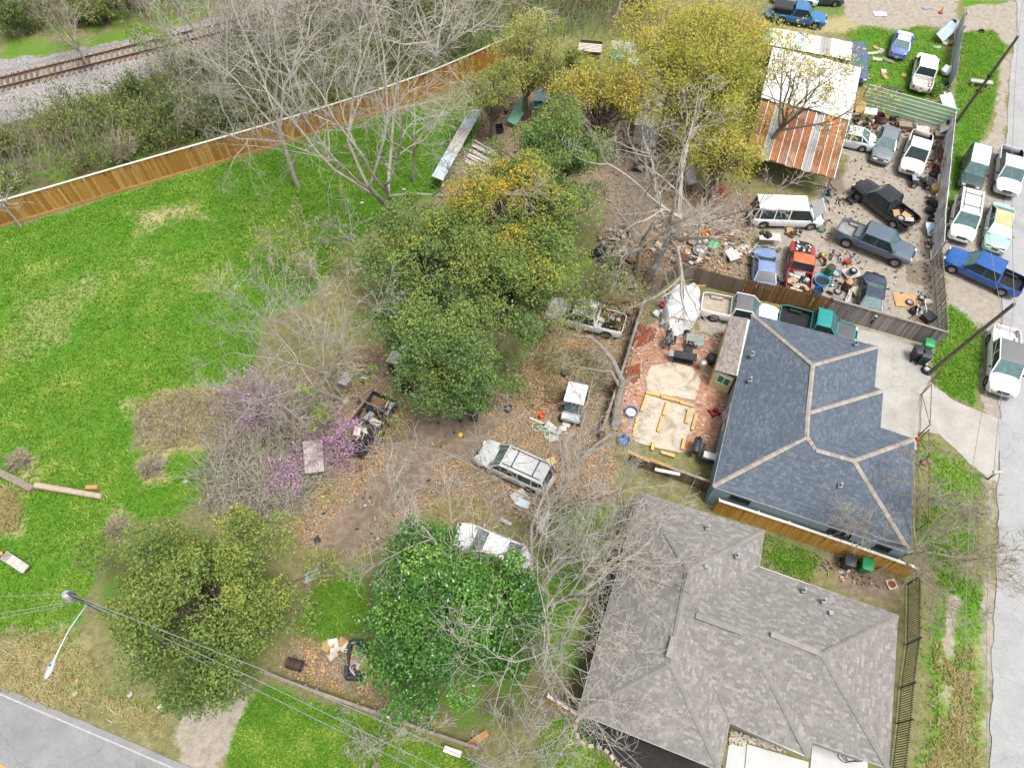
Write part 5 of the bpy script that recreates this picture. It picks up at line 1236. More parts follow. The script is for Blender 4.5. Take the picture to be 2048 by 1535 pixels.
def bush(label, px, r, h, seed, leaf, n=1600, lsize=.1, tint=.45, stems=40, m_=None, name='bush', cat='bush', sp=.5):
    rng = np.random.default_rng(seed); root = thing(name, label, cat, G(*px))
    S = np.c_[rng.normal(0, .12*r, (stems, 2)), np.zeros(stems)]; D = np.c_[rng.normal(0, sp, (stems, 2)), np.ones(stems)]
    P, Rr = strands(S, D, rng.uniform(.6, 1.1, stems)*h*1.1, np.full(stems, .03), np.full(stems, .01), 5, .15, .0, rng)
    S2, D2, _, _ = children(P, Rr, 8, .3, .7, .25, rng); P2, R2 = strands(S2, D2, rng.uniform(.2, .5, len(S2))*r, np.full(len(S2), .016), np.full(len(S2), .008), 3, .22, 0, rng)
    V, F = tubes([(P, Rr, 4), (P2, R2, 3)]); inst('stems', fast_mesh('stems', V, F, m_ or m_bark_tan), root)
    if n:
        pk = rng.integers(0, len(P2), n); C = P2[pk, rng.integers(1, 3, n)]+rng.normal(0, .16, (n, 3)); C[:, 2] = np.maximum(.03, C[:, 2])
        crown_obj(root, C, rng.uniform(.6, 1.2, n)*lsize, tint+rng.normal(0, .2, n), leaf, rng, 'foliage')
    return root
bush('leafy dark green shrub between railway and plank fence', (275,205), 1.6, 2.2, 71, 'brush', 2200, .13, .3)
bush('yellow green shrub near the left end of the plank fence', (118,275), 1.5, 2.0, 72, 'pale', 1800, .11, .4)
bush('olive shrub at the left edge behind the plank fence', (25,310), 1.8, 2.0, 73, 'brush', 2000, .12, .55)
bush('grey bare shrub behind the middle of the plank fence', (255,318), 1.4, 2.2, 74, 'brush', 0, stems=70)
bush('pale bare shrub behind the plank fence, right of the leafy one', (400,265), 1.6, 2.4, 75, 'brush', 300, stems=70)
bush('dark green shrub at the top left corner', (40,70), 2.2, 2.6, 76, 'brush', 3000, .14, .25)
bush('green shrub at the top left beyond the railway', (195,45), 2.0, 2.4, 77, 'brush', 2600, .13, .5)
bush('green brown shrub at the top beyond the railway bend', (260,15), 2.0, 2.4, 78, 'brush', 2200, .13, .4)
bush('pink flowering shrub on the lawn side of the vine thicket', (515,815), 2.0, 2.4, 79, 'pink', 1500, .085, .5, 70, name='flowering_shrub', sp=.8)
bush('magenta flowering shrub beside the loaded trailer', (675,900), 1.8, 2.2, 80, 'pink', 1500, .085, .3, 60, name='flowering_shrub', sp=.9)
bush('small pink flowering shrub below the vine thicket', (582,965), 1.3, 1.5, 81, 'pink', 900, .085, .5, 40, name='flowering_shrub', sp=.8)
bush('straw coloured weed clump near the fallen log', (45,925), .8, .8, 82, 'pale', 200, .07, .9, 90, name='weed_clump', cat='weed', sp=1.)
bush('straw coloured weed mound alone on the lawn', (305,935), 1.0, .7, 83, 'pale', 120, .07, .95, 120, name='weed_clump', cat='weed', sp=1.2)
bush('straw coloured weed clump by the olive yellow evergreen', (240,1060), .9, .7, 84, 'pale', 120, .07, .95, 110, name='weed_clump', cat='weed', sp=1.2)
bush('low green weeds behind the white pickup at the metal wall', (1865,185), .9, .6, 85, 'lime', 700, .12, .2, 30, name='weed_clump', cat='weed', sp=1.1)

# ---- grass tufts
def grass(name, label, polys, n, seed, stops, h=(.06, .2), chan='lush'):
    rng = np.random.default_rng(seed); pts = []
    for poly, frac in polys:
        q = px_points(poly, int(n*frac), rng); w = weights(q[:, 0], q[:, 1])
        keep = rng.uniform(0, 1, len(q)) < np.clip(w[chan]*1.2-.15-(w['dry']*.75 if chan == 'lush' else 0)-w['sand'], 0.0, 1); pts.append(q[keep])
    q = np.concatenate(pts); N = len(q); nb = 3
    C = np.repeat(np.c_[q, np.full(N, -.01)], nb, 0); a = rng.uniform(0, 6.28, N*nb)
    patch = np.repeat(fbm(q[:, 0], q[:, 1], .3, seed)+.6*fbm(q[:, 0], q[:, 1], 1.4, seed+3), nb)
    hh = rng.uniform(*h, N*nb)*np.clip(1+.9*patch, .35, 2); ln = rng.uniform(.4, 1.3, N*nb)*hh; wd = rng.uniform(.018, .035, N*nb)
    d = np.stack([np.cos(a), np.sin(a), 0*a], 1); s = np.stack([-np.sin(a), np.cos(a), 0*a], 1)
    V = np.stack([C-s*wd[:, None], C+s*wd[:, None], C+d*ln[:, None]+np.array([0, 0, 1.])*hh[:, None]], 1).reshape(-1, 3)
    ti = np.clip(.48+.45*patch+rng.normal(0, .2, N*nb), 0, 1)
    o = inst(name, fast_mesh(name, V, np.arange(len(V)).reshape(-1, 3), attr_mat(name+'_blade', stops, rough=.7, bump=0, grain=0, transl=.3), {'tint': np.repeat(ti, 3)})); tag(o, label, kind='stuff')
GS = [(0, (.05, .15, .01)), (.45, (.12, .275, .022)), (.8, (.23, .385, .045)), (1, (.42, .48, .12))]
grass('lawn_grass', 'lush green lawn grass across the left lots', [(LAWN, 1.)], 66000, 91, GS)
grass('verge_grass', 'green grass on the road verges and small lawns', [(VERGE, .3), (VERGE2, .15), (VERGE3, .3), ([(450,1545),(470,1440),(530,1370),(760,1440),(960,1520),(960,1560),(440,1560)], .35), ([(1530,1065),(1640,1110),(1620,1170),(1540,1150),(1515,1130)], .1), ([(1700,55),(1800,40),(1890,60),(1905,190),(1830,200),(1720,170),(1680,80)], .25), ([(1090,980),(1230,1010),(1210,1150),(1180,1350),(1080,1380),(1060,1200)], .2), ([(620,1180),(720,1120),(730,1260),(650,1290),(590,1260)], .12), ([(-20,1240),(150,1250),(330,1380),(380,1430),(300,1450),(180,1410),(-20,1300)], .2), ([(1090,1440),(1150,1420),(1200,1500),(1250,1560),(1060,1560)], .12)], 25000, 92, GS, (.05, .15))
grass('straw_grass', 'dry straw coloured grass in patches', [([(-20,1250),(130,1262),(210,1340),(350,1410),(340,1490),(200,1445),(-20,1375)], .3), ([(265,800),(330,780),(520,770),(520,880),(300,900)], .3), ([(1860,1270),(1950,1300),(1970,1540),(1850,1540)], .25), ([(860,1010),(960,990),(1000,1060),(920,1060)], .1), ([(-20,960),(50,980),(40,1060),(-20,1070)], .1)], 15000, 93, [(0, (.28, .22, .09)), (.6, (.44, .37, .17)), (1, (.52, .46, .28))], (.1, .3), 'dry')
# fallen leaves
rng = np.random.default_rng(94); ql = [px_points(LAYERS[i][1], n_, rng) for i, n_ in ((k, nn) for k, nn in [(next(j for j, l in enumerate(LAYERS) if l[0] == 'leaf'), 22000)])][0]
ql2 = px_points([(1120,640),(1240,670),(1215,770),(1080,830),(1020,760)], 3500, rng); ql = np.concatenate([ql, ql2, px_points([(540,1290),(600,1270),(720,1310),(860,1440),(840,1460),(560,1340)], 1500, rng)])
cl = fbm(ql[:, 0], ql[:, 1], .45, 5); ql = ql[(rng.uniform(-.6, .5, len(ql)) < cl)&(weights(ql[:, 0], ql[:, 1])['dirt'] < .45)]
V, F = leaf_quads(np.c_[ql, rng.uniform(.005, .03, len(ql))], rng.uniform(.05, .1, len(ql)), rng, .55, 4)
tag(inst('leaf_litter', fast_mesh('leaf_litter', V, F, attr_mat('fallen_leaf', [(0, (.15, .085, .04)), (.5, (.37, .2, .08)), (1, (.48, .33, .18))], rough=.8, bump=0, grain=0), {'tint': np.repeat(rng.uniform(0, 1, len(ql)), 4)})), 'fallen orange brown leaves over the dirt yard', kind='stuff')
# ------------------------------------------------------------------ sheds and tin roofs
def quad_pt(q, s_, t_): return (q[0].lerp(q[1], s_)).lerp(q[3].lerp(q[2], s_), t_)
def tin_roof(h, q, fr, mats, pitch=.2, amp=.02, name='roof_panel', lap=.012):
    """corrugated panels side by side on the quad q (far left, far right, near right, near left)"""
    for k in range(len(fr)-1):
        s0, s1 = fr[k], fr[k+1]; wdt = (q[1]-q[0]).length*(s1-s0); n = max(3, int(wdt/pitch))*4; vs_ = []
        nr = (q[1]-q[0]).cross(q[3]-q[0]).normalized(); nr = nr if nr.z > 0 else -nr
        e0, e1 = R.uniform(-.02, .02), R.uniform(-.02, .02)
        for i in range(n+1):
            s_ = s0+(s1-s0)*i/n; d = nr*(amp*math.sin(2*math.pi*i/4)+lap*(k % 2))
            vs_ += [quad_pt(q, s_, e0)+d, quad_pt(q, s_, .5)+d, quad_pt(q, s_, 1+e1)+d]
        fs = [f for i in range(n) for f in ((3*i, 3*i+1, 3*i+4, 3*i+3), (3*i+1, 3*i+2, 3*i+5, 3*i+4))]
        MB().add([v_-h.location for v_ in vs_], fs).build(name, mats[k % len(mats)], h)
def shed(name, label, cat, px, zs, fr, mats, m_wall=None, pitch=.2, walls=(0, 1, 2, 3), ins=.15, amp=.02):
    q = [G(u, v, z) for (u, v), z in zip(px, zs)]; c = sum(q, Vector())/4; h = thing(name, label, cat, (c.x, c.y, 0))
    tin_roof(h, q, fr, mats, pitch, amp)
    qi = [p.lerp(c, ins*.3) for p in q]
    for i in range(4):
        a, b = qi[i]-h.location, qi[(i+1) % 4]-h.location
        MB().box(-.05, .05, -.05, .05, 0, a.z-.06).build('post', m_wood_old, h, loc=(a.x, a.y, 0))
        MB().beam((a.x, a.y, a.z-.1), (b.x, b.y, b.z-.1), .06, .12).build('roof_beam', m_wood_old, h)
        if m_wall and i in walls:
            MB().add([(a.x, a.y, 0), (b.x, b.y, 0), (b.x, b.y, b.z-.16), (a.x, a.y, a.z-.16)], [(0, 1, 2, 3)]).build('wall', m_wall, h)
    return h
m_wmetal = mat('white_roof_metal', (.74, .74, .73), (.66, .66, .65), .5, scale=1., dirt=(.54, .51, .47)); m_rusttin = mat('rusted_tin', (.33, .13, .055), (.19, .085, .045), .8, scale=1.6, dirt=(.36, .25, .18)); m_rusttin2 = mat('orange_rusted_tin', (.4, .16, .06), (.25, .1, .045), .8, scale=2.2)
m_tin = mat('dull_tin', (.42, .43, .44), (.3, .3, .3), .6, .3, scale=2, dirt=(.36, .27, .2)); m_cream = mat('cream_metal', (.66, .6, .48), (.58, .53, .43), .6); m_paleblue = mat('pale_blue_metal', (.5, .6, .7), (.42, .52, .62), .6); m_greysh = mat('grey_brown_metal', (.36, .32, .31), (.28, .25, .24), .7); m_greenm = mat('green_metal', (.2, .4, .3), (.16, .33, .25), .6)
shed('carport', 'low carport roofed with patchwork tin sheets', 'carport', [(1525,52),(1705,85),(1702,121),(1519,86)], (2.5, 2.5, 2.7, 2.7), [0, .12, .25, .37, .49, .58, .66, .77, .88, 1], [m_greenm, m_cream, m_cream, m_paleblue, m_cream, m_cream, m_greysh, m_wmetal, m_wmetal], m_wood_brown, .3, (3,))
shed('workshop', 'workshop with bright white metal roof', 'shed', [(1545,96),(1723,135),(1702,239),(1522,196)], (3.3, 3.3, 2.9, 2.9), [k/9 for k in range(10)], [m_wmetal], m_greysh, .3, amp=.012)
rs = shed('lean_to', 'lean-to with rusty striped tin roof in front of the white workshop', 'shed', [(1522,199),(1698,242),(1668,357),(1490,308)], (2.8, 2.8, 2.4, 2.4), [k/11 for k in range(12)], [m_rusttin, m_rusttin2, m_tin, m_rusttin2, m_rusttin, m_rusttin, m_rusttin2, m_tin, m_rusttin, m_rusttin2, m_rusttin], None, .22)
q = [G(u, v, z)-rs.location for (u, v), z in zip([(1522,199),(1698,242),(1668,357),(1490,308)], (2.83, 2.83, 2.43, 2.43))]
for k in range(1, 12): a, b = q[0].lerp(q[1], k/11), q[3].lerp(q[2], k/11); MB().beam(a+Vector((0,0,.03)), b+Vector((0,0,.03)), .07, .03).build('batten', m_white, rs)
shed('camper', 'white roofed trailer seen through the yellow trees', 'trailer', [(1292,165),(1335,172),(1318,255),(1268,248)], (2.3, 2.3, 2.3, 2.3), [0, .25, .5, .75, 1], [m_wmetal], m_white, .5, amp=.006)
shed('canopy_trailer', 'white flat topped trailer half under the dark oak', 'trailer', [(800,678),(862,690),(838,745),(770,722)], (1.7, 1.7, 1.7, 1.7), [0, .33, .66, 1], [m_wmetal], m_black, .5, amp=.004)
# annex with brown-grey shingles, yellow wall and green window
aq = [G(1461,631,2.5), G(1497,637,2.5), G(1473,752,2.5), G(1430,740,2.1)]; aq[0] = G(1461,631,2.1)
ax = thing('annex', 'narrow yellow annex with brown shingle roof beside the slate roofed house', 'shed', ((aq[0]+aq[2])/2)*1); ax.location.z = 0; o0 = Vector(ax.location)
rf = MB().slab([p-o0 for p in aq], .06).build('roof', m_deck, ax)
rnd = random.Random(4); nrow = 11; sh = MB().box(0, 1, 0, 1, 0, 1).mesh('shingle', rand_mat('brown_grey_shingle', [(0, (.17, .15, .135)), (1, (.29, .26, .235))], .95, .5, 50, .25))
for i in range(nrow):
    t0, t1 = i/nrow, (i+1)/nrow; n = 24
    for j in range(n):
        f = lambda s_, t_: aq[0].lerp(aq[3], s_).lerp(aq[1].lerp(aq[2], s_), t_)-o0
        a, b, c_, d_ = f((j+.02)/n, t0), f((j+.98)/n, t0), f((j+.98)/n, t1), f((j+.02)/n, t1); up = Vector((0, 0, .028))
        if i == 0 and j == 0: mcol = _MC['brown_grey_shingle']
        MB().add([a+up, b+up, c_+up*.4, d_+up*.4, a, b], [(0, 1, 2, 3), (4, 5, 1, 0)]).build('shingle', mcol, rf)
MB().beam(G(1500,640,2.5)-o0, G(1477,752,2.5)-o0, .3, .05).build('gutter', m_white, ax)
wq = [Vector((p.x, p.y, 0)) for p in aq]; cc_ = sum(wq, Vector())/4
wq = [p.lerp(cc_, .06) for p in wq]
for i in range(4):
    a, b = wq[i]-o0, wq[(i+1) % 4]-o0; a.z = b.z = 1.0
    MB().beam(a, b, .08, 2.0).build('wall', m_yellow, ax)
a, b = wq[3]-o0, wq[2]-o0; n = Vector((b.y-a.y, -(b.x-a.x), 0)).normalized()*.07; n = n if n.y < 0 else -n
p, q_ = a.lerp(b, .25)+n, a.lerp(b, .9)+n
w = MB()
for z in (.9, 1.75): w.beam((p.x, p.y, z), (q_.x, q_.y, z), .06, .06)
for f in (0, .5, 1): r_ = p.lerp(q_, f); w.beam((r_.x, r_.y, .9), (r_.x, r_.y, 1.75), .06, .06)
w = w.build('window', m_white, ax); MB().poly([(p.x, p.y, .9), (q_.x, q_.y, .9), (q_.x, q_.y, 1.75), (p.x, p.y, 1.75)]).build('pane', mat('green_glass', (.03, .22, .1), (.02, .14, .06), .15, bump=0), w)

# ------------------------------------------------------------------ poles and wires
m_pole = mat('old_pole_wood', (.14, .12, .1), (.075, .065, .05), .9, scale=5); m_wire = mat('power_cable', (.22, .23, .24), (.14, .145, .15), .6, bump=0); m_alu = mat('aluminium', (.5, .52, .54), (.4, .42, .44), .4, .5)
def pole(label, base, top, r=.15):
    t_ = thing('utility_pole', label, 'utility pole', base); o = Vector(base)
    MB().tube([Vector((0, 0, -.2)), (Vector(top)-o)*.5, Vector(top)-o], [r, r*.85, r*.7], 10).build('pole', m_pole, t_, True); return t_
p1b, p1t = G(1855,748), G(2029,607,8.6); p2b, p2t = G(1914,243), G(2037,72,8.8)
pole('dark wooden utility pole leaning over the verge by the driveway', p1b, p1t); u2 = pole('dark wooden utility pole rising from the mint wall corner', p2b, p2t)
MB().lathe([(.17, 0), (.19, .1), (.17, .2)], 10).build('collar', m_black, u2, True, loc=(p2t-p2b)*.55)
lt = G(140,1187,7.6); lb = Vector((lt.x, lt.y, 0)); lp = pole('utility pole with transformer and street lamp by the bottom left street', lb, lt+Vector((0, 0, .2)), .11)
MB().lathe([(.2, 0), (.24, .04), (.24, .62), (.18, .72), (.06, .76)], 14).build('transformer', m_alu, lp, True, loc=(-.32, .05, 6.75))
MB().bevbox((0, 0, 7.3), .08, .5, .08, .01).build('crossarm', m_pole, lp)
root_ = Vector((0, 0, 5.9)); head = G(108,1322,6.2)-lb
MB().tube([root_, root_.lerp(head, .5)+Vector((0, 0, .25)), head+Vector((0, 0, .05))], .045, 8).build('lamp_arm', m_alu, lp, True)
dh = (head-root_); dh.z = 0; dh.normalize(); sd_ = Vector((-dh.y, dh.x, 0)); rg = []
for t_, w_, hh_ in ((-.1, .05, .05), (0, .12, .1), (.3, .17, .13), (.65, .14, .09), (.8, .04, .04)): 
    c_ = head+dh*t_; rg.append([c_+sd_*math.cos(a)*w_+Vector((0, 0, math.sin(a)*hh_)) for a in [k*math.pi/4 for k in range(8)]])
lh = MB().loft(rg, True, True).build('lamp_head', m_alu, lp, True); MB().lathe([(.03, 0), (.05, .03), (.04, .1)], 8).build('photocell', m_blue_plastic, lh, loc=head+dh*.2+Vector((0, 0, .12)))
def wire(label, pts, r=.014, group=None):
    P = []
    for a, b in zip(pts[:-1], pts[1:]):
        for k in range(10):
            t_ = k/10; p = a.lerp(b, t_); p.z -= 4*t_*(1-t_)*min(.9, (b-a).length*.018); P.append(p)
    P.append(pts[-1]); o = P[0]; w = MB().tube([p-o for p in P], r, 5).build('power_line', m_wire, None, loc=o); tag(w, label, 'power line', group); return w
pend = Vector((re[-1].x-3, re[-1].y-14, 8.2))
wire('power line along the road, nearest the asphalt', [G(2046,0,8.6), p2t, p1t, G(1983,1000,8), G(1976,1600,8)], .016)
wire('power line along the verge beside the iron fence', [G(1974,430,7.4), p1t-Vector((0, 0, 1.2)), G(1945,935,7.2), G(1930,1590,7)], .014)
wire('top power line from the street lamp pole to the bottom edge', [lt, G(520,1336,7.5), G(1005,1545,7.5)], .02)
wire('second power line below the topmost, over the low grey fence', [lt-Vector((0, 0, 1.2)), G(500,1352,6.6), G(930,1560,6.6)], .02)
wire('thick lower power line over the street grass', [lt-Vector((0, 0, 1.9)), G(480,1362,6.0), G(880,1560,6.0)], .026)
wire('power line running left from the transformer', [lt, G(-40,1192,7.4)], .014)
wire('cable running left below the transformer, upper of the bundle', [lt-Vector((0, 0, 1.0)), G(-40,1232,6.8)], .016)
wire('cable running left below the transformer, lower of the bundle', [lt-Vector((0, 0, 1.3)), G(-40,1242,6.5)], .016)
wire('cable crossing the street below the lamp head', [G(98,1345,6.0), G(0,1490,6.6), G(-30,1530,6.5)], .014)
wire('guy cable running left above the straw grass', [lt-Vector((0, 0, 2.6)), G(-40,1310,5.2)], .012)

# ------------------------------------------------------------------ prop kit
def T(name, label, cat, px, z=0., rz=0., group=None): return thing(name, label, cat, G(px[0], px[1], z), rz, group)
def one(name, label, cat, px, mb, m_, z=0., rz=0., smooth=True, group=None, rot=None):
    o = mb.build(name, m_, None, smooth, loc=G(px[0], px[1], z), rot=rot or (0, 0, rz)); return tag(o, label, cat, group)
def tyre(label, px, r=.36, w=.24, flat=True, rim=True, group=None, z=0., rz=0., tilt=0.):
    t_ = T('tyre', label, 'tyre', px, z, rz, group); ty, rm = wheel_parts(r, w, m_steel)
    o = inst('tread', ty, t_, (0, 0, w/2 if flat else r), (math.pi/2+tilt, 0, 0) if flat else (tilt, 0, 0))
    if rim: inst('rim', rm, o, (0, 0, 0), (0, 0, 0))
    return t_
def bag(label, px, r=.4, m_=None, group=None, h=.4):
    o = one('bag', label, 'bag', px, MB().blob((0, 0, -.03), r, r*.8, h*1.4, 12, 7, .22), m_ or m_black, 0, R.uniform(0, 3), True, group); return o
def barrel(label, px, m_, r=.3, h=.88, lying=False, rz=0., name='barrel', cat='barrel', filled=None, z=0.):
    t_ = T(name, label, cat, px, z, rz); prof = [(r, 0), (r*1.03, .02), (r, .06), (r, h*.32), (r*1.03, h*.34), (r, h*.37), (r, h*.64), (r*1.03, h*.66), (r, h*.69), (r, h-.05), (r*1.03, h-.02), (r, h), (r*.92, h), (r*.9, h-.1 if filled else .1), (.001, h-.1 if filled else .1)]
    M = Matrix.Translation((0, -h/2, r)) @ Matrix.Rotation(-math.pi/2, 4, 'X') if lying else None
    MB().lathe(prof, 18, M=M, caps=False).build('shell', m_, t_, True)
    if filled and not lying: MB().blob((0, 0, h-.12), r*.85, r*.85, .18, 10, 5, .3).build('contents', filled, t_, True)
    return t_
def tub(label, px, m_, r=.4, h=.4, z=0., inner=None, name='tub', cat='tub', water=None):
    t_ = T(name, label, cat, px, z); MB().lathe([(.001, .01), (r*.85, .01), (r, h), (r*1.06, h), (r*1.06, h-.04), (r*1.03, h-.05), (r*.95, h-.02), (r*.82, .05), (.001, .05)], 20, caps=False).build('shell', m_, t_, True)
    if water: MB().lathe([(.001, h*.55), (r*.9, h*.55)], 18, caps=False).build('contents', water, t_)
    return t_
def crate(label, px, sx, sy, sz, m_, rz=0., z=0., name='box', cat='box', lid=None, group=None):
    t_ = T(name, label, cat, px, z, rz, group); e = .03
    MB().box(-sx/2, sx/2, -sy/2, sy/2, 0, e).box(-sx/2, sx/2, -sy/2, -sy/2+e, e, sz).box(-sx/2, sx/2, sy/2-e, sy/2, e, sz).box(-sx/2, -sx/2+e, -sy/2+e, sy/2-e, e, sz).box(sx/2-e, sx/2, -sy/2+e, sy/2-e, e, sz).build('shell', m_, t_)
    if lid: MB().bevbox((0, 0, sz+.02), sx*1.03, sy*1.03, .05, .015).build('lid', lid, t_)
    return t_
def sheet(label, px, w, l, m_, rz=0., z=.1, tilt=(0., 0.), name='sheet', cat='sheet', corr=False, group=None, th=.03):
    if corr:
        o = inst(name, corr_mesh(name, w, l, m_, .2, .025)); me = o.data
        for v_ in me.vertices: v_.co = (v_.co.x, v_.co.z-l/2, v_.co.y)
        o.location = G(*px, z); o.rotation_euler = (tilt[0], tilt[1], rz)
    else:
        mb = MB(); n = 5; V = [[(-w/2+w*i/n, -l/2+l*j/n, th*.8*math.sin(i*1.9+j*1.3)) for i in range(n+1)] for j in range(n+1)]
        mb.loft([[Vector(p) for p in r_] for r_ in V], False); mb.loft([[Vector((p[0], p[1], p[2]-th)) for p in reversed(r_)] for r_ in V], False)
        for e in (V[0][::-1], V[-1], [r_[0] for r_ in V], [r_[-1] for r_ in V][::-1]): mb.loft([[Vector(p) for p in e], [Vector((p[0], p[1], p[2]-th)) for p in e]], False)
        o = mb.build(name, m_, None, True, loc=G(*px, z), rot=(tilt[0], tilt[1], rz))
    return tag(o, label, cat, group)
def plank(label, a, b, w=.15, h=.05, m_=None, z=.04, zb=None, name='plank', cat='plank', group=None):
    A, B = G(*a, z), G(*b, z if zb is None else zb); o = MB().beam((0, 0, 0), B-A, w, h).build(name, m_ or m_wood_old, None, loc=A); return tag(o, label, cat, group)
def wheelie_bin(label, px, m_, m_lid, rz=0.):
    t_ = T('wheelie_bin', label, 'bin', px, 0, rz)
    MB().loft([[Vector((x*s_, y*s_, z)) for x, y in ((-.36, -.3), (.3, -.3), (.36, -.2), (.36, .2), (.3, .3), (-.36, .3))] for z, s_ in ((.06, .76), (.5, .9), (.98, 1.0), (1.0, 1.06), (1.03, 1.06))], True, True).build('body', m_, t_, True)
    MB().loft([[Vector((x*s_, y*s_, z)) for x, y in ((-.38, -.33), (.34, -.33), (.41, -.22), (.41, .22), (.34, .33), (-.38, .33))] for z, s_ in ((1.035, 1.), (1.08, 1.), (1.12, .86))], True, True).build('lid', m_lid, t_, True)
    MB().tube([(-.44, -.26, 1.0), (-.48, -.26, 1.02), (-.48, .26, 1.02), (-.44, .26, 1.0)], .02, 6).build('handle', m_lid, t_)
    for y in (-.27, .27): add_wheel(t_, -.3, y, .12, .06, m_black)
    return t_

# ---- bins
m_binblk = mat('charcoal_bin_plastic', (.035, .038, .045), (.022, .024, .03), .5); m_bingrn = mat('bright_green_bin_plastic', (.02, .27, .09), (.015, .2, .07), .45)
wheelie_bin('green wheelie bin against the grey board fence', (1846,702), m_bingrn, m_bingrn, 1.2)
wheelie_bin('charcoal wheelie bin with grey lid in front of the green one by the grey fence', (1840,724), mat('dark_green_bin', (.015, .05, .045), (.01, .03, .03), .5), m_binblk, 1.2)
wheelie_bin('black wheelie bin at the left of the grey fence bins', (1826,716), m_binblk, m_binblk, 1.5)
wheelie_bin('charcoal wheelie bin beside the orange fence', (1688,1130), m_binblk, m_binblk, -1.9)
wheelie_bin('green wheelie bin beside the orange fence', (1722,1138), m_bingrn, m_bingrn, -1.9)
tyre('black tyre at the foot of the leaning utility pole', (1852,742), rz=.5)

# ------------------------------------------------------------------ patio of the slate roofed house
PAT = GA([(1268,672),(1312,640),(1400,664),(1446,682),(1432,748),(1458,792),(1425,905),(1390,902),(1362,905),(1268,882),(1240,856),(1232,830),(1262,742)])
SND = [GA([(1302,732),(1340,722),(1385,735),(1402,760),(1390,800),(1340,792),(1295,785),(1290,755)]), GA([(1292,790),(1390,816),(1380,862),(1360,906),(1270,882),(1265,850)])]
tag(MB().prism(PAT if sum(PAT[i-1].x*PAT[i].y-PAT[i].x*PAT[i-1].y for i in range(len(PAT))) > 0 else PAT[::-1], -.05, .008).build('patio', mat('patio_mortar', (.26, .21, .16), (.17, .14, .1), .95)), 'brick paved patio beside the slate roofed house', kind='structure')
patio = bpy.data.objects['patio']
m_brick = attr_mat('paving_brick', [(0, (.25, .13, .085)), (.5, (.37, .2, .13)), (.9, (.44, .28, .19)), (.985, (.48, .38, .3)), (1, (.5, .45, .4))], rough=.9, bump=.4, bscale=40, grain=.25)
rngb = np.random.default_rng(5); VB, TB = [], []; ca, sa = math.cos(math.radians(71)), math.sin(math.radians(71)); cB = sum(PAT, Vector())/len(PAT); gridp = []
for i in range(-60, 60):
    for j in range(-34, 34): gridp.append((i*.105, j*.215+(.1075 if i % 2 else 0)))
gp = np.array(gridp); wp = np.c_[cB.x+gp[:, 0]*ca-gp[:, 1]*sa, cB.y+gp[:, 0]*sa+gp[:, 1]*ca]
keep = (sdist(wp[:, 0], wp[:, 1], PAT) > .06)&(sdist(wp[:, 0], wp[:, 1], SND[0])+.15*fbm(wp[:, 0], wp[:, 1], 1.5, 3) < 0)&(sdist(wp[:, 0], wp[:, 1], SND[1]) < 0)&(fbm(wp[:, 0], wp[:, 1], .8, 31) < .42); wp = wp[keep]
for x, y in wp:
    z = .04+rngb.uniform(-.006, .006); b0 = [(-.048, -.1), (.048, -.1), (.048, .1), (-.048, .1)]; a_r = math.radians(71)+rngb.normal(0, .02); c_, s_ = math.cos(a_r), math.sin(a_r)
    VB += [(x+p*c_-q_*s_, y+p*s_+q_*c_, zz) for zz in (.0, z) for p, q_ in b0]
nb = len(wp); base = np.arange(nb)[:, None]*8; F = np.concatenate([base+np.array(f) for f in ((4,5,6,7),(0,1,5,4),(1,2,6,5),(2,3,7,6),(3,0,4,7))])
o = inst('paving_bricks', fast_mesh('paving_bricks', np.array(VB), F, m_brick, {'tint': np.repeat(np.clip(rngb.normal(.45, .25, nb), 0, 1), 8)}), patio); o['kind'] = 'stuff'
m_sandp = mat('pale_sand', (.46, .4, .32), (.37, .31, .24), .95, scale=2, dirt=(.22, .18, .15), bump=.6)
for k, s_ in enumerate(SND):
    area = sum(s_[i-1].x*s_[i].y-s_[i].x*s_[i-1].y for i in range(len(s_)))
    o = MB().prism(ragged(s_ if area > 0 else s_[::-1], .35, .12, 40+k), .0, .03).build('sand_bed', m_sandp); o['kind'] = 'structure'
m_mulch = mat('red_mulch', (.27, .07, .035), (.16, .045, .025), .95, scale=14, bump=.8)
for k, p in enumerate(([(1268,698),(1288,690),(1308,678),(1313,660),(1300,655),(1285,668)], [(1272,650),(1284,646),(1292,660),(1278,676),(1264,688)], [(1252,738),(1280,726),(1282,752),(1270,768),(1250,766)], [(1222,788),(1232,760),(1246,754),(1240,790)])):
    p = GA(p); area = sum(p[i-1].x*p[i].y-p[i].x*p[i-1].y for i in range(len(p)))
    o = MB().prism(ragged(p if area > 0 else p[::-1], .25, .08, 50+k), .0, .05).build('mulch_bed', m_mulch); o['kind'] = 'structure'
st = 0
for a, b in (((1315,660),(1308,680)), ((1308,680),(1290,694)), ((1290,694),(1278,706)), ((1283,722),(1282,752)), ((1282,752),(1266,776)), ((1262,780),(1252,800))):
    for f in (0, .33, .66):
        p = (a[0]+(b[0]-a[0])*f, a[1]+(b[1]-a[1])*f); one('edging_stone', 'small pale edging stone along the red mulch beds', 'stone', p, MB().bevbox((0, 0, .05), .15, .11, .1, .02), m_conc, 0, R.uniform(0, 3), group='pale stones edging the mulch')
TIM = [((1292,785),(1320,791)), ((1322,793),(1358,802)), ((1360,804),(1387,812)), ((1294,790),(1283,822)), ((1335,804),(1327,830)), ((1325,834),(1316,863)), ((1378,818),(1372,846)), ((1393,827),(1384,860)), ((1275,835),(1267,872)), ((1369,876),(1364,898)), ((1322,904),(1349,912)), ((1307,884),(1304,900))]
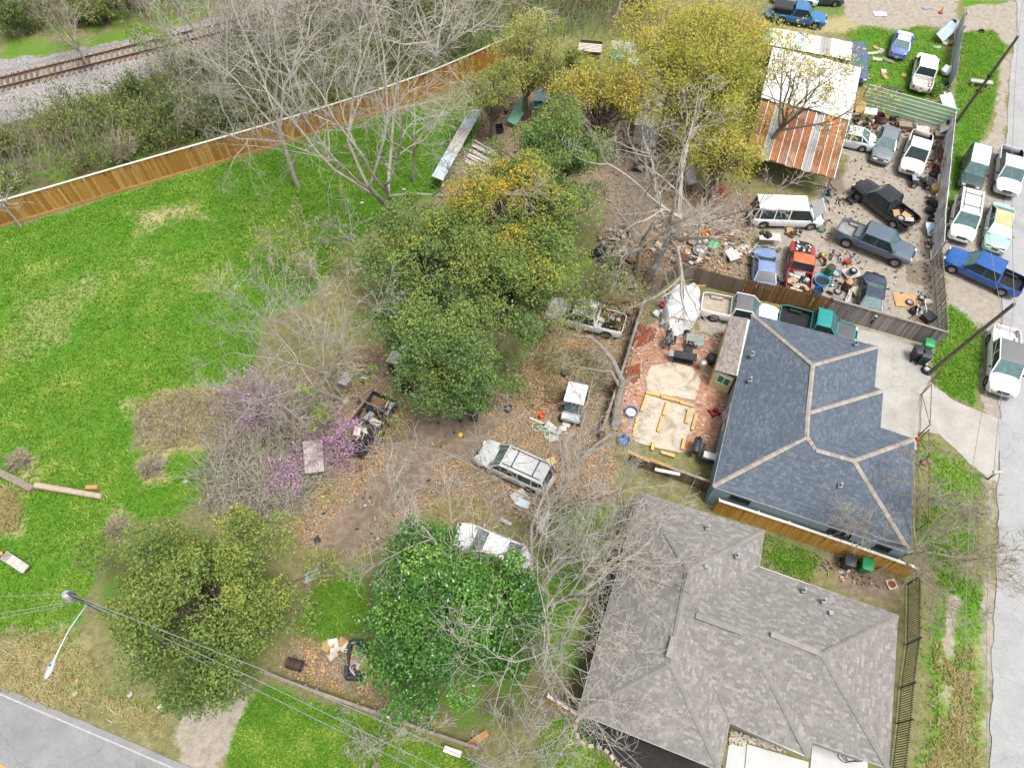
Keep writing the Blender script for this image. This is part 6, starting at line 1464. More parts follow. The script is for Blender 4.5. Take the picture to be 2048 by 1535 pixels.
TL_ = ['yellow timber at the top left corner of the sand plot', 'yellow timber in the middle of the top row of the sand plot', 'yellow timber at the right end of the top row of the sand plot', 'yellow timber down the upper left side of the sand plot', 'upper yellow timber of the middle divider in the sand plot', 'lower yellow timber of the middle divider in the sand plot', 'yellow timber inside the right edge of the sand plot', 'yellow timber on the bricks right of the sand plot', 'yellow timber at the lower left side of the sand plot', 'short yellow timber at the lower right of the sand plot', 'yellow timber along the bottom of the sand plot', 'short yellow timber stub at the bottom of the middle divider']
for (a, b), l_ in zip(TIM, TL_): plank(l_, a, b, .2, .18, m_wood_new, .13, name='timber', cat='timber')
for (a, b), l_ in zip((((1256,902),(1300,922)), ((1300,918),(1342,934)), ((1310,938),(1360,948))), ('long pale plank lying on the low brown fence, left', 'pale plank lying on the low brown fence, middle', 'bleached white plank on the low brown fence')): plank(l_, a, b, .2, .06, m_kick if 'bleached' not in l_ else m_white, 1.4)
# tarp heap
tp = T('tarp_heap', 'white plastic tarp draped over a tall heap', 'tarp', (1362,622), 0, math.radians(-22))
MB().loft([[Vector((math.cos(a)*rx*(1+.09*math.sin(5*a+z*3)+.05*math.sin(11*a)), math.sin(a)*ry*(1+.09*math.cos(4*a+z*2)+.05*math.cos(13*a)), z+.09*math.sin(4*a+z*5)+.05*math.sin(9*a-z*7))) for a in [k*2*math.pi/36 for k in range(36)]] for z, rx, ry in ((.02, 1.4, 2.45), (.35, 1.32, 2.3), (.75, 1.25, 2.2), (1.0, 1.1, 1.95), (1.12, .75, 1.4), (1.16, .2, .5))], True, True).build('tarp', m_tarp, tp, True)
plank('tan pole lying across the lower end of the white tarp', (1343,632), (1392,645), .06, .06, m_wood_new, 1.15, name='pole', cat='pole'); plank('rusty bar crossing the lower end of the white tarp', (1360,634), (1350,664), .08, .05, m_rust, 1.15, .4, name='bar', cat='bar')
plank('tan bent stick on top of the white tarp', (1366,568), (1368,598), .05, .05, m_wood_brown, 1.3, name='stick', cat='stick'); plank('yellow stick poking from the top of the white tarp', (1386,570), (1412,571), .05, .05, m_wood_new, 1.1, name='stick', cat='stick')
# grid frame leaning on the old fence
gf = T('bedstead', 'white slatted metal frame leaning on the dark fence', 'frame', (1330,600), .05, math.radians(36))
for o_, s_ in (((0, 0), 1),):
    for z in (0, 1.25): MB().beam((-.85, -z*.25, z+.05), (.85, -z*.25, z+.05), .05, .05).build('frame_bar', m_white, gf)
    for k in range(11): x = -.85+1.7*k/10; MB().beam((x, 0, .05), (x, -.31, 1.3), .035 if k not in (0, 5, 10) else .06, .03).build('slat', m_white, gf)
# grills and furniture
def legs4(p, sx, sy, h, m_, r=.02):
    for x in (-sx/2, sx/2):
        for y in (-sy/2, sy/2): MB().tube([(x, y, 0), (x, y, h)], r, 6).build('leg', m_, p)
def smoker(label, px, rz, L=1.1, r=.26):
    t_ = T('smoker_grill', label, 'grill', px, 0, rz); legs4(t_, L*.8, .4, .75, m_black)
    MB().lathe([(.001, -L/2), (r*.9, -L/2), (r, -L/2+.04), (r, L/2-.04), (r*.9, L/2), (.001, L/2)], 18, c=(0, 0, .9), axis='X', caps=False).build('drum', mat('grill_black', (.045, .055, .06), (.025, .03, .035), .5), t_, True)
    MB().tube([(L*.35, 0, 1.1), (L*.35, 0, 1.5)], .06, 8).build('chimney', m_black, t_, True); MB().tube([(-.2, -r-.04, 1.0), (.2, -r-.04, 1.0)], .015, 6).build('handle', m_steel, t_)
    MB().box(-L*.4, L*.4, -.55, -.3, .72, .75).build('shelf', m_black, t_); return t_
smoker('black barrel smoker near the top of the tan brick patio', (1333,690), math.radians(75)); smoker('black barrel smoker by the low brown fence', (1388,903), math.radians(70))
gb_ = T('griddle', 'long black griddle table on the tan brick patio', 'grill', (1366,724), 0, math.radians(-14)); legs4(gb_, 1.5, .55, .8, m_black)
MB().bevbox((0, 0, .85), 1.6, .62, .12, .02).build('griddle_top', m_binblk, gb_, True); MB().bevbox((-.95, 0, .8), .35, .5, .04, .01).build('side_shelf', m_steel, gb_); MB().box(-.7, .7, -.25, .25, .25, .28).build('lower_shelf', m_black, gb_)
gt = T('patio_table', 'patio table with clouded glass top', 'table', (1386,690), 0, math.radians(-10)); legs4(gt, 1.0, .75, .7, m_black); MB().bevbox((0, 0, .72), 1.25, .95, .03, .012).build('table_top', mat('clouded_glass', (.25, .3, .28), (.16, .2, .19), .15, bump=0), gt, True)
ch = T('patio_chair', 'black patio chair in front of the clouded glass table', 'chair', (1376,704), 0, math.radians(-15)); legs4(ch, .45, .45, .42, m_black, .015); MB().bevbox((0, 0, .44), .52, .52, .05, .02).build('seat', m_binblk, ch, True); MB().bevbox((0, .25, .75), .5, .05, .55, .02).build('backrest', m_binblk, ch, True)
kb = T('kettle_grill', 'kettle barbecue with pale lid on three legs', 'grill', (1401,738)); MB().blob((0, 0, .7), .28, .28, .3, 14, 8, 0).build('bowl', m_binblk, kb, True); MB().lathe([(.29, 0), (.27, .06), (.18, .14), (.03, .17)], 16, c=(0, 0, .86)).build('lid', m_steel, kb, True)
for k in range(3): MB().tube([(math.cos(k*2.1)*.15, math.sin(k*2.1)*.15, .72), (math.cos(k*2.1)*.32, math.sin(k*2.1)*.32, 0)], .014, 5).build('leg', m_steel, kb)
one('covered_grill', 'round black covered grill right of the kettle barbecue', 'grill', (1421,724), MB().lathe([(.3, 0), (.36, .15), (.42, .45), (.36, .68), (.2, .8), (.001, .83)], 16), m_binblk)
eg = T('gas_grill', 'black gas grill with white lid panel by the low brown fence', 'grill', (1414,926), 0, math.radians(-20)); legs4(eg, .9, .45, .6, m_black); MB().bevbox((0, 0, .75), 1.1, .6, .3, .04).build('firebox', m_binblk, eg, True); MB().bevbox((0, .05, .98), .95, .5, .12, .05).build('lid', m_white, eg, True)
tub('blue plastic tub at the upper left of the sand plot', (1261,828), m_blue_plastic, .4, .42, water=m_white); tub('blue plastic tub lying at the lower left of the sand plot', (1247,884), m_blue_plastic, .36, .42)
mw = T('lawn_mower', 'red lawn mower on the brick walkway', 'lawn mower', (1428,826), 0, .4); MB().bevbox((0, 0, .22), .62, .5, .16, .05).build('deck', m_red_plastic, mw, True); MB().bevbox((0, 0, .38), .3, .28, .18, .04).build('engine', m_black, mw, True)
for x in (-.25, .25):
    for y in (-.27, .27): add_wheel(mw, x, y, .1, .06, m_black)
MB().tube([(-.3, -.2, .3), (-.75, -.2, .85), (-.75, .2, .85), (-.3, .2, .3)], .015, 6).build('handle', m_black, mw)
crate('red gas can box beside the annex roof', (1446,674), .35, .25, .4, m_red_plastic, .3, lid=m_red_plastic)
crate('white plastic cooler beside the tarp heap', (1328,628), .6, .45, .4, m_white, .5, lid=m_white, name='cooler', cat='cooler'); bag('white bag of rubbish left of the cooler', (1311,630), .3, m_tarp); bag('small grey bag below the cooler', (1322,650), .25, m_steel); crate('pink toy box above the cooler', (1324,612), .4, .35, .35, mat('pink_plastic', (.6, .05, .2), (.45, .04, .15), .5), .8); crate('brown crate between the cooler and the mulch bed', (1330,640), .45, .35, .3, m_card, .2); bag('blue bundle at the foot of the tarp heap', (1348,668), .18, m_blue_plastic, h=.2); bag('dark green jacket heap at the foot of the tarp', (1372,668), .32, m_dark, h=.3)
sheet('white board leaning against the slate roofed house', (1452,836), .5, 1.2, m_white, .3, .55, (1.1, 0), 'board', 'board')
for k, (a, b) in enumerate((((1426,948),(1434,905)), ((1431,950),(1438,908)))): plank(('left' if k == 0 else 'right')+' white pipe of the pair leaning by the gas grill', a, b, .06, .06, m_white, .1, 1.8, name='pipe', cat='pipe')

# ------------------------------------------------------------------ planting bed of the taupe house
bedp = GA([(1152,1438),(1200,1440),(1300,1470),(1445,1530),(1445,1580),(1260,1560),(1232,1522),(1212,1500),(1180,1490),(1158,1478)])
tag(MB().prism(bedp[::-1] if sum(bedp[i-1].x*bedp[i].y-bedp[i].x*bedp[i-1].y for i in range(len(bedp))) < 0 else bedp, -.05, .03).build('planting_bed', mat('black_mulch', (.035, .032, .03), (.015, .014, .013), .95, scale=12, bump=.9)), 'black mulch planting bed along the taupe house', kind='structure')
eb_ = thing('bed_edging', 'curved row of pale edging blocks round the black mulch bed', 'edging', G(1158,1436)); cv = [G(*p) for p in ((1160,1432),(1151,1445),(1151,1462),(1158,1480),(1172,1490),(1190,1492),(1206,1496),(1219,1507),(1228,1520),(1240,1532),(1256,1541))]
bm_ = MB().bevbox((0, 0, .07), .3, .2, .16, .025).mesh('block', rand_mat('edging_block', [(0, (.3, .23, .19)), (1, (.45, .37, .32))], .9, .4, 30))
acc = 0
for a, b in zip(cv[:-1], cv[1:]):
    L_ = (b-a).length; n = max(1, round(L_/.33))
    for k in range(n): p = a.lerp(b, (k+.5)/n)-Vector(eb_.location); inst('block', bm_, eb_, p, (0, 0, math.atan2((b-a).y, (b-a).x)+R.gauss(0, .05)))
rngp = np.random.default_rng(8); ps = np.concatenate([px_points([(1460,1458),(1492,1470),(1490,1492),(1458,1486)], 220, rngp), px_points([(1492,1470),(1570,1492),(1568,1504),(1492,1482)], 260, rngp)])
mb = MB()
for x, y in ps: mb.cbox((x, y, .05), R.uniform(.06, .14), R.uniform(.05, .1), R.uniform(.05, .1), 0 if R.random() < .75 else 1, R.uniform(0, 3), R.uniform(-.4, .4))
tag(mb.build('river_stones', [mat('pale_stone', (.55, .5, .44), (.4, .36, .3), .9), mat('brown_stone', (.2, .15, .1), (.1, .08, .06), .9)]), 'pale and brown river stones beside the new concrete walk', kind='stuff')
hs_ = T('garden_hose', 'green and black garden hose coiled on the new concrete', 'hose', (1690,1512)); pts = []
for k in range(50): a = k*.42; pts.append((math.cos(a)*(.45+.04*math.sin(k))+k*.012, math.sin(a)*(.28+.05*math.cos(k*1.3)), .05+.01*(k % 5)))
MB().tube(pts, .018, 6).build('hose', mat('hose_rubber', (.02, .06, .035), (.015, .03, .02), .5), hs_, True); MB().lathe([(.03, 0), (.04, .06), (.03, .12)], 8, c=(.95, .1, .05)).build('nozzle', m_bingrn, hs_)
ac = T('air_conditioner', 'black air conditioning unit half under the taupe roof edge', 'air conditioner', (1213,1160), 0, .3); MB().bevbox((0, 0, .42), .85, .85, .8, .04).build('casing', m_binblk, ac, True); MB().lathe([(.36, .83), (.36, .87), (.3, .87), (.3, .83)], 18).build('fan_guard', m_steel, ac, True)
for k in range(5): MB().beam((-.36, -.3+k*.15, .86), (.36, -.3+k*.15, .86), .015, .015).build('guard_bar', m_steel, ac)
mh = T('drain_cover', 'square tan concrete drain cover by the orange fence end', 'drain cover', (1783,1168), 0, .2); MB().bevbox((0, 0, .03), .6, .6, .06, .01).build('slab', mat('tan_concrete', (.45, .34, .25), (.36, .27, .2), .9), mh); MB().lathe([(.22, .062), (.22, .072), (.001, .075)], 18).build('lid', m_rust, mh, True)
# ------------------------------------------------------------------ scrap yard, right
RG = lambda: R.uniform(0, 6.28)
m_redm = mat('red_metal', (.36, .03, .025), (.22, .02, .02), .5); m_brownm = mat('brown_metal', (.11, .06, .045), (.06, .035, .03), .8); m_teal = mat('teal_plastic', (.01, .34, .36), (.01, .26, .28), .45); m_yel = mat('yellow_plastic', (.6, .42, .03), (.45, .32, .03), .5)
def scrap(label, px, n, r, mats, hmax=.3, name='scrap_pile', cat='scrap pile', seed=0, kinds='bpt', z=0., rz=0., sx=1., sy=1.):
    """a heap of jumbled pieces that lies as one pile; every piece its own part"""
    rd = random.Random(seed); t_ = T(name, label, cat, px, z, rz)
    for k in range(n):
        a, d = rd.uniform(0, 6.28), r*math.sqrt(rd.random()); x, y = math.cos(a)*d*sx, math.sin(a)*d*sy; hz = hmax*(1-(d/r)**2*.8)*rd.uniform(.2, 1); kd = rd.choice(kinds); m_ = rd.choice(mats)
        if kd == 'b': MB().bevbox((x, y, hz/2+.05), rd.uniform(.12, .4), rd.uniform(.1, .3), rd.uniform(.08, .25)+hz*.5, .02, rz=rd.uniform(0, 3), rx=rd.uniform(-.4, .4)).build('piece', m_, t_)
        elif kd == 'p': q = Vector((math.cos(a+1), math.sin(a+1), rd.uniform(-.2, .35)))*rd.uniform(.2, .6); c_ = Vector((x, y, hz+.12)); MB().beam(c_-q, c_+q, rd.uniform(.03, .09), rd.uniform(.02, .05)).build('bar', m_, t_)
        elif kd == 't': MB().tube([(x, y, hz*.6+.05), (x+rd.uniform(-.3, .3), y+rd.uniform(-.3, .3), hz+.15), (x+rd.uniform(-.5, .5), y+rd.uniform(-.5, .5), hz*.5+.08)], rd.uniform(.015, .05), 6).build('tube', m_, t_)
        elif kd == 's': MB().cbox((x, y, hz+.06), rd.uniform(.3, .8), rd.uniform(.25, .6), .015, 0, rd.uniform(0, 3), rd.uniform(-.3, .3), rd.uniform(-.3, .3)).build('sheet', m_, t_)
        elif kd == 'c': MB().lathe([(.13, 0), (.15, .02), (.15, .26), (.12, .28)], 10, c=(x, y, hz*.6)).build('can', m_, t_, True)
    return t_
m_white = m_grimy
MIX = [m_black, m_steel, m_rust, m_white, m_brownm, m_wood_old]
scrap('black motor parts and fan blades below the rusty tin roof', (1651,385), 16, .9, [m_black, m_dark, m_steel, m_teal], .3, seed=1)
mt = crate('black mower deck tub beside the black pickup nose', (1703,402), .9, .7, .35, m_binblk, .5, name='mower_deck', cat='mower deck')
scrap('small dark parts between the motor heap and the mower deck', (1684,402), 9, .5, [m_black, m_brownm, m_steel], .15, seed=2)
dl = T('hand_truck', 'rusty hand truck with green foot beside the white van nose', 'hand truck', (1645,452), .05, math.radians(65))
for y in (-.2, .2): MB().tube([(-.6, y, .05), (.65, y, .2)], .02, 6).build('rail', m_rust, dl)
for k in range(6): x = -.5+k*.22; MB().tube([(x, -.2, .06+.12*(x+.6)), (x, .2, .06+.12*(x+.6))], .016, 6).build('rung', m_rust, dl)
MB().bevbox((-.65, 0, .08), .22, .45, .06, .015).build('foot_plate', m_green_plastic, dl)
for y in (-.28, .28): add_wheel(dl, -.5, y, .13, .07, m_steel)
tb = T('folding_table', 'white folding table with tools at the left of the scrap yard', 'table', (1534,486), 0, -.08); legs4(tb, 1.3, .55, .72, m_steel); MB().bevbox((0, 0, .74), 1.7, .8, .05, .015).build('table_top', m_white, tb, True)
for k, (x, y) in enumerate(((-.4, .15), (.1, .1), (.35, -.15), (-.1, -.2))): scrap(('first', 'second', 'third', 'last')[k]+' dark tool from the left on the white folding table' if False else ['dark drill lying at the left on the white table', 'black case in the middle of the white table', 'dark tool at the right edge of the white table', 'small black clamp at the front of the white table'][k], (1534+x*24, 486-y*18-17), 3, .15, [m_black, m_dark], .05, 'tool', 'tool', 10+k, 'b', .77)
tub('white plastic bucket beside the folding table', (1556,503), m_white, .17, .34, name='bucket', cat='bucket')
def minibike(label, px, rz, m1, m2, s_=1.):
    t_ = T('minibike', label, 'minibike', px, 0, rz)
    for x in (-.42, .42): add_wheel(t_, x*s_, .001, .2*s_, .1*s_, m_steel)
    MB().bevbox((0, 0, .38*s_), .5*s_, .2*s_, .2*s_, .04).build('body', m1, t_, True); MB().bevbox((-.3*s_, 0, .52*s_), .4*s_, .16*s_, .08*s_, .03).build('seat', m_black, t_, True); MB().bevbox((.22*s_, 0, .52*s_), .26*s_, .24*s_, .14*s_, .04).build('fairing', m2, t_, True)
    MB().tube([(.4*s_, 0, .2*s_), (.28*s_, 0, .66*s_)], .02, 6).tube([(.28*s_, -.25*s_, .68*s_), (.28*s_, .25*s_, .68*s_)], .016, 6).build('fork', m_black, t_); return t_
minibike('black minibike with red and yellow fairing beside the red pickup', (1643,522), math.radians(100), m_red_plastic, m_yel); minibike('small grey tricycle right of the minibike', (1662,514), 1.2, m_steel, m_black, .7)
barrel('dark green barrel full of scrap in the yard', (1656,547), m_green_plastic, .33, .8, filled=m_brownm); barrel('brown rusty drum with a box on top', (1691,577), m_brownm, .36, .85, filled=m_card)
wp_ = sheet('white panel lying under the stacked wheel rims', (1704,545), 1.3, 1.0, m_white, .3, .3, name='panel', cat='panel')
for k, z in enumerate((.3, .5, .7)): tyre(['bottom wheel of the stack on the white panel', 'middle wheel of the stack on the white panel', 'top wheel of the stack on the white panel'][k], (1706,543), .3-.02*k, .19, z=z+.02)
crate('red toolbox next to the green barrel', (1693,527), .5, .35, .3, m_redm, .5, lid=m_redm, name='toolbox', cat='toolbox'); crate('blue topped jerry can by the red toolbox', (1701,519), .25, .2, .35, m_white, .2, lid=m_blue_plastic, name='jerry_can', cat='can'); scrap('bright small parts round the red toolbox', (1683,522), 9, .45, [m_white, m_red_plastic, m_steel, m_black], .15, seed=3)
tub('bright blue paddling tub with scrap inside', (1642,565), mat('sky_blue_plastic', (.02, .3, .6), (.02, .22, .46), .45), .56, .3, water=m_black); tub('navy tub below the paddling tub', (1633,586), m_blue_plastic, .38, .4, water=m_black); tub('small blue pail below the navy tub', (1637,597), m_blue_plastic, .2, .25, name='pail', cat='pail'); tub('grey blue basin beside the green barrel', (1671,548), m_corrb, .34, .25, name='basin', cat='basin')
scrap('black batteries and parts left of the brown drum', (1671,568), 14, .55, [m_black, m_white, m_steel, m_binblk], .25, seed=4, kinds='bbt'); scrap('engine block heap against the brown fence', (1680,610), 16, .7, [m_brownm, m_rust, m_dark, m_steel], .35, seed=5); tyre('bare wheel rim lying below the batteries', (1675,584), .3, .12); crate('small dark case on the ground left of the wheel rim', (1659,587), .5, .2, .15, m_binblk, 2.4)
bag('bright blue tarp bundle at the fence end of the yard', (1697,618), .42, mat('blue_tarp', (.02, .26, .58), (.02, .18, .42), .5), h=.35)
for k, (a, b) in enumerate((((1701,572),(1693,612)), ((1705,574),(1697,610)), ((1696,590),(1690,606)))): plank(['left', 'right', 'short'][k]+' white plank of the bundle by the navy sedan', a, b, .12, .04, m_white, .35)
sheet('beige floor mat leaning on the navy sedan', (1714,582), .6, .8, mat('beige_vinyl', (.42, .38, .28), (.34, .3, .22), .8), .3, .25, (.3, 0), 'mat', 'mat')
sheet('brown cardboard sheet lying near the slatted gate', (1812,600), 1.7, 1.3, m_card, -.1, .05, name='cardboard', cat='cardboard')
tyre('wheel lying on the brown cardboard', (1818,606), .3, .16); tyre('wheel beside the axle at the slatted gate', (1842,597), .28, .16); crate('black open crate at the end of the axle', (1827,624), .6, .5, .4, m_binblk, .5); crate('white box beside the axle', (1853,608), .55, .4, .35, m_white, .1, lid=m_white); crate('black mower bag by the slatted gate', (1853,640), .8, .7, .5, m_binblk, .4, lid=m_binblk)
scrap('rusty axle and springs by the slatted gate', (1842,622), 14, .8, [m_steel, m_rust, m_brownm, m_wood_brown], .3, seed=6, sy=1.4); bag('grey tarp bundle in the lower right corner of the yard', (1842,660), .5, m_binblk, h=.4); scrap('brown boards by the grey fence corner', (1838,640), 8, .6, [m_wood_brown, m_rust], .12, seed=7, kinds='p')
for k, p in enumerate(((1862,408), (1868,418), (1858,424))): bag(['upper black rubbish bag by the corrugated fence', 'right black rubbish bag by the corrugated fence', 'left black rubbish bag by the corrugated fence'][k], p, .42)
tyre('large tyre below the black rubbish bags', (1866,440), .42, .26, rim=False); sheet('pale blue car seat panel leaning by the large tyre', (1862,458), .8, 1.1, m_paleblue, .2, .4, (.5, .2), 'scrap_bodywork', 'scrap'); scrap('dark scrap heap at the fence below the pale blue panel', (1866,470), 14, .6, [m_brownm, m_wood_old, m_black, m_rust], .3, seed=8)
scrap('mixed rubbish above the black bags', (1868,398), 12, .5, [m_white, m_card, m_black, m_steel], .25, seed=9); crate('tan cardboard box beside the quad bike', (1869,380), .95, .8, .35, m_card, .25, lid=m_card)
qb = T('quad_bike', 'black quad bike in front of the white and teal pickup', 'quad bike', (1838,370), 0, math.radians(-12))
for x in (-.55, .55):
    for y in (-.42, .42): add_wheel(qb, x, y, .28, .26, m_steel)
MB().bevbox((0, 0, .5), 1.0, .35, .25, .06).build('body', m_binblk, qb, True); MB().bevbox((-.25, 0, .68), .6, .32, .12, .05).build('seat', m_black, qb, True)
for x in (-.55, .55): MB().bevbox((x, 0, .58), .5, .95, .06, .025).build('fender', m_binblk, qb, True)
MB().tube([(.3, 0, .6), (.2, 0, .9)], .025, 6).tube([(.2, -.38, .92), (.2, .38, .92)], .018, 6).build('handlebar', m_steel, qb); MB().box(-.85, -.35, -.35, .35, .7, .72).build('rack', m_steel, qb)
bag('black rubbish bag right of the quad bike', (1856,372), .36)
for k, p in enumerate(((1866,350), (1872,343))): tyre(['worn tyre standing in the scrap below the red engine', 'grey tyre under the rusty ladder'][k], p, .36, .2, rim=False)
scrap('red engine with white housing by the corrugated fence', (1865,335), 10, .4, [m_redm, m_red_plastic, m_white, m_black], .35, seed=11)
ld = T('ladder_frame', 'rusty red ladder frame leaning on the corrugated fence', 'ladder', (1876,338), .3, math.radians(70))
for y in (-.25, .25): MB().tube([(-.7, y, 0), (.9, y, .9)], .02, 6).build('rail', m_rust, ld)
for k in range(6): x = -.6+k*.28; MB().tube([(x, -.25, (x+.7)*.56), (x, .25, (x+.7)*.56)], .016, 6).build('rung', m_redm, ld)
bt_ = T('boat_hull', 'small white hull full of scrap beside the corrugated fence', 'boat', (1878,308), 0, math.radians(72))
MB().loft([[Vector((x, math.cos(a)*w_, .55+math.sin(a)*.5)) for a in [math.pi+k*math.pi/8 for k in range(9)]] for x, w_ in ((-1.2, .38), (-.4, .45), (.5, .4), (1.0, .25), (1.3, .05))], False).build('hull', m_white, bt_, True); MB().blob((-.2, 0, .1), .9, .33, .35, 10, 5, .3).build('load', m_brownm, bt_, True)
vd = T('scrap_bodywork', 'white van door with window leaning at the mint wall corner', 'vehicle door', (1886,262), .25, math.radians(70)); MB().bevbox((0, 0, .62), 1.5, .12, 1.1, .05, rx=.7).build('panel', P_white, vd, True); MB().bevbox((.2, -.1, .82), .7, .03, .45, .01, rx=.7).build('window', m_glass_dark, vd)
P_L = [((1710,248), 'wheel at the left end of the scrap heap by the mint wall'), ((1728,256), 'black wheel in front of the red tank in the scrap heap')]
for p, l_ in P_L: tyre(l_, p, .32, .2, flat=False, rz=.4)
scrap('black compressor parts by the white workshop corner', (1714,236), 14, .6, [m_black, m_dark, m_steel], .5, seed=12); scrap('red tank with green ring in the scrap heap', (1738,245), 9, .5, [m_redm, m_bingrn, m_white, m_red_plastic], .45, seed=13, kinds='bc'); barrel('brown open drum in the scrap heap', (1755,243), m_brownm, .42, .7); scrap('dark curved sheets in the middle of the scrap heap', (1780,245), 14, .8, [m_brownm, m_dark, m_wood_old], .5, seed=14, kinds='sbp'); scrap('brown boards and sheets right of the curved sheets', (1812,256), 14, .85, [m_wood_old, m_wood_brown, m_brownm], .45, seed=15, kinds='sp'); crate('brown wooden chest in the scrap heap', (1806,258), 1.1, .7, .5, m_wood_brown, -.2, lid=m_wood_old, name='chest', cat='chest'); sheet('white panel at the right of the scrap heap', (1846,260), 1.1, .9, m_white, -.2, .5, (.2, 0), 'panel', 'panel'); scrap('grey car trim behind the white and teal pickup', (1832,256), 10, .5, [m_black, m_steel, m_corrb], .3, seed=16); crate('old brown trunk under the white van door', (1876,276), .9, .7, .45, m_wood_brown, -.25, lid=m_oldb if False else m_wood_old, name='trunk_box', cat='trunk'); scrap('brown planks below the old trunk', (1873,288), 10, .6, [m_wood_brown, m_wood_old, m_rust], .25, seed=17, kinds='p'); sheet('light blue sheet on the scrap heap by the mint wall', (1742,222), 1.1, .6, m_paleblue, -.2, .9, (.5, 0), 'panel', 'panel'); sheet('brown plywood by the end of the mint wall', (1722,215), 1.0, 1.2, m_card, .1, .7, (.8, 0), 'plywood', 'plywood'); scrap('rusty bits along the foot of the scrap heap', (1770,256), 14, 1.2, [m_rust, m_white, m_brownm], .1, seed=18, sy=.35)
# loads in the truck beds
def bed_load(car, n, mats, seed, x0, x1, label_cat='load', kinds='bs'):
    rd = random.Random(seed); f = car.floor
    for k in range(n):
        x, y = rd.uniform(x0, x1), rd.uniform(-.62, .62); kd = rd.choice(kinds); m_ = rd.choice(mats)
        c_ = car.root.matrix_basis @ Vector((x, y, f+.03+.12*rd.random()))
        mb = MB().bevbox((0, 0, .08), rd.uniform(.2, .55), rd.uniform(.15, .4), rd.uniform(.08, .25), .02) if kd == 'b' else MB().cbox((0, 0, .05+.2*rd.random()), rd.uniform(.4, .9), rd.uniform(.15, .45), .03, 0, 0, rd.uniform(-.3, .3), rd.uniform(-.2, .2))
        o = mb.build('scrap_piece', m_, None, loc=c_, rot=(0, 0, rd.uniform(0, 3))); tag(o, label_cat[0], label_cat[1], label_cat[2])
bpy.context.view_layer.update()
bed_load(red, 34, [m_white, m_steel, m_white, m_card, m_black, m_wood_old], 1, -2.6, -.55, ('piece of pale scrap piled in the red pickup bed', 'scrap', 'scrap load in the red pickup bed'))
bed_load(wt, 9, [m_white, m_rust, m_steel, m_black], 2, -2.6, -1.1, ('piece of rusty scrap in the bed of the pickup under the oak', 'scrap', 'scrap in the bed under the oak'))
blk = [o for o in bpy.data.objects if o.get('label', '').startswith('black pickup with cardboard')][0]
for k, (x, y, m_, l_) in enumerate(((-1.3, .2, m_card, 'brown cardboard nearest the cab in the black pickup bed'), (-1.9, -.3, m_card, 'tan cardboard in the middle of the black pickup bed'), (-2.3, -.1, m_white, 'white board in the black pickup bed'))):
    o = MB().cbox((0, 0, 0), .7, .5, .03, 0, 0, .1, .15).build('cardboard', m_, None, loc=blk.matrix_basis @ Vector((x, y, .85)), rot=(0, 0, RG())); tag(o, l_, 'cardboard')
ty_ = tyre('spare tyre in the black pickup bed', (0, 0)); ty_.location = blk.matrix_basis @ Vector((-1.9, .45, .72))
gy = [o for o in bpy.data.objects if o.get('label', '').startswith('lifted slate grey')][0]
o = MB().bevbox((0, 0, .2), .45, 1.4, .4, .03).build('truck_toolbox', P_slate, None, True, loc=gy.matrix_basis @ Vector((-1.4, 0, .92)), rot=(0, 0, gy.rotation_euler.z)); tag(o, 'slate toolbox across the lifted pickup bed', 'toolbox')
# upper grass lot
for k, (p, m_) in enumerate((((1752,95), m_card), ((1762,102), m_white), ((1745,106), m_white), ((1768,142), m_white), ((1770,152), m_card), ((1776,120), m_wood_old), ((1808,150), m_card), ((1755,118), m_white))): sheet(['tan cardboard scrap among the rubble on the upper grass', 'larger white rubble piece on the upper grass', 'small white rubble piece nearest the minivan', 'white broken board lower on the upper grass', 'pinkish board below the white broken board', 'grey plank scrap in the middle of the upper grass', 'orange board beside the white pickup wheel', 'tiny white scrap above the white broken board'][k], p, .6+.3*(k % 3), .4+.1*(k % 2), m_, RG(), .06, name='scrap_board', cat='board')
cn = T('traffic_cone', 'orange traffic cone on the sandy lot at the top', 'traffic cone', (1881,26)); MB().bevbox((0, 0, .02), .38, .38, .04, .01).build('base', m_black, cn); MB().lathe([(.15, .04), (.04, .6), (.03, .62)], 14).build('cone', mat('cone_orange', (.75, .13, .02), (.6, .1, .02), .5), cn, True)
sheet('grey mat lying on the sandy lot', (1853,15), .8, .6, m_steel, .2, .04, name='mat', cat='mat'); sheet('pale board lying on the sandy lot', (1760,28), 1.3, .8, m_caplight, -.1, .04, name='board', cat='board'); sheet('green plate on the grass above the white pickup', (1875,94), .7, .45, m_greenm, .1, .05, name='plate', cat='plate')
sheet('blue grey corrugated sheet leaning on the upper fence', (1895,62), 1.1, 2.4, m_corrb, -.75, .9, (.25, .45), 'metal_sheet', 'metal sheet', True); tub('blue bin behind the leaning corrugated sheet', (1901,53), m_blue_plastic, .3, .6, name='bin', cat='bin')
one('mat_roll', 'black rolled mat on the grass behind the mint wall', 'mat', (1775,182), MB().tube([(-1.3, 0, .2), (0, .05, .2), (1.3, 0, .18)], .2, 12), m_binblk, 0, math.radians(-17))
bn = T('bench_slab', 'white slab bench on the grass beside the tall pole', 'bench', (1958,172), 0, -.2); MB().bevbox((0, 0, .45), 2.0, .5, .14, .03).build('seat', m_white, bn, True)
for x in (-.7, .7): MB().box(x-.08, x+.08, -.2, .2, 0, .38).build('leg', m_conc, bn)
bag('black bag in the shade of the slab bench', (1958,184), .35, h=.25); tyre('dark tyre on the verge below the sandy apron', (1962,64), .3, .18, rim=False)
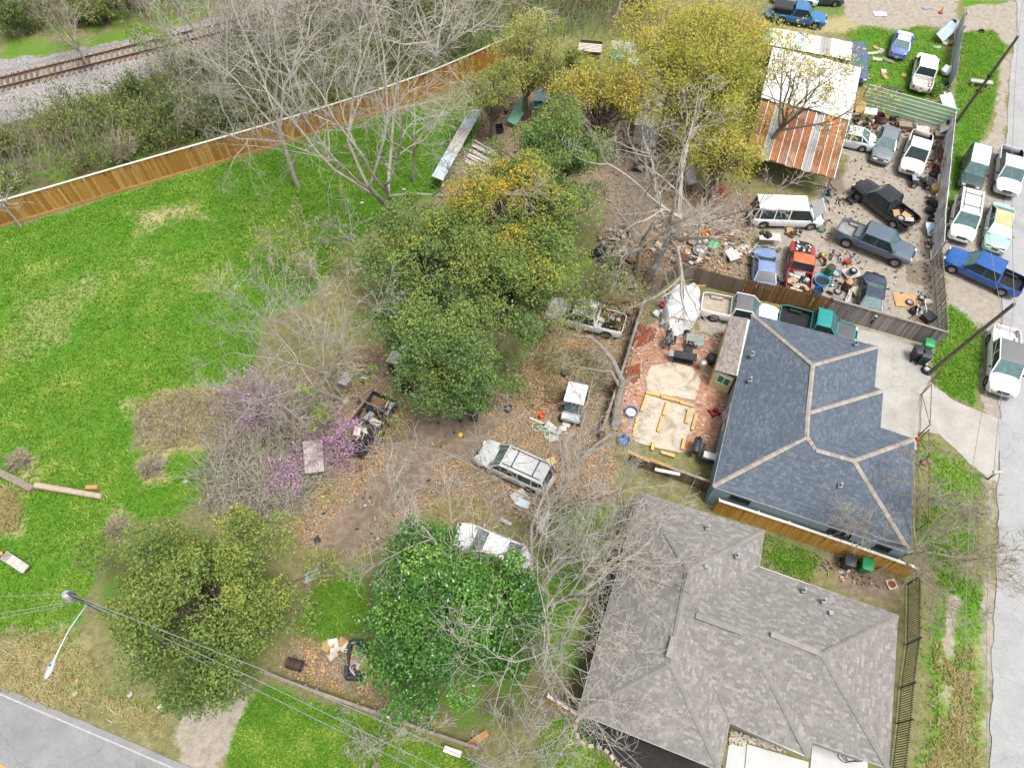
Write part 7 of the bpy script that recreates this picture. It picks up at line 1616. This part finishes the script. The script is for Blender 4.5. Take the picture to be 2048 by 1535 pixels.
sheet('pale blue metal sheet closing the corner above the mint wall', (1898,208), 1.3, 2.0, m_corrb, .35, .7, (.5, 0), 'metal_sheet', 'metal sheet'); plank('long pale board at the mint wall corner', (1884,224), (1890,184), .14, .05, m_caplight, .4); bag('white tarp bundle beside the white pickup bed', (1888,148), .62, m_tarp, h=.6); tyre('trailer tyre below the white tarp bundle', (1895,172), .3, .18, rim=False)
scrap('steel trailer frame beside the white pickup tailgate', (1886,176), 8, .8, [m_steel, m_black], .3, seed=19, kinds='p'); scrap('white rubble on the grass by the upper fence', (1893,85), 7, .6, [m_white, m_card], .08, seed=20, kinds='s')
# verge details
tub('dark pot on the small lawn strip by the pipe fence', (1848,925), mat('mauve_stone', (.22, .1, .12), (.16, .08, .1), .8), .22, .12, name='pot', cat='pot'); mb_ = T('mailbox', 'white mailbox on a post at the road edge', 'mailbox', (1975,958), 0, .1); MB().box(-.05, .05, -.05, .05, 0, 1.05).build('post', m_wood_old, mb_); MB().loft([[Vector((x, math.cos(a)*.1, 1.1+math.sin(a)*.12)) for a in [k*math.pi/8 for k in range(9)]] for x in (-.28, .28)], False).box(-.28, .28, -.1, .1, 1.05, 1.1).build('box', m_white, mb_, True)
one('rubber_ball', 'red lantern on the pipe fence corner', 'lantern', (1832,880), MB().blob((0, 0, 0), .14, .14, .3, 12, 8, 0), m_red_plastic, 1.5)

# ------------------------------------------------------------------ scrap yard, middle and left
for k, p in enumerate(((1191,512), (1206,520), (1199,504))): bag(['left black rubbish bag beneath the slender bare tree', 'lower black rubbish bag beneath the slender bare tree', 'upper black rubbish bag beneath the slender bare tree'][k], p, .48)
mf = T('water_heater', 'grey cylinder with bent pipe beside the black bags', 'water heater', (1216,506), 0, 1.4); MB().lathe([(.16, -.5), (.2, -.46), (.2, .46), (.16, .5)], 14, c=(0, 0, .22), axis='X').build('tank', m_steel, mf, True); MB().tube([(-.5, 0, .2), (-.9, .2, .1), (-1.3, .1, .06), (-1.7, .4, .05)], .05, 8).build('pipe', m_caplight, mf, True)
crate('black storage box on the leaf litter', (1231,535), .8, .55, .35, m_binblk, .3, lid=m_binblk); plank('charred black board near the storage box', (1237,512), (1263,528), .22, .06, m_dark); tub('blue bucket fixed to the slender bare trunk', (1283,494), m_blue_plastic, .22, .4, z=1.2, name='bucket', cat='bucket'); crate('red toy crate in the leaf litter', (1345,478), .6, .4, .25, m_red_plastic, .4); crate('white box behind the bare tree trunk', (1313,455), .5, .5, .5, m_white, .2); crate('orange plastic chair shell in the scrap yard', (1410,475), .7, .6, .5, mat('orange_plastic', (.55, .22, .06), (.4, .16, .05), .6), .2)
bag('crumpled green tarp near the white van', (1424,492), .6, m_bingrn, h=.35); sheet('white cabinet panel by the brown fence', (1467,510), 1.1, .8, m_white, .5, .4, (.4, .2), 'cabinet', 'cabinet'); tub('grey dish shaped basin below the bare branches', (1397,504), m_steel, .45, .2, name='basin', cat='basin'); plank('white pipe lying on the leaf litter', (1241,544), (1221,585), .08, .06, m_white); plank('second white pipe right of the first on the leaf litter', (1253,556), (1265,575), .08, .06, m_white); tub('small terracotta pot at the fence corner', (1273,566), m_kick, .2, .2, name='pot', cat='pot'); crate('yellow green pail by the bare tree', (1274,526), .3, .3, .3, m_yel, .2)
for k, (a, b) in enumerate((((1195,590),(1245,600)), ((1205,600),(1250,612)), ((1215,606),(1262,600)), ((1200,612),(1240,622)), ((1240,612),(1262,628)))): plank(['top', 'second', 'crossing', 'lower left', 'short right'][k]+' brown board of the stack above the white pickup bed', a, b, .25, .06, m_wood_brown, .1+.05*k)
for k, (px, n, r, seed, lab) in enumerate((((1222,485), 22, 1.2, 21, 'pale and coloured rubbish heap under the slender bare tree'), ((1245,510), 16, .9, 22, 'splintered wood and white scraps beside the black storage box'), ((1250,565), 16, .9, 23, 'broken white and tan boards near the fence corner'), ((1400,485), 18, 1.1, 24, 'mixed household rubbish in front of the white van'), ((1440,510), 16, 1.1, 25, 'metal and plastic rubbish left of the pale blue car'), ((1490,500), 14, .9, 26, 'dark rubbish behind the white folding table'))): scrap(lab, px, n, r, [m_white, m_card, m_wood_old, m_steel, m_brownm, m_caplight], .2, 'rubbish_heap', 'rubbish', seed, 'bspc')
for k, (px, n, r, lab) in enumerate((((1330,500), 18, 1.0, 'tan and grey rubbish around the red toy crate'), ((1365,520), 18, 1.0, 'dark boards and rubbish behind the old plywood fence'), ((1455,480), 16, .9, 'rubbish strewn left of the white folding table'), ((1240,470), 16, .9, 'tan planks and cans right of the path'), ((1400,530), 16, .9, 'rubbish against the brown fence left of the pale blue car'), ((1345,440), 14, 1.0, 'grey rubbish on the bare dirt under the branches'), ((1590,470), 12, .7, 'rubbish between the white van and the red pickup'), ((1560,560), 12, .5, 'seat cushions and card between the pale blue car and red pickup'), ((1725,258), 14, .8, 'machine parts at the left of the scrap heap'), ((1850,275), 14, .9, 'scrap boards behind the white and teal pickup'), ((1872,325), 12, .6, 'rusty parts between hull and fence'), ((1860,490), 10, .5, 'bits of scrap by the lower corrugated fence'))):
    scrap(lab, px, n, r, [m_grimy, m_card, m_wood_old, m_steel, m_brownm, m_rust, m_black, m_wood_brown], .3, 'rubbish_heap', 'rubbish', 60+k, 'bspct')
m_till = m_red_plastic
for p, l_, sd in (((1370,376), 'red tiller frame below the yellow trees', 31), ((1438,382), 'red garden machine left of the white van', 32)): scrap(l_, p, 10, .6, [m_redm, m_red_plastic, m_black], .4, 'garden_machine', 'machine', sd, 'bpt')
sheet('corrugated sheet leaning below the yellow trees', (1381,350), .9, 1.6, m_tin, .2, .6, (.5, 0), 'metal_sheet', 'metal sheet', True); scrap('black rubbish under the grey tree above the path', (1285,335), 16, .9, [m_black, m_dark, m_wood_old], .4, 'rubbish_heap', 'rubbish', 33, 'bs'); shed('wood_store', 'low wooden store with grey roof under the yellow tree', 'shed', [(1258,272),(1306,280),(1302,292),(1254,284)], (1.4, 1.4, 1.2, 1.2), [0, .5, 1], [m_wood_old], m_wood_brown, .3); scrap('timber offcuts in the low wooden store', (1280,298), 14, .9, [m_wood_brown, m_wood_old], .4, 'timber_pile', 'timber', 34, 'p', sy=.5)
# metal strip roof and plank stack at the end of the lawn
sa_, sb_ = G(886,362,1.3), G(965,215,1.5); dd_ = (sb_-sa_); an = math.atan2(dd_.y, dd_.x)
sr = thing('tin_rack', 'long narrow tin roof on posts at the end of the lawn', 'rack', (sa_.x, sa_.y, 0)); LL = Vector((dd_.x, dd_.y)).length
for k in range(6):
    me = corr_mesh('roof_panel', LL/6+.06, 1.0, m_tin if k in (2, 3) else m_corrb, .2, .02); o = inst('roof_panel', me, sr, (math.cos(an)*LL*(k+.5)/6, math.sin(an)*LL*(k+.5)/6, 1.35+.02*(k % 2)), (math.radians(-78), 0, an))
for k in range(5):
    for s_ in (-.1, .75): MB().box(-.05, .05, -.05, .05, 0, 1.3).build('post', m_wood_old, sr, loc=(math.cos(an)*LL*k/4-math.sin(an)*-s_, math.sin(an)*LL*k/4+math.cos(an)*-s_, 0))
for k in range(9):
    t_ = k/8; a = (930+18*t_, 322-42*t_+2*(k % 2)); b = (a[0]+44, a[1]+20+3*(k % 3)); plank(['lowest', 'second', 'third', 'fourth', 'fifth', 'sixth', 'seventh', 'eighth', 'topmost'][k]+' white plank counted from the bottom of the stack by the tin roof', a, b, .17, .05, m_white if k % 3 else m_caplight, .4+.06*(k % 3))
scrap('brown branches and boards under the white plank stack', (940,352), 18, 1.1, [m_wood_brown, m_brownm, m_wood_old, m_bark], .35, 'rubbish_heap', 'rubbish', 35, 'pt'); sheet('green corrugated sheet standing among the oaks', (1038,222), 1.0, 3.0, m_greenm, -.45, .8, (.2, .2), 'metal_sheet', 'metal sheet', True); sheet('grey sheet roof glimpsed behind the green oak', (1090,190), 2.0, 1.6, m_corrb, .1, 1.6, name='metal_sheet', cat='metal sheet'); sheet('teal tarp below the grey sheet roof', (1090,208), 2.0, .8, m_teal, .1, 1.0, (.3, 0), 'tarp', 'tarp'); crate('white chest with pink lid behind the green oak', (1072,222), .9, .6, .6, m_white, .1, lid=mat('pink_lid', (.6, .05, .18), (.45, .04, .14), .5), name='chest', cat='chest'); scrap('black mower frames beside the tin roof', (997,228), 14, .8, [m_black, m_dark, m_steel], .4, seed=36); crate('black crate below the mower frames', (997,262), .8, .7, .5, m_binblk, .2); plank('teal pole standing at the tin roof end', (940,245), (938,220), .08, .08, m_teal, .2, 1.0, name='pole', cat='pole')
# pallets and chairs at the top
for k, z in enumerate((.6, .78)):
    pl = T('pallet', ['lower wooden pallet on the stack at the top', 'upper wooden pallet on the stack at the top'][k], 'pallet', (1181-k*2, 98), z, -.15)
    for j in range(6): MB().box(-1.1, 1.1, -.6+j*.23, -.6+j*.23+.11, .11, .135).build('slat', m_caplight, pl)
    for x in (-1.05, 0, 1.05): MB().box(x-.05, x+.05, -.6, .66, 0, .11).build('bearer', m_wood_old, pl)
crate('dark timber base under the pallet stack', (1181,100), 2.2, 1.3, .6, m_wood_brown, -.15, name='timber_stack', cat='timber')
for k, px in enumerate(((1226,124), (1242,122))):
    c_ = T('garden_chair', ['left teal garden chair beside the pallet stack', 'right teal garden chair beside the pallet stack'][k], 'chair', px, 0, .1); legs4(c_, .5, .5, .4, m_teal, .03); MB().bevbox((0, 0, .42), .6, .58, .05, .02).build('seat', m_teal, c_, True)
    for j in range(5): MB().cbox((-.24+j*.12, .33, .75), .1, .03, .65, 0, 0, -.25).build('back_slat', m_teal, c_)
    for s_ in (-1, 1): MB().cbox((s_*.32, 0, .62), .1, .6, .03).build('armrest', m_teal, c_)
sheet('grey ribbed panel behind the teal chairs', (1247,95), 2.4, 1.0, m_corrb, -.2, 1.0, (.9, 0), 'metal_sheet', 'metal sheet', True); sheet('silver table top beside the teal chairs', (1266,122), 1.2, .8, m_paleblue, -.1, .6, name='table_top', cat='table')

# ------------------------------------------------------------------ dirt yard, left of the patio
tr = T('loaded_trailer', 'black utility trailer heaped with scrap on the dirt track', 'trailer', (740,858), 0, math.radians(64))
MB().box(-2.2, 2.2, -.95, .95, .45, .52).build('deck', m_wood_brown, tr)
for s_ in (-1, 1):
    for z in (.62, .82, 1.0): MB().beam((-2.2, s_*.95, z), (2.2, s_*.95, z), .04, .12).build('side_board', m_binblk, tr)
    for x in (-.45, .35): add_wheel(tr, x, s_*1.1, .34, .2, m_white)
    MB().bevbox((-.05, s_*1.1, .72), 1.8, .26, .04, .015).build('fender', m_rust, tr)
for x in (-2.2, 2.2): MB().beam((x, -.95, .8), (x, .95, .8), .05, .6).build('end_board', m_binblk, tr)
rd = random.Random(77)
for k in range(46):
    x, y = rd.uniform(-2., 2.), rd.uniform(-.8, .8); m_ = rd.choice([m_black, m_binblk, m_dark, m_black, m_steel, m_white, m_brownm]); kd = rd.random()
    cpos = tr.matrix_basis @ Vector((x, y, .6+.35*rd.random()))
    mb = MB().bevbox((0, 0, .05), rd.uniform(.3, 1.0), rd.uniform(.2, .55), rd.uniform(.12, .4), .03, rx=rd.uniform(-.4, .4)) if kd < .6 else MB().tube([(-.6, 0, 0), (.6, 0, rd.uniform(0, .4))], .03, 6)
    o = mb.build('scrap_piece', m_, None, loc=cpos, rot=(0, 0, rd.uniform(0, 6))); tag(o, 'piece of dark scrap heaped in the loaded trailer', 'scrap', 'scrap heaped in the trailer')
def on_tr(label, x, y, mb, m_, name, cat, z=1.0): o = mb.build(name, m_, None, True, loc=tr.matrix_basis @ Vector((x, y, z)), rot=(0, 0, math.radians(64))); tag(o, label, cat)
on_tr('blue canister at the left side of the loaded trailer', -.9, .8, MB().lathe([(.12, 0), (.13, .5), (.05, .55)], 12), m_blue_plastic, 'canister', 'canister', .75); on_tr('white board on top of the loaded trailer', -.9, .2, MB().cbox((0, 0, 0), .7, .45, .03, 0, .4, .2), m_white, 'board', 'board', 1.15)
tyre('black tyre at the edge of the dark oak by the trailer', (813,778), .42, .26, rim=False); scrap('blue and white bicycle parts above the trailer', (733,752), 14, .7, [m_blue_plastic, m_black, m_steel, m_white], .35, 'bicycle_parts', 'bicycle parts', 41, 'ttb'); crate('grey metal cabinet behind the trailer', (694,765), .7, 1.0, .5, m_tin, -.4, lid=m_tin, name='cabinet', cat='cabinet'); crate('small pale concrete block behind the trailer', (692,803), .4, .4, .2, m_conc, .5, name='concrete_block', cat='block'); sheet('grey corrugated sheet resting in the vine thicket', (627,912), 1.2, 2.2, m_greysh, .2, 1.2, (.1, .1), 'metal_sheet', 'metal sheet', True); crate('dark wood block below the trailer', (718,938), .35, .3, .2, m_wood_brown, .3, name='wood_block', cat='block')
tub('orange bucket lying by the utility cart', (1084,834), mat('bucket_orange', (.75, .14, .02), (.6, .1, .02), .5), .19, .38, name='bucket', cat='bucket')
bk = T('bicycle', 'mint green bicycle lying by the bare branches', 'bicycle', (1086,862), .08, math.radians(-38))
def ring(c_, r_, n=18): return [(c_[0]+math.cos(k*2*math.pi/n)*r_, c_[1]+math.sin(k*2*math.pi/n)*r_, c_[2]) for k in range(n+1)]
m_mintp = mat('mint_paint', (.35, .6, .52), (.28, .5, .44), .4)
for x in (-.52, .52): MB().tube(ring((x, 0, .05), .33), .025, 6).build('wheel', m_mintp, bk)
MB().tube([(-.52, 0, .06), (-.2, .3, .06), (.3, .35, .06), (.52, 0, .06)], .022, 6).tube([(-.2, .3, .06), (-.05, -.05, .06), (.3, .35, .06)], .022, 6).tube([(-.52, 0, .06), (-.05, -.05, .06)], .022, 6).build('frame', m_mintp, bk); MB().tube([(.3, .35, .06), (.26, .5, .08), (.1, .55, .2)], .018, 6).build('handlebar', m_steel, bk); MB().bevbox((-.24, .4, .08), .1, .24, .08, .03).build('saddle', m_black, bk, True)
scrap('white and grey parts round the utility cart nose', (1115,860), 10, .8, [m_white, m_steel, m_caplight], .15, 'rubbish_heap', 'rubbish', 42, 'spb'); plank('pale plank by the orange bucket', (1060,835), (1110,856), .1, .04, m_caplight); sheet('yellow board on the leaf litter by the silver suv', (1101,922), .7, .5, mat('yellow_board', (.5, .38, .18), (.4, .3, .14), .8), .4, .05, name='board', cat='board'); one('yellow_lid', 'small yellow lid on the dirt track', 'lid', (921,869), MB().lathe([(.001, .03), (.16, .03), (.17, 0)], 12), m_yel)
tyre('rusty wheel ring on the leaf litter by the dark oak', (1016,817), .32, .12, rim=False); tub('dark pot by the fallen branch', (1130,748), m_binblk, .28, .3, name='pot', cat='pot')
trg = T('trough', 'long pale trough under the bare branches', 'trough', (1086,1048), 0, math.radians(68)); MB().bevbox((0, 0, .2), 1.5, .55, .36, .05, taper=.85).build('body', m_steel, trg, True); MB().bevbox((0, 0, .39), 1.4, .45, .02, .005).build('inner', m_white, trg)
sheet('white car panel under the bare branches', (1037,990), 1.0, .6, m_white, .6, .2, (.2, .1), 'scrap_metal', 'scrap metal'); sheet('grey car panel below the white one', (1045,1005), .9, .5, m_corrb, -.4, .12, (.1, .1), 'scrap_metal', 'scrap metal'); one('white_roll', 'short white roll near the white sedan', 'roll', (1012,1045), MB().tube([(-.4, 0, .16), (.4, 0, .16)], .15, 12), m_white, 0, -.5); crate('red box at the white sedan nose', (932,1108), .5, .3, .25, m_red_plastic, -.1, lid=m_red_plastic); plank('rusty branch by the trough', (990,1000), (1012,1010), .08, .06, m_wood_brown)
for k in range(7): plank(['top', 'second', 'third', 'fourth', 'fifth', 'sixth', 'bottom'][k]+' dark log of the stack left of the utility cart', (1090, 770+k*5), (1128, 778+k*5), .16, .14, m_wood_brown, .1, name='log', cat='log')
# bottom middle
cs = T('sofa', 'black sectional sofa heaped with rubbish by the broadleaf tree', 'sofa', (716,1322), 0, math.radians(88))
MB().bevbox((0, 0, .22), 1.9, .95, .4, .06).build('base', m_binblk, cs, True); MB().bevbox((0, .42, .58), 1.9, .22, .45, .07).build('backrest', m_binblk, cs, True)
for s_ in (-1, 1): MB().bevbox((s_*.95, 0, .42), .24, .95, .5, .07).build('armrest', m_binblk, cs, True)
scrap('broken boards and rubbish heaped on the black sofa', (712,1322), 22, .55, [m_card, m_white, m_wood_old, m_caplight], .12, 'rubbish_heap', 'rubbish', 43, 'sp', .42)
barrel('dark rusty drum lying by the low grey fence', (592,1330), mat('dark_rust_drum', (.06, .035, .028), (.03, .02, .018), .8), .3, .9, True, math.radians(75)); scrap('white broken foam and boards left of the sofa', (672,1292), 10, .5, [m_white, m_caplight, m_card], .1, 'rubbish_heap', 'rubbish', 44, 's'); sheet('blue grey sheet lying at the end of the dirt track', (625,1150), .9, .6, m_corrb, .4, .04, name='plastic_sheet', cat='sheet'); sheet('black square mat on the dirt track edge', (634,1079), .38, .38, m_binblk, .5, .04, name='mat', cat='mat')
plank('new tan plank by the low grey fence end', (936,1490), (975,1464), .35, .2, m_kick, .15, name='timber', cat='timber'); plank('weathered pale plank at the low grey fence end', (888,1496), (922,1508), .3, .12, m_caplight, .9)
# left lawn
plank('dark end of the fallen log at the left edge', (-10,940), (66,978), .42, .4, m_wood_old, .2, name='log', cat='log'); lg = thing('log', 'pale debarked log lying on the lawn', 'log', G(75,972)); a, b = Vector((0, 0, .2)), G(208,995)-G(75,972)+Vector((0, 0, .18)); MB().tube([a, a.lerp(b, .5)+Vector((0, 0, .02)), b], [.22, .2, .19], 12).build('trunk', mat('bare_log_wood', (.42, .33, .26), (.3, .23, .18), .9), lg, True)
one('short_log', 'short cut log behind the pale log', 'log', (188,976), MB().tube([(-.38, 0, .17), (.38, 0, .17)], .17, 12), m_kick, 0, 0.)
sb = T('slab_bench', 'white concrete bench slab at the left edge of the lawn', 'bench', (38,1128), 0, math.radians(-28)); MB().bevbox((0, 0, .42), 1.9, .55, .12, .02).build('seat', m_white, sb, True)
for x in (-.6, .6): MB().box(x-.1, x+.1, -.2, .2, 0, .36).build('leg', m_conc, sb)
for k in range(6): MB().box(-.9+k*.08, -.86+k*.08, -.24, .24, .481, .5).build('slat', m_wood_old, sb)
one('white_ball', 'white ball on the straw clump by the fallen log', 'ball', (33,914), MB().blob((0, 0, 0), .16, .16, .32, 12, 8, 0), m_white, .1); sheet('white plank of a chair at the left edge', (-4,1108), .5, .25, m_kick, .4, .3, name='board', cat='board')
for k, (p, l_) in enumerate((((370,962), 'white paper scrap on the lawn by the vines'), ((152,1362), 'tan paper on the straw verge'), ((150,1386), 'white paper on the straw verge near the road line'), ((260,1388), 'blue white litter on the verge under the evergreen'), ((320,1412), 'small white litter near the pale driveway'), ((264,1312), 'white litter hanging in the evergreen shade'), ((430,318), 'white litter on the lawn near the plank fence'), ((612,300), 'white stone on the lawn beyond the slim tree'), ((724,405), 'white stone on the lawn by the forked tree'), ((808,378), 'pair of pale stones by the forked tree'))): sheet(l_, p, .28, .2, m_white if 'tan' not in l_ else m_card, RG(), .12, name='litter', cat='litter')
# loose crumbs of litter in the yards
rngd = np.random.default_rng(12); mb = MB()
for poly, n in (([(1190,470),(1300,470),(1310,560),(1260,640),(1190,600)], 520), ([(1310,450),(1510,440),(1500,560),(1330,540)], 520), ([(1210,300),(1320,300),(1500,360),(1500,450),(1220,460)], 300), ([(1640,360),(1720,400),(1720,610),(1620,600),(1640,480)], 220), ([(1700,240),(1890,262),(1870,300),(1710,262)], 160), ([(1850,300),(1876,300),(1860,660),(1836,640),(1850,480)], 160), ([(1240,640),(1310,640),(1300,720),(1240,880),(1225,860)], 120), ([(900,300),(990,220),(1000,360),(910,370)], 160), ([(600,900),(960,820),(900,1000),(640,1160)], 120), ([(1690,270),(1880,300),(1860,640),(1700,600)], 260), ([(1050,560),(1200,560),(1240,640),(1080,680)], 200), ([(990,150),(1120,160),(1290,250),(1200,300),(1000,280)], 260), ([(960,950),(1120,900),(1220,1000),(1080,1080)], 160), ([(1560,1090),(1700,1130),(1780,1180),(1690,1170)], 70)):
    for x, y in px_points(poly, n, rngd): mb.cbox((x, y, .03), R.uniform(.04, .26), R.uniform(.03, .12), R.uniform(.02, .08), R.choice((0, 1, 1, 2, 2, 2, 3, 3, 4, 4)), R.uniform(0, 3), R.uniform(-.3, .3))
tag(mb.build('scattered_litter', [m_white, m_card, m_wood_old, m_brownm, m_black]), 'countless small scraps of litter on the yard ground', kind='stuff')
tris = sum(len(o.data.polygons)*2 for o in bpy.data.objects if o.type == 'MESH'); print('approx tris', tris)
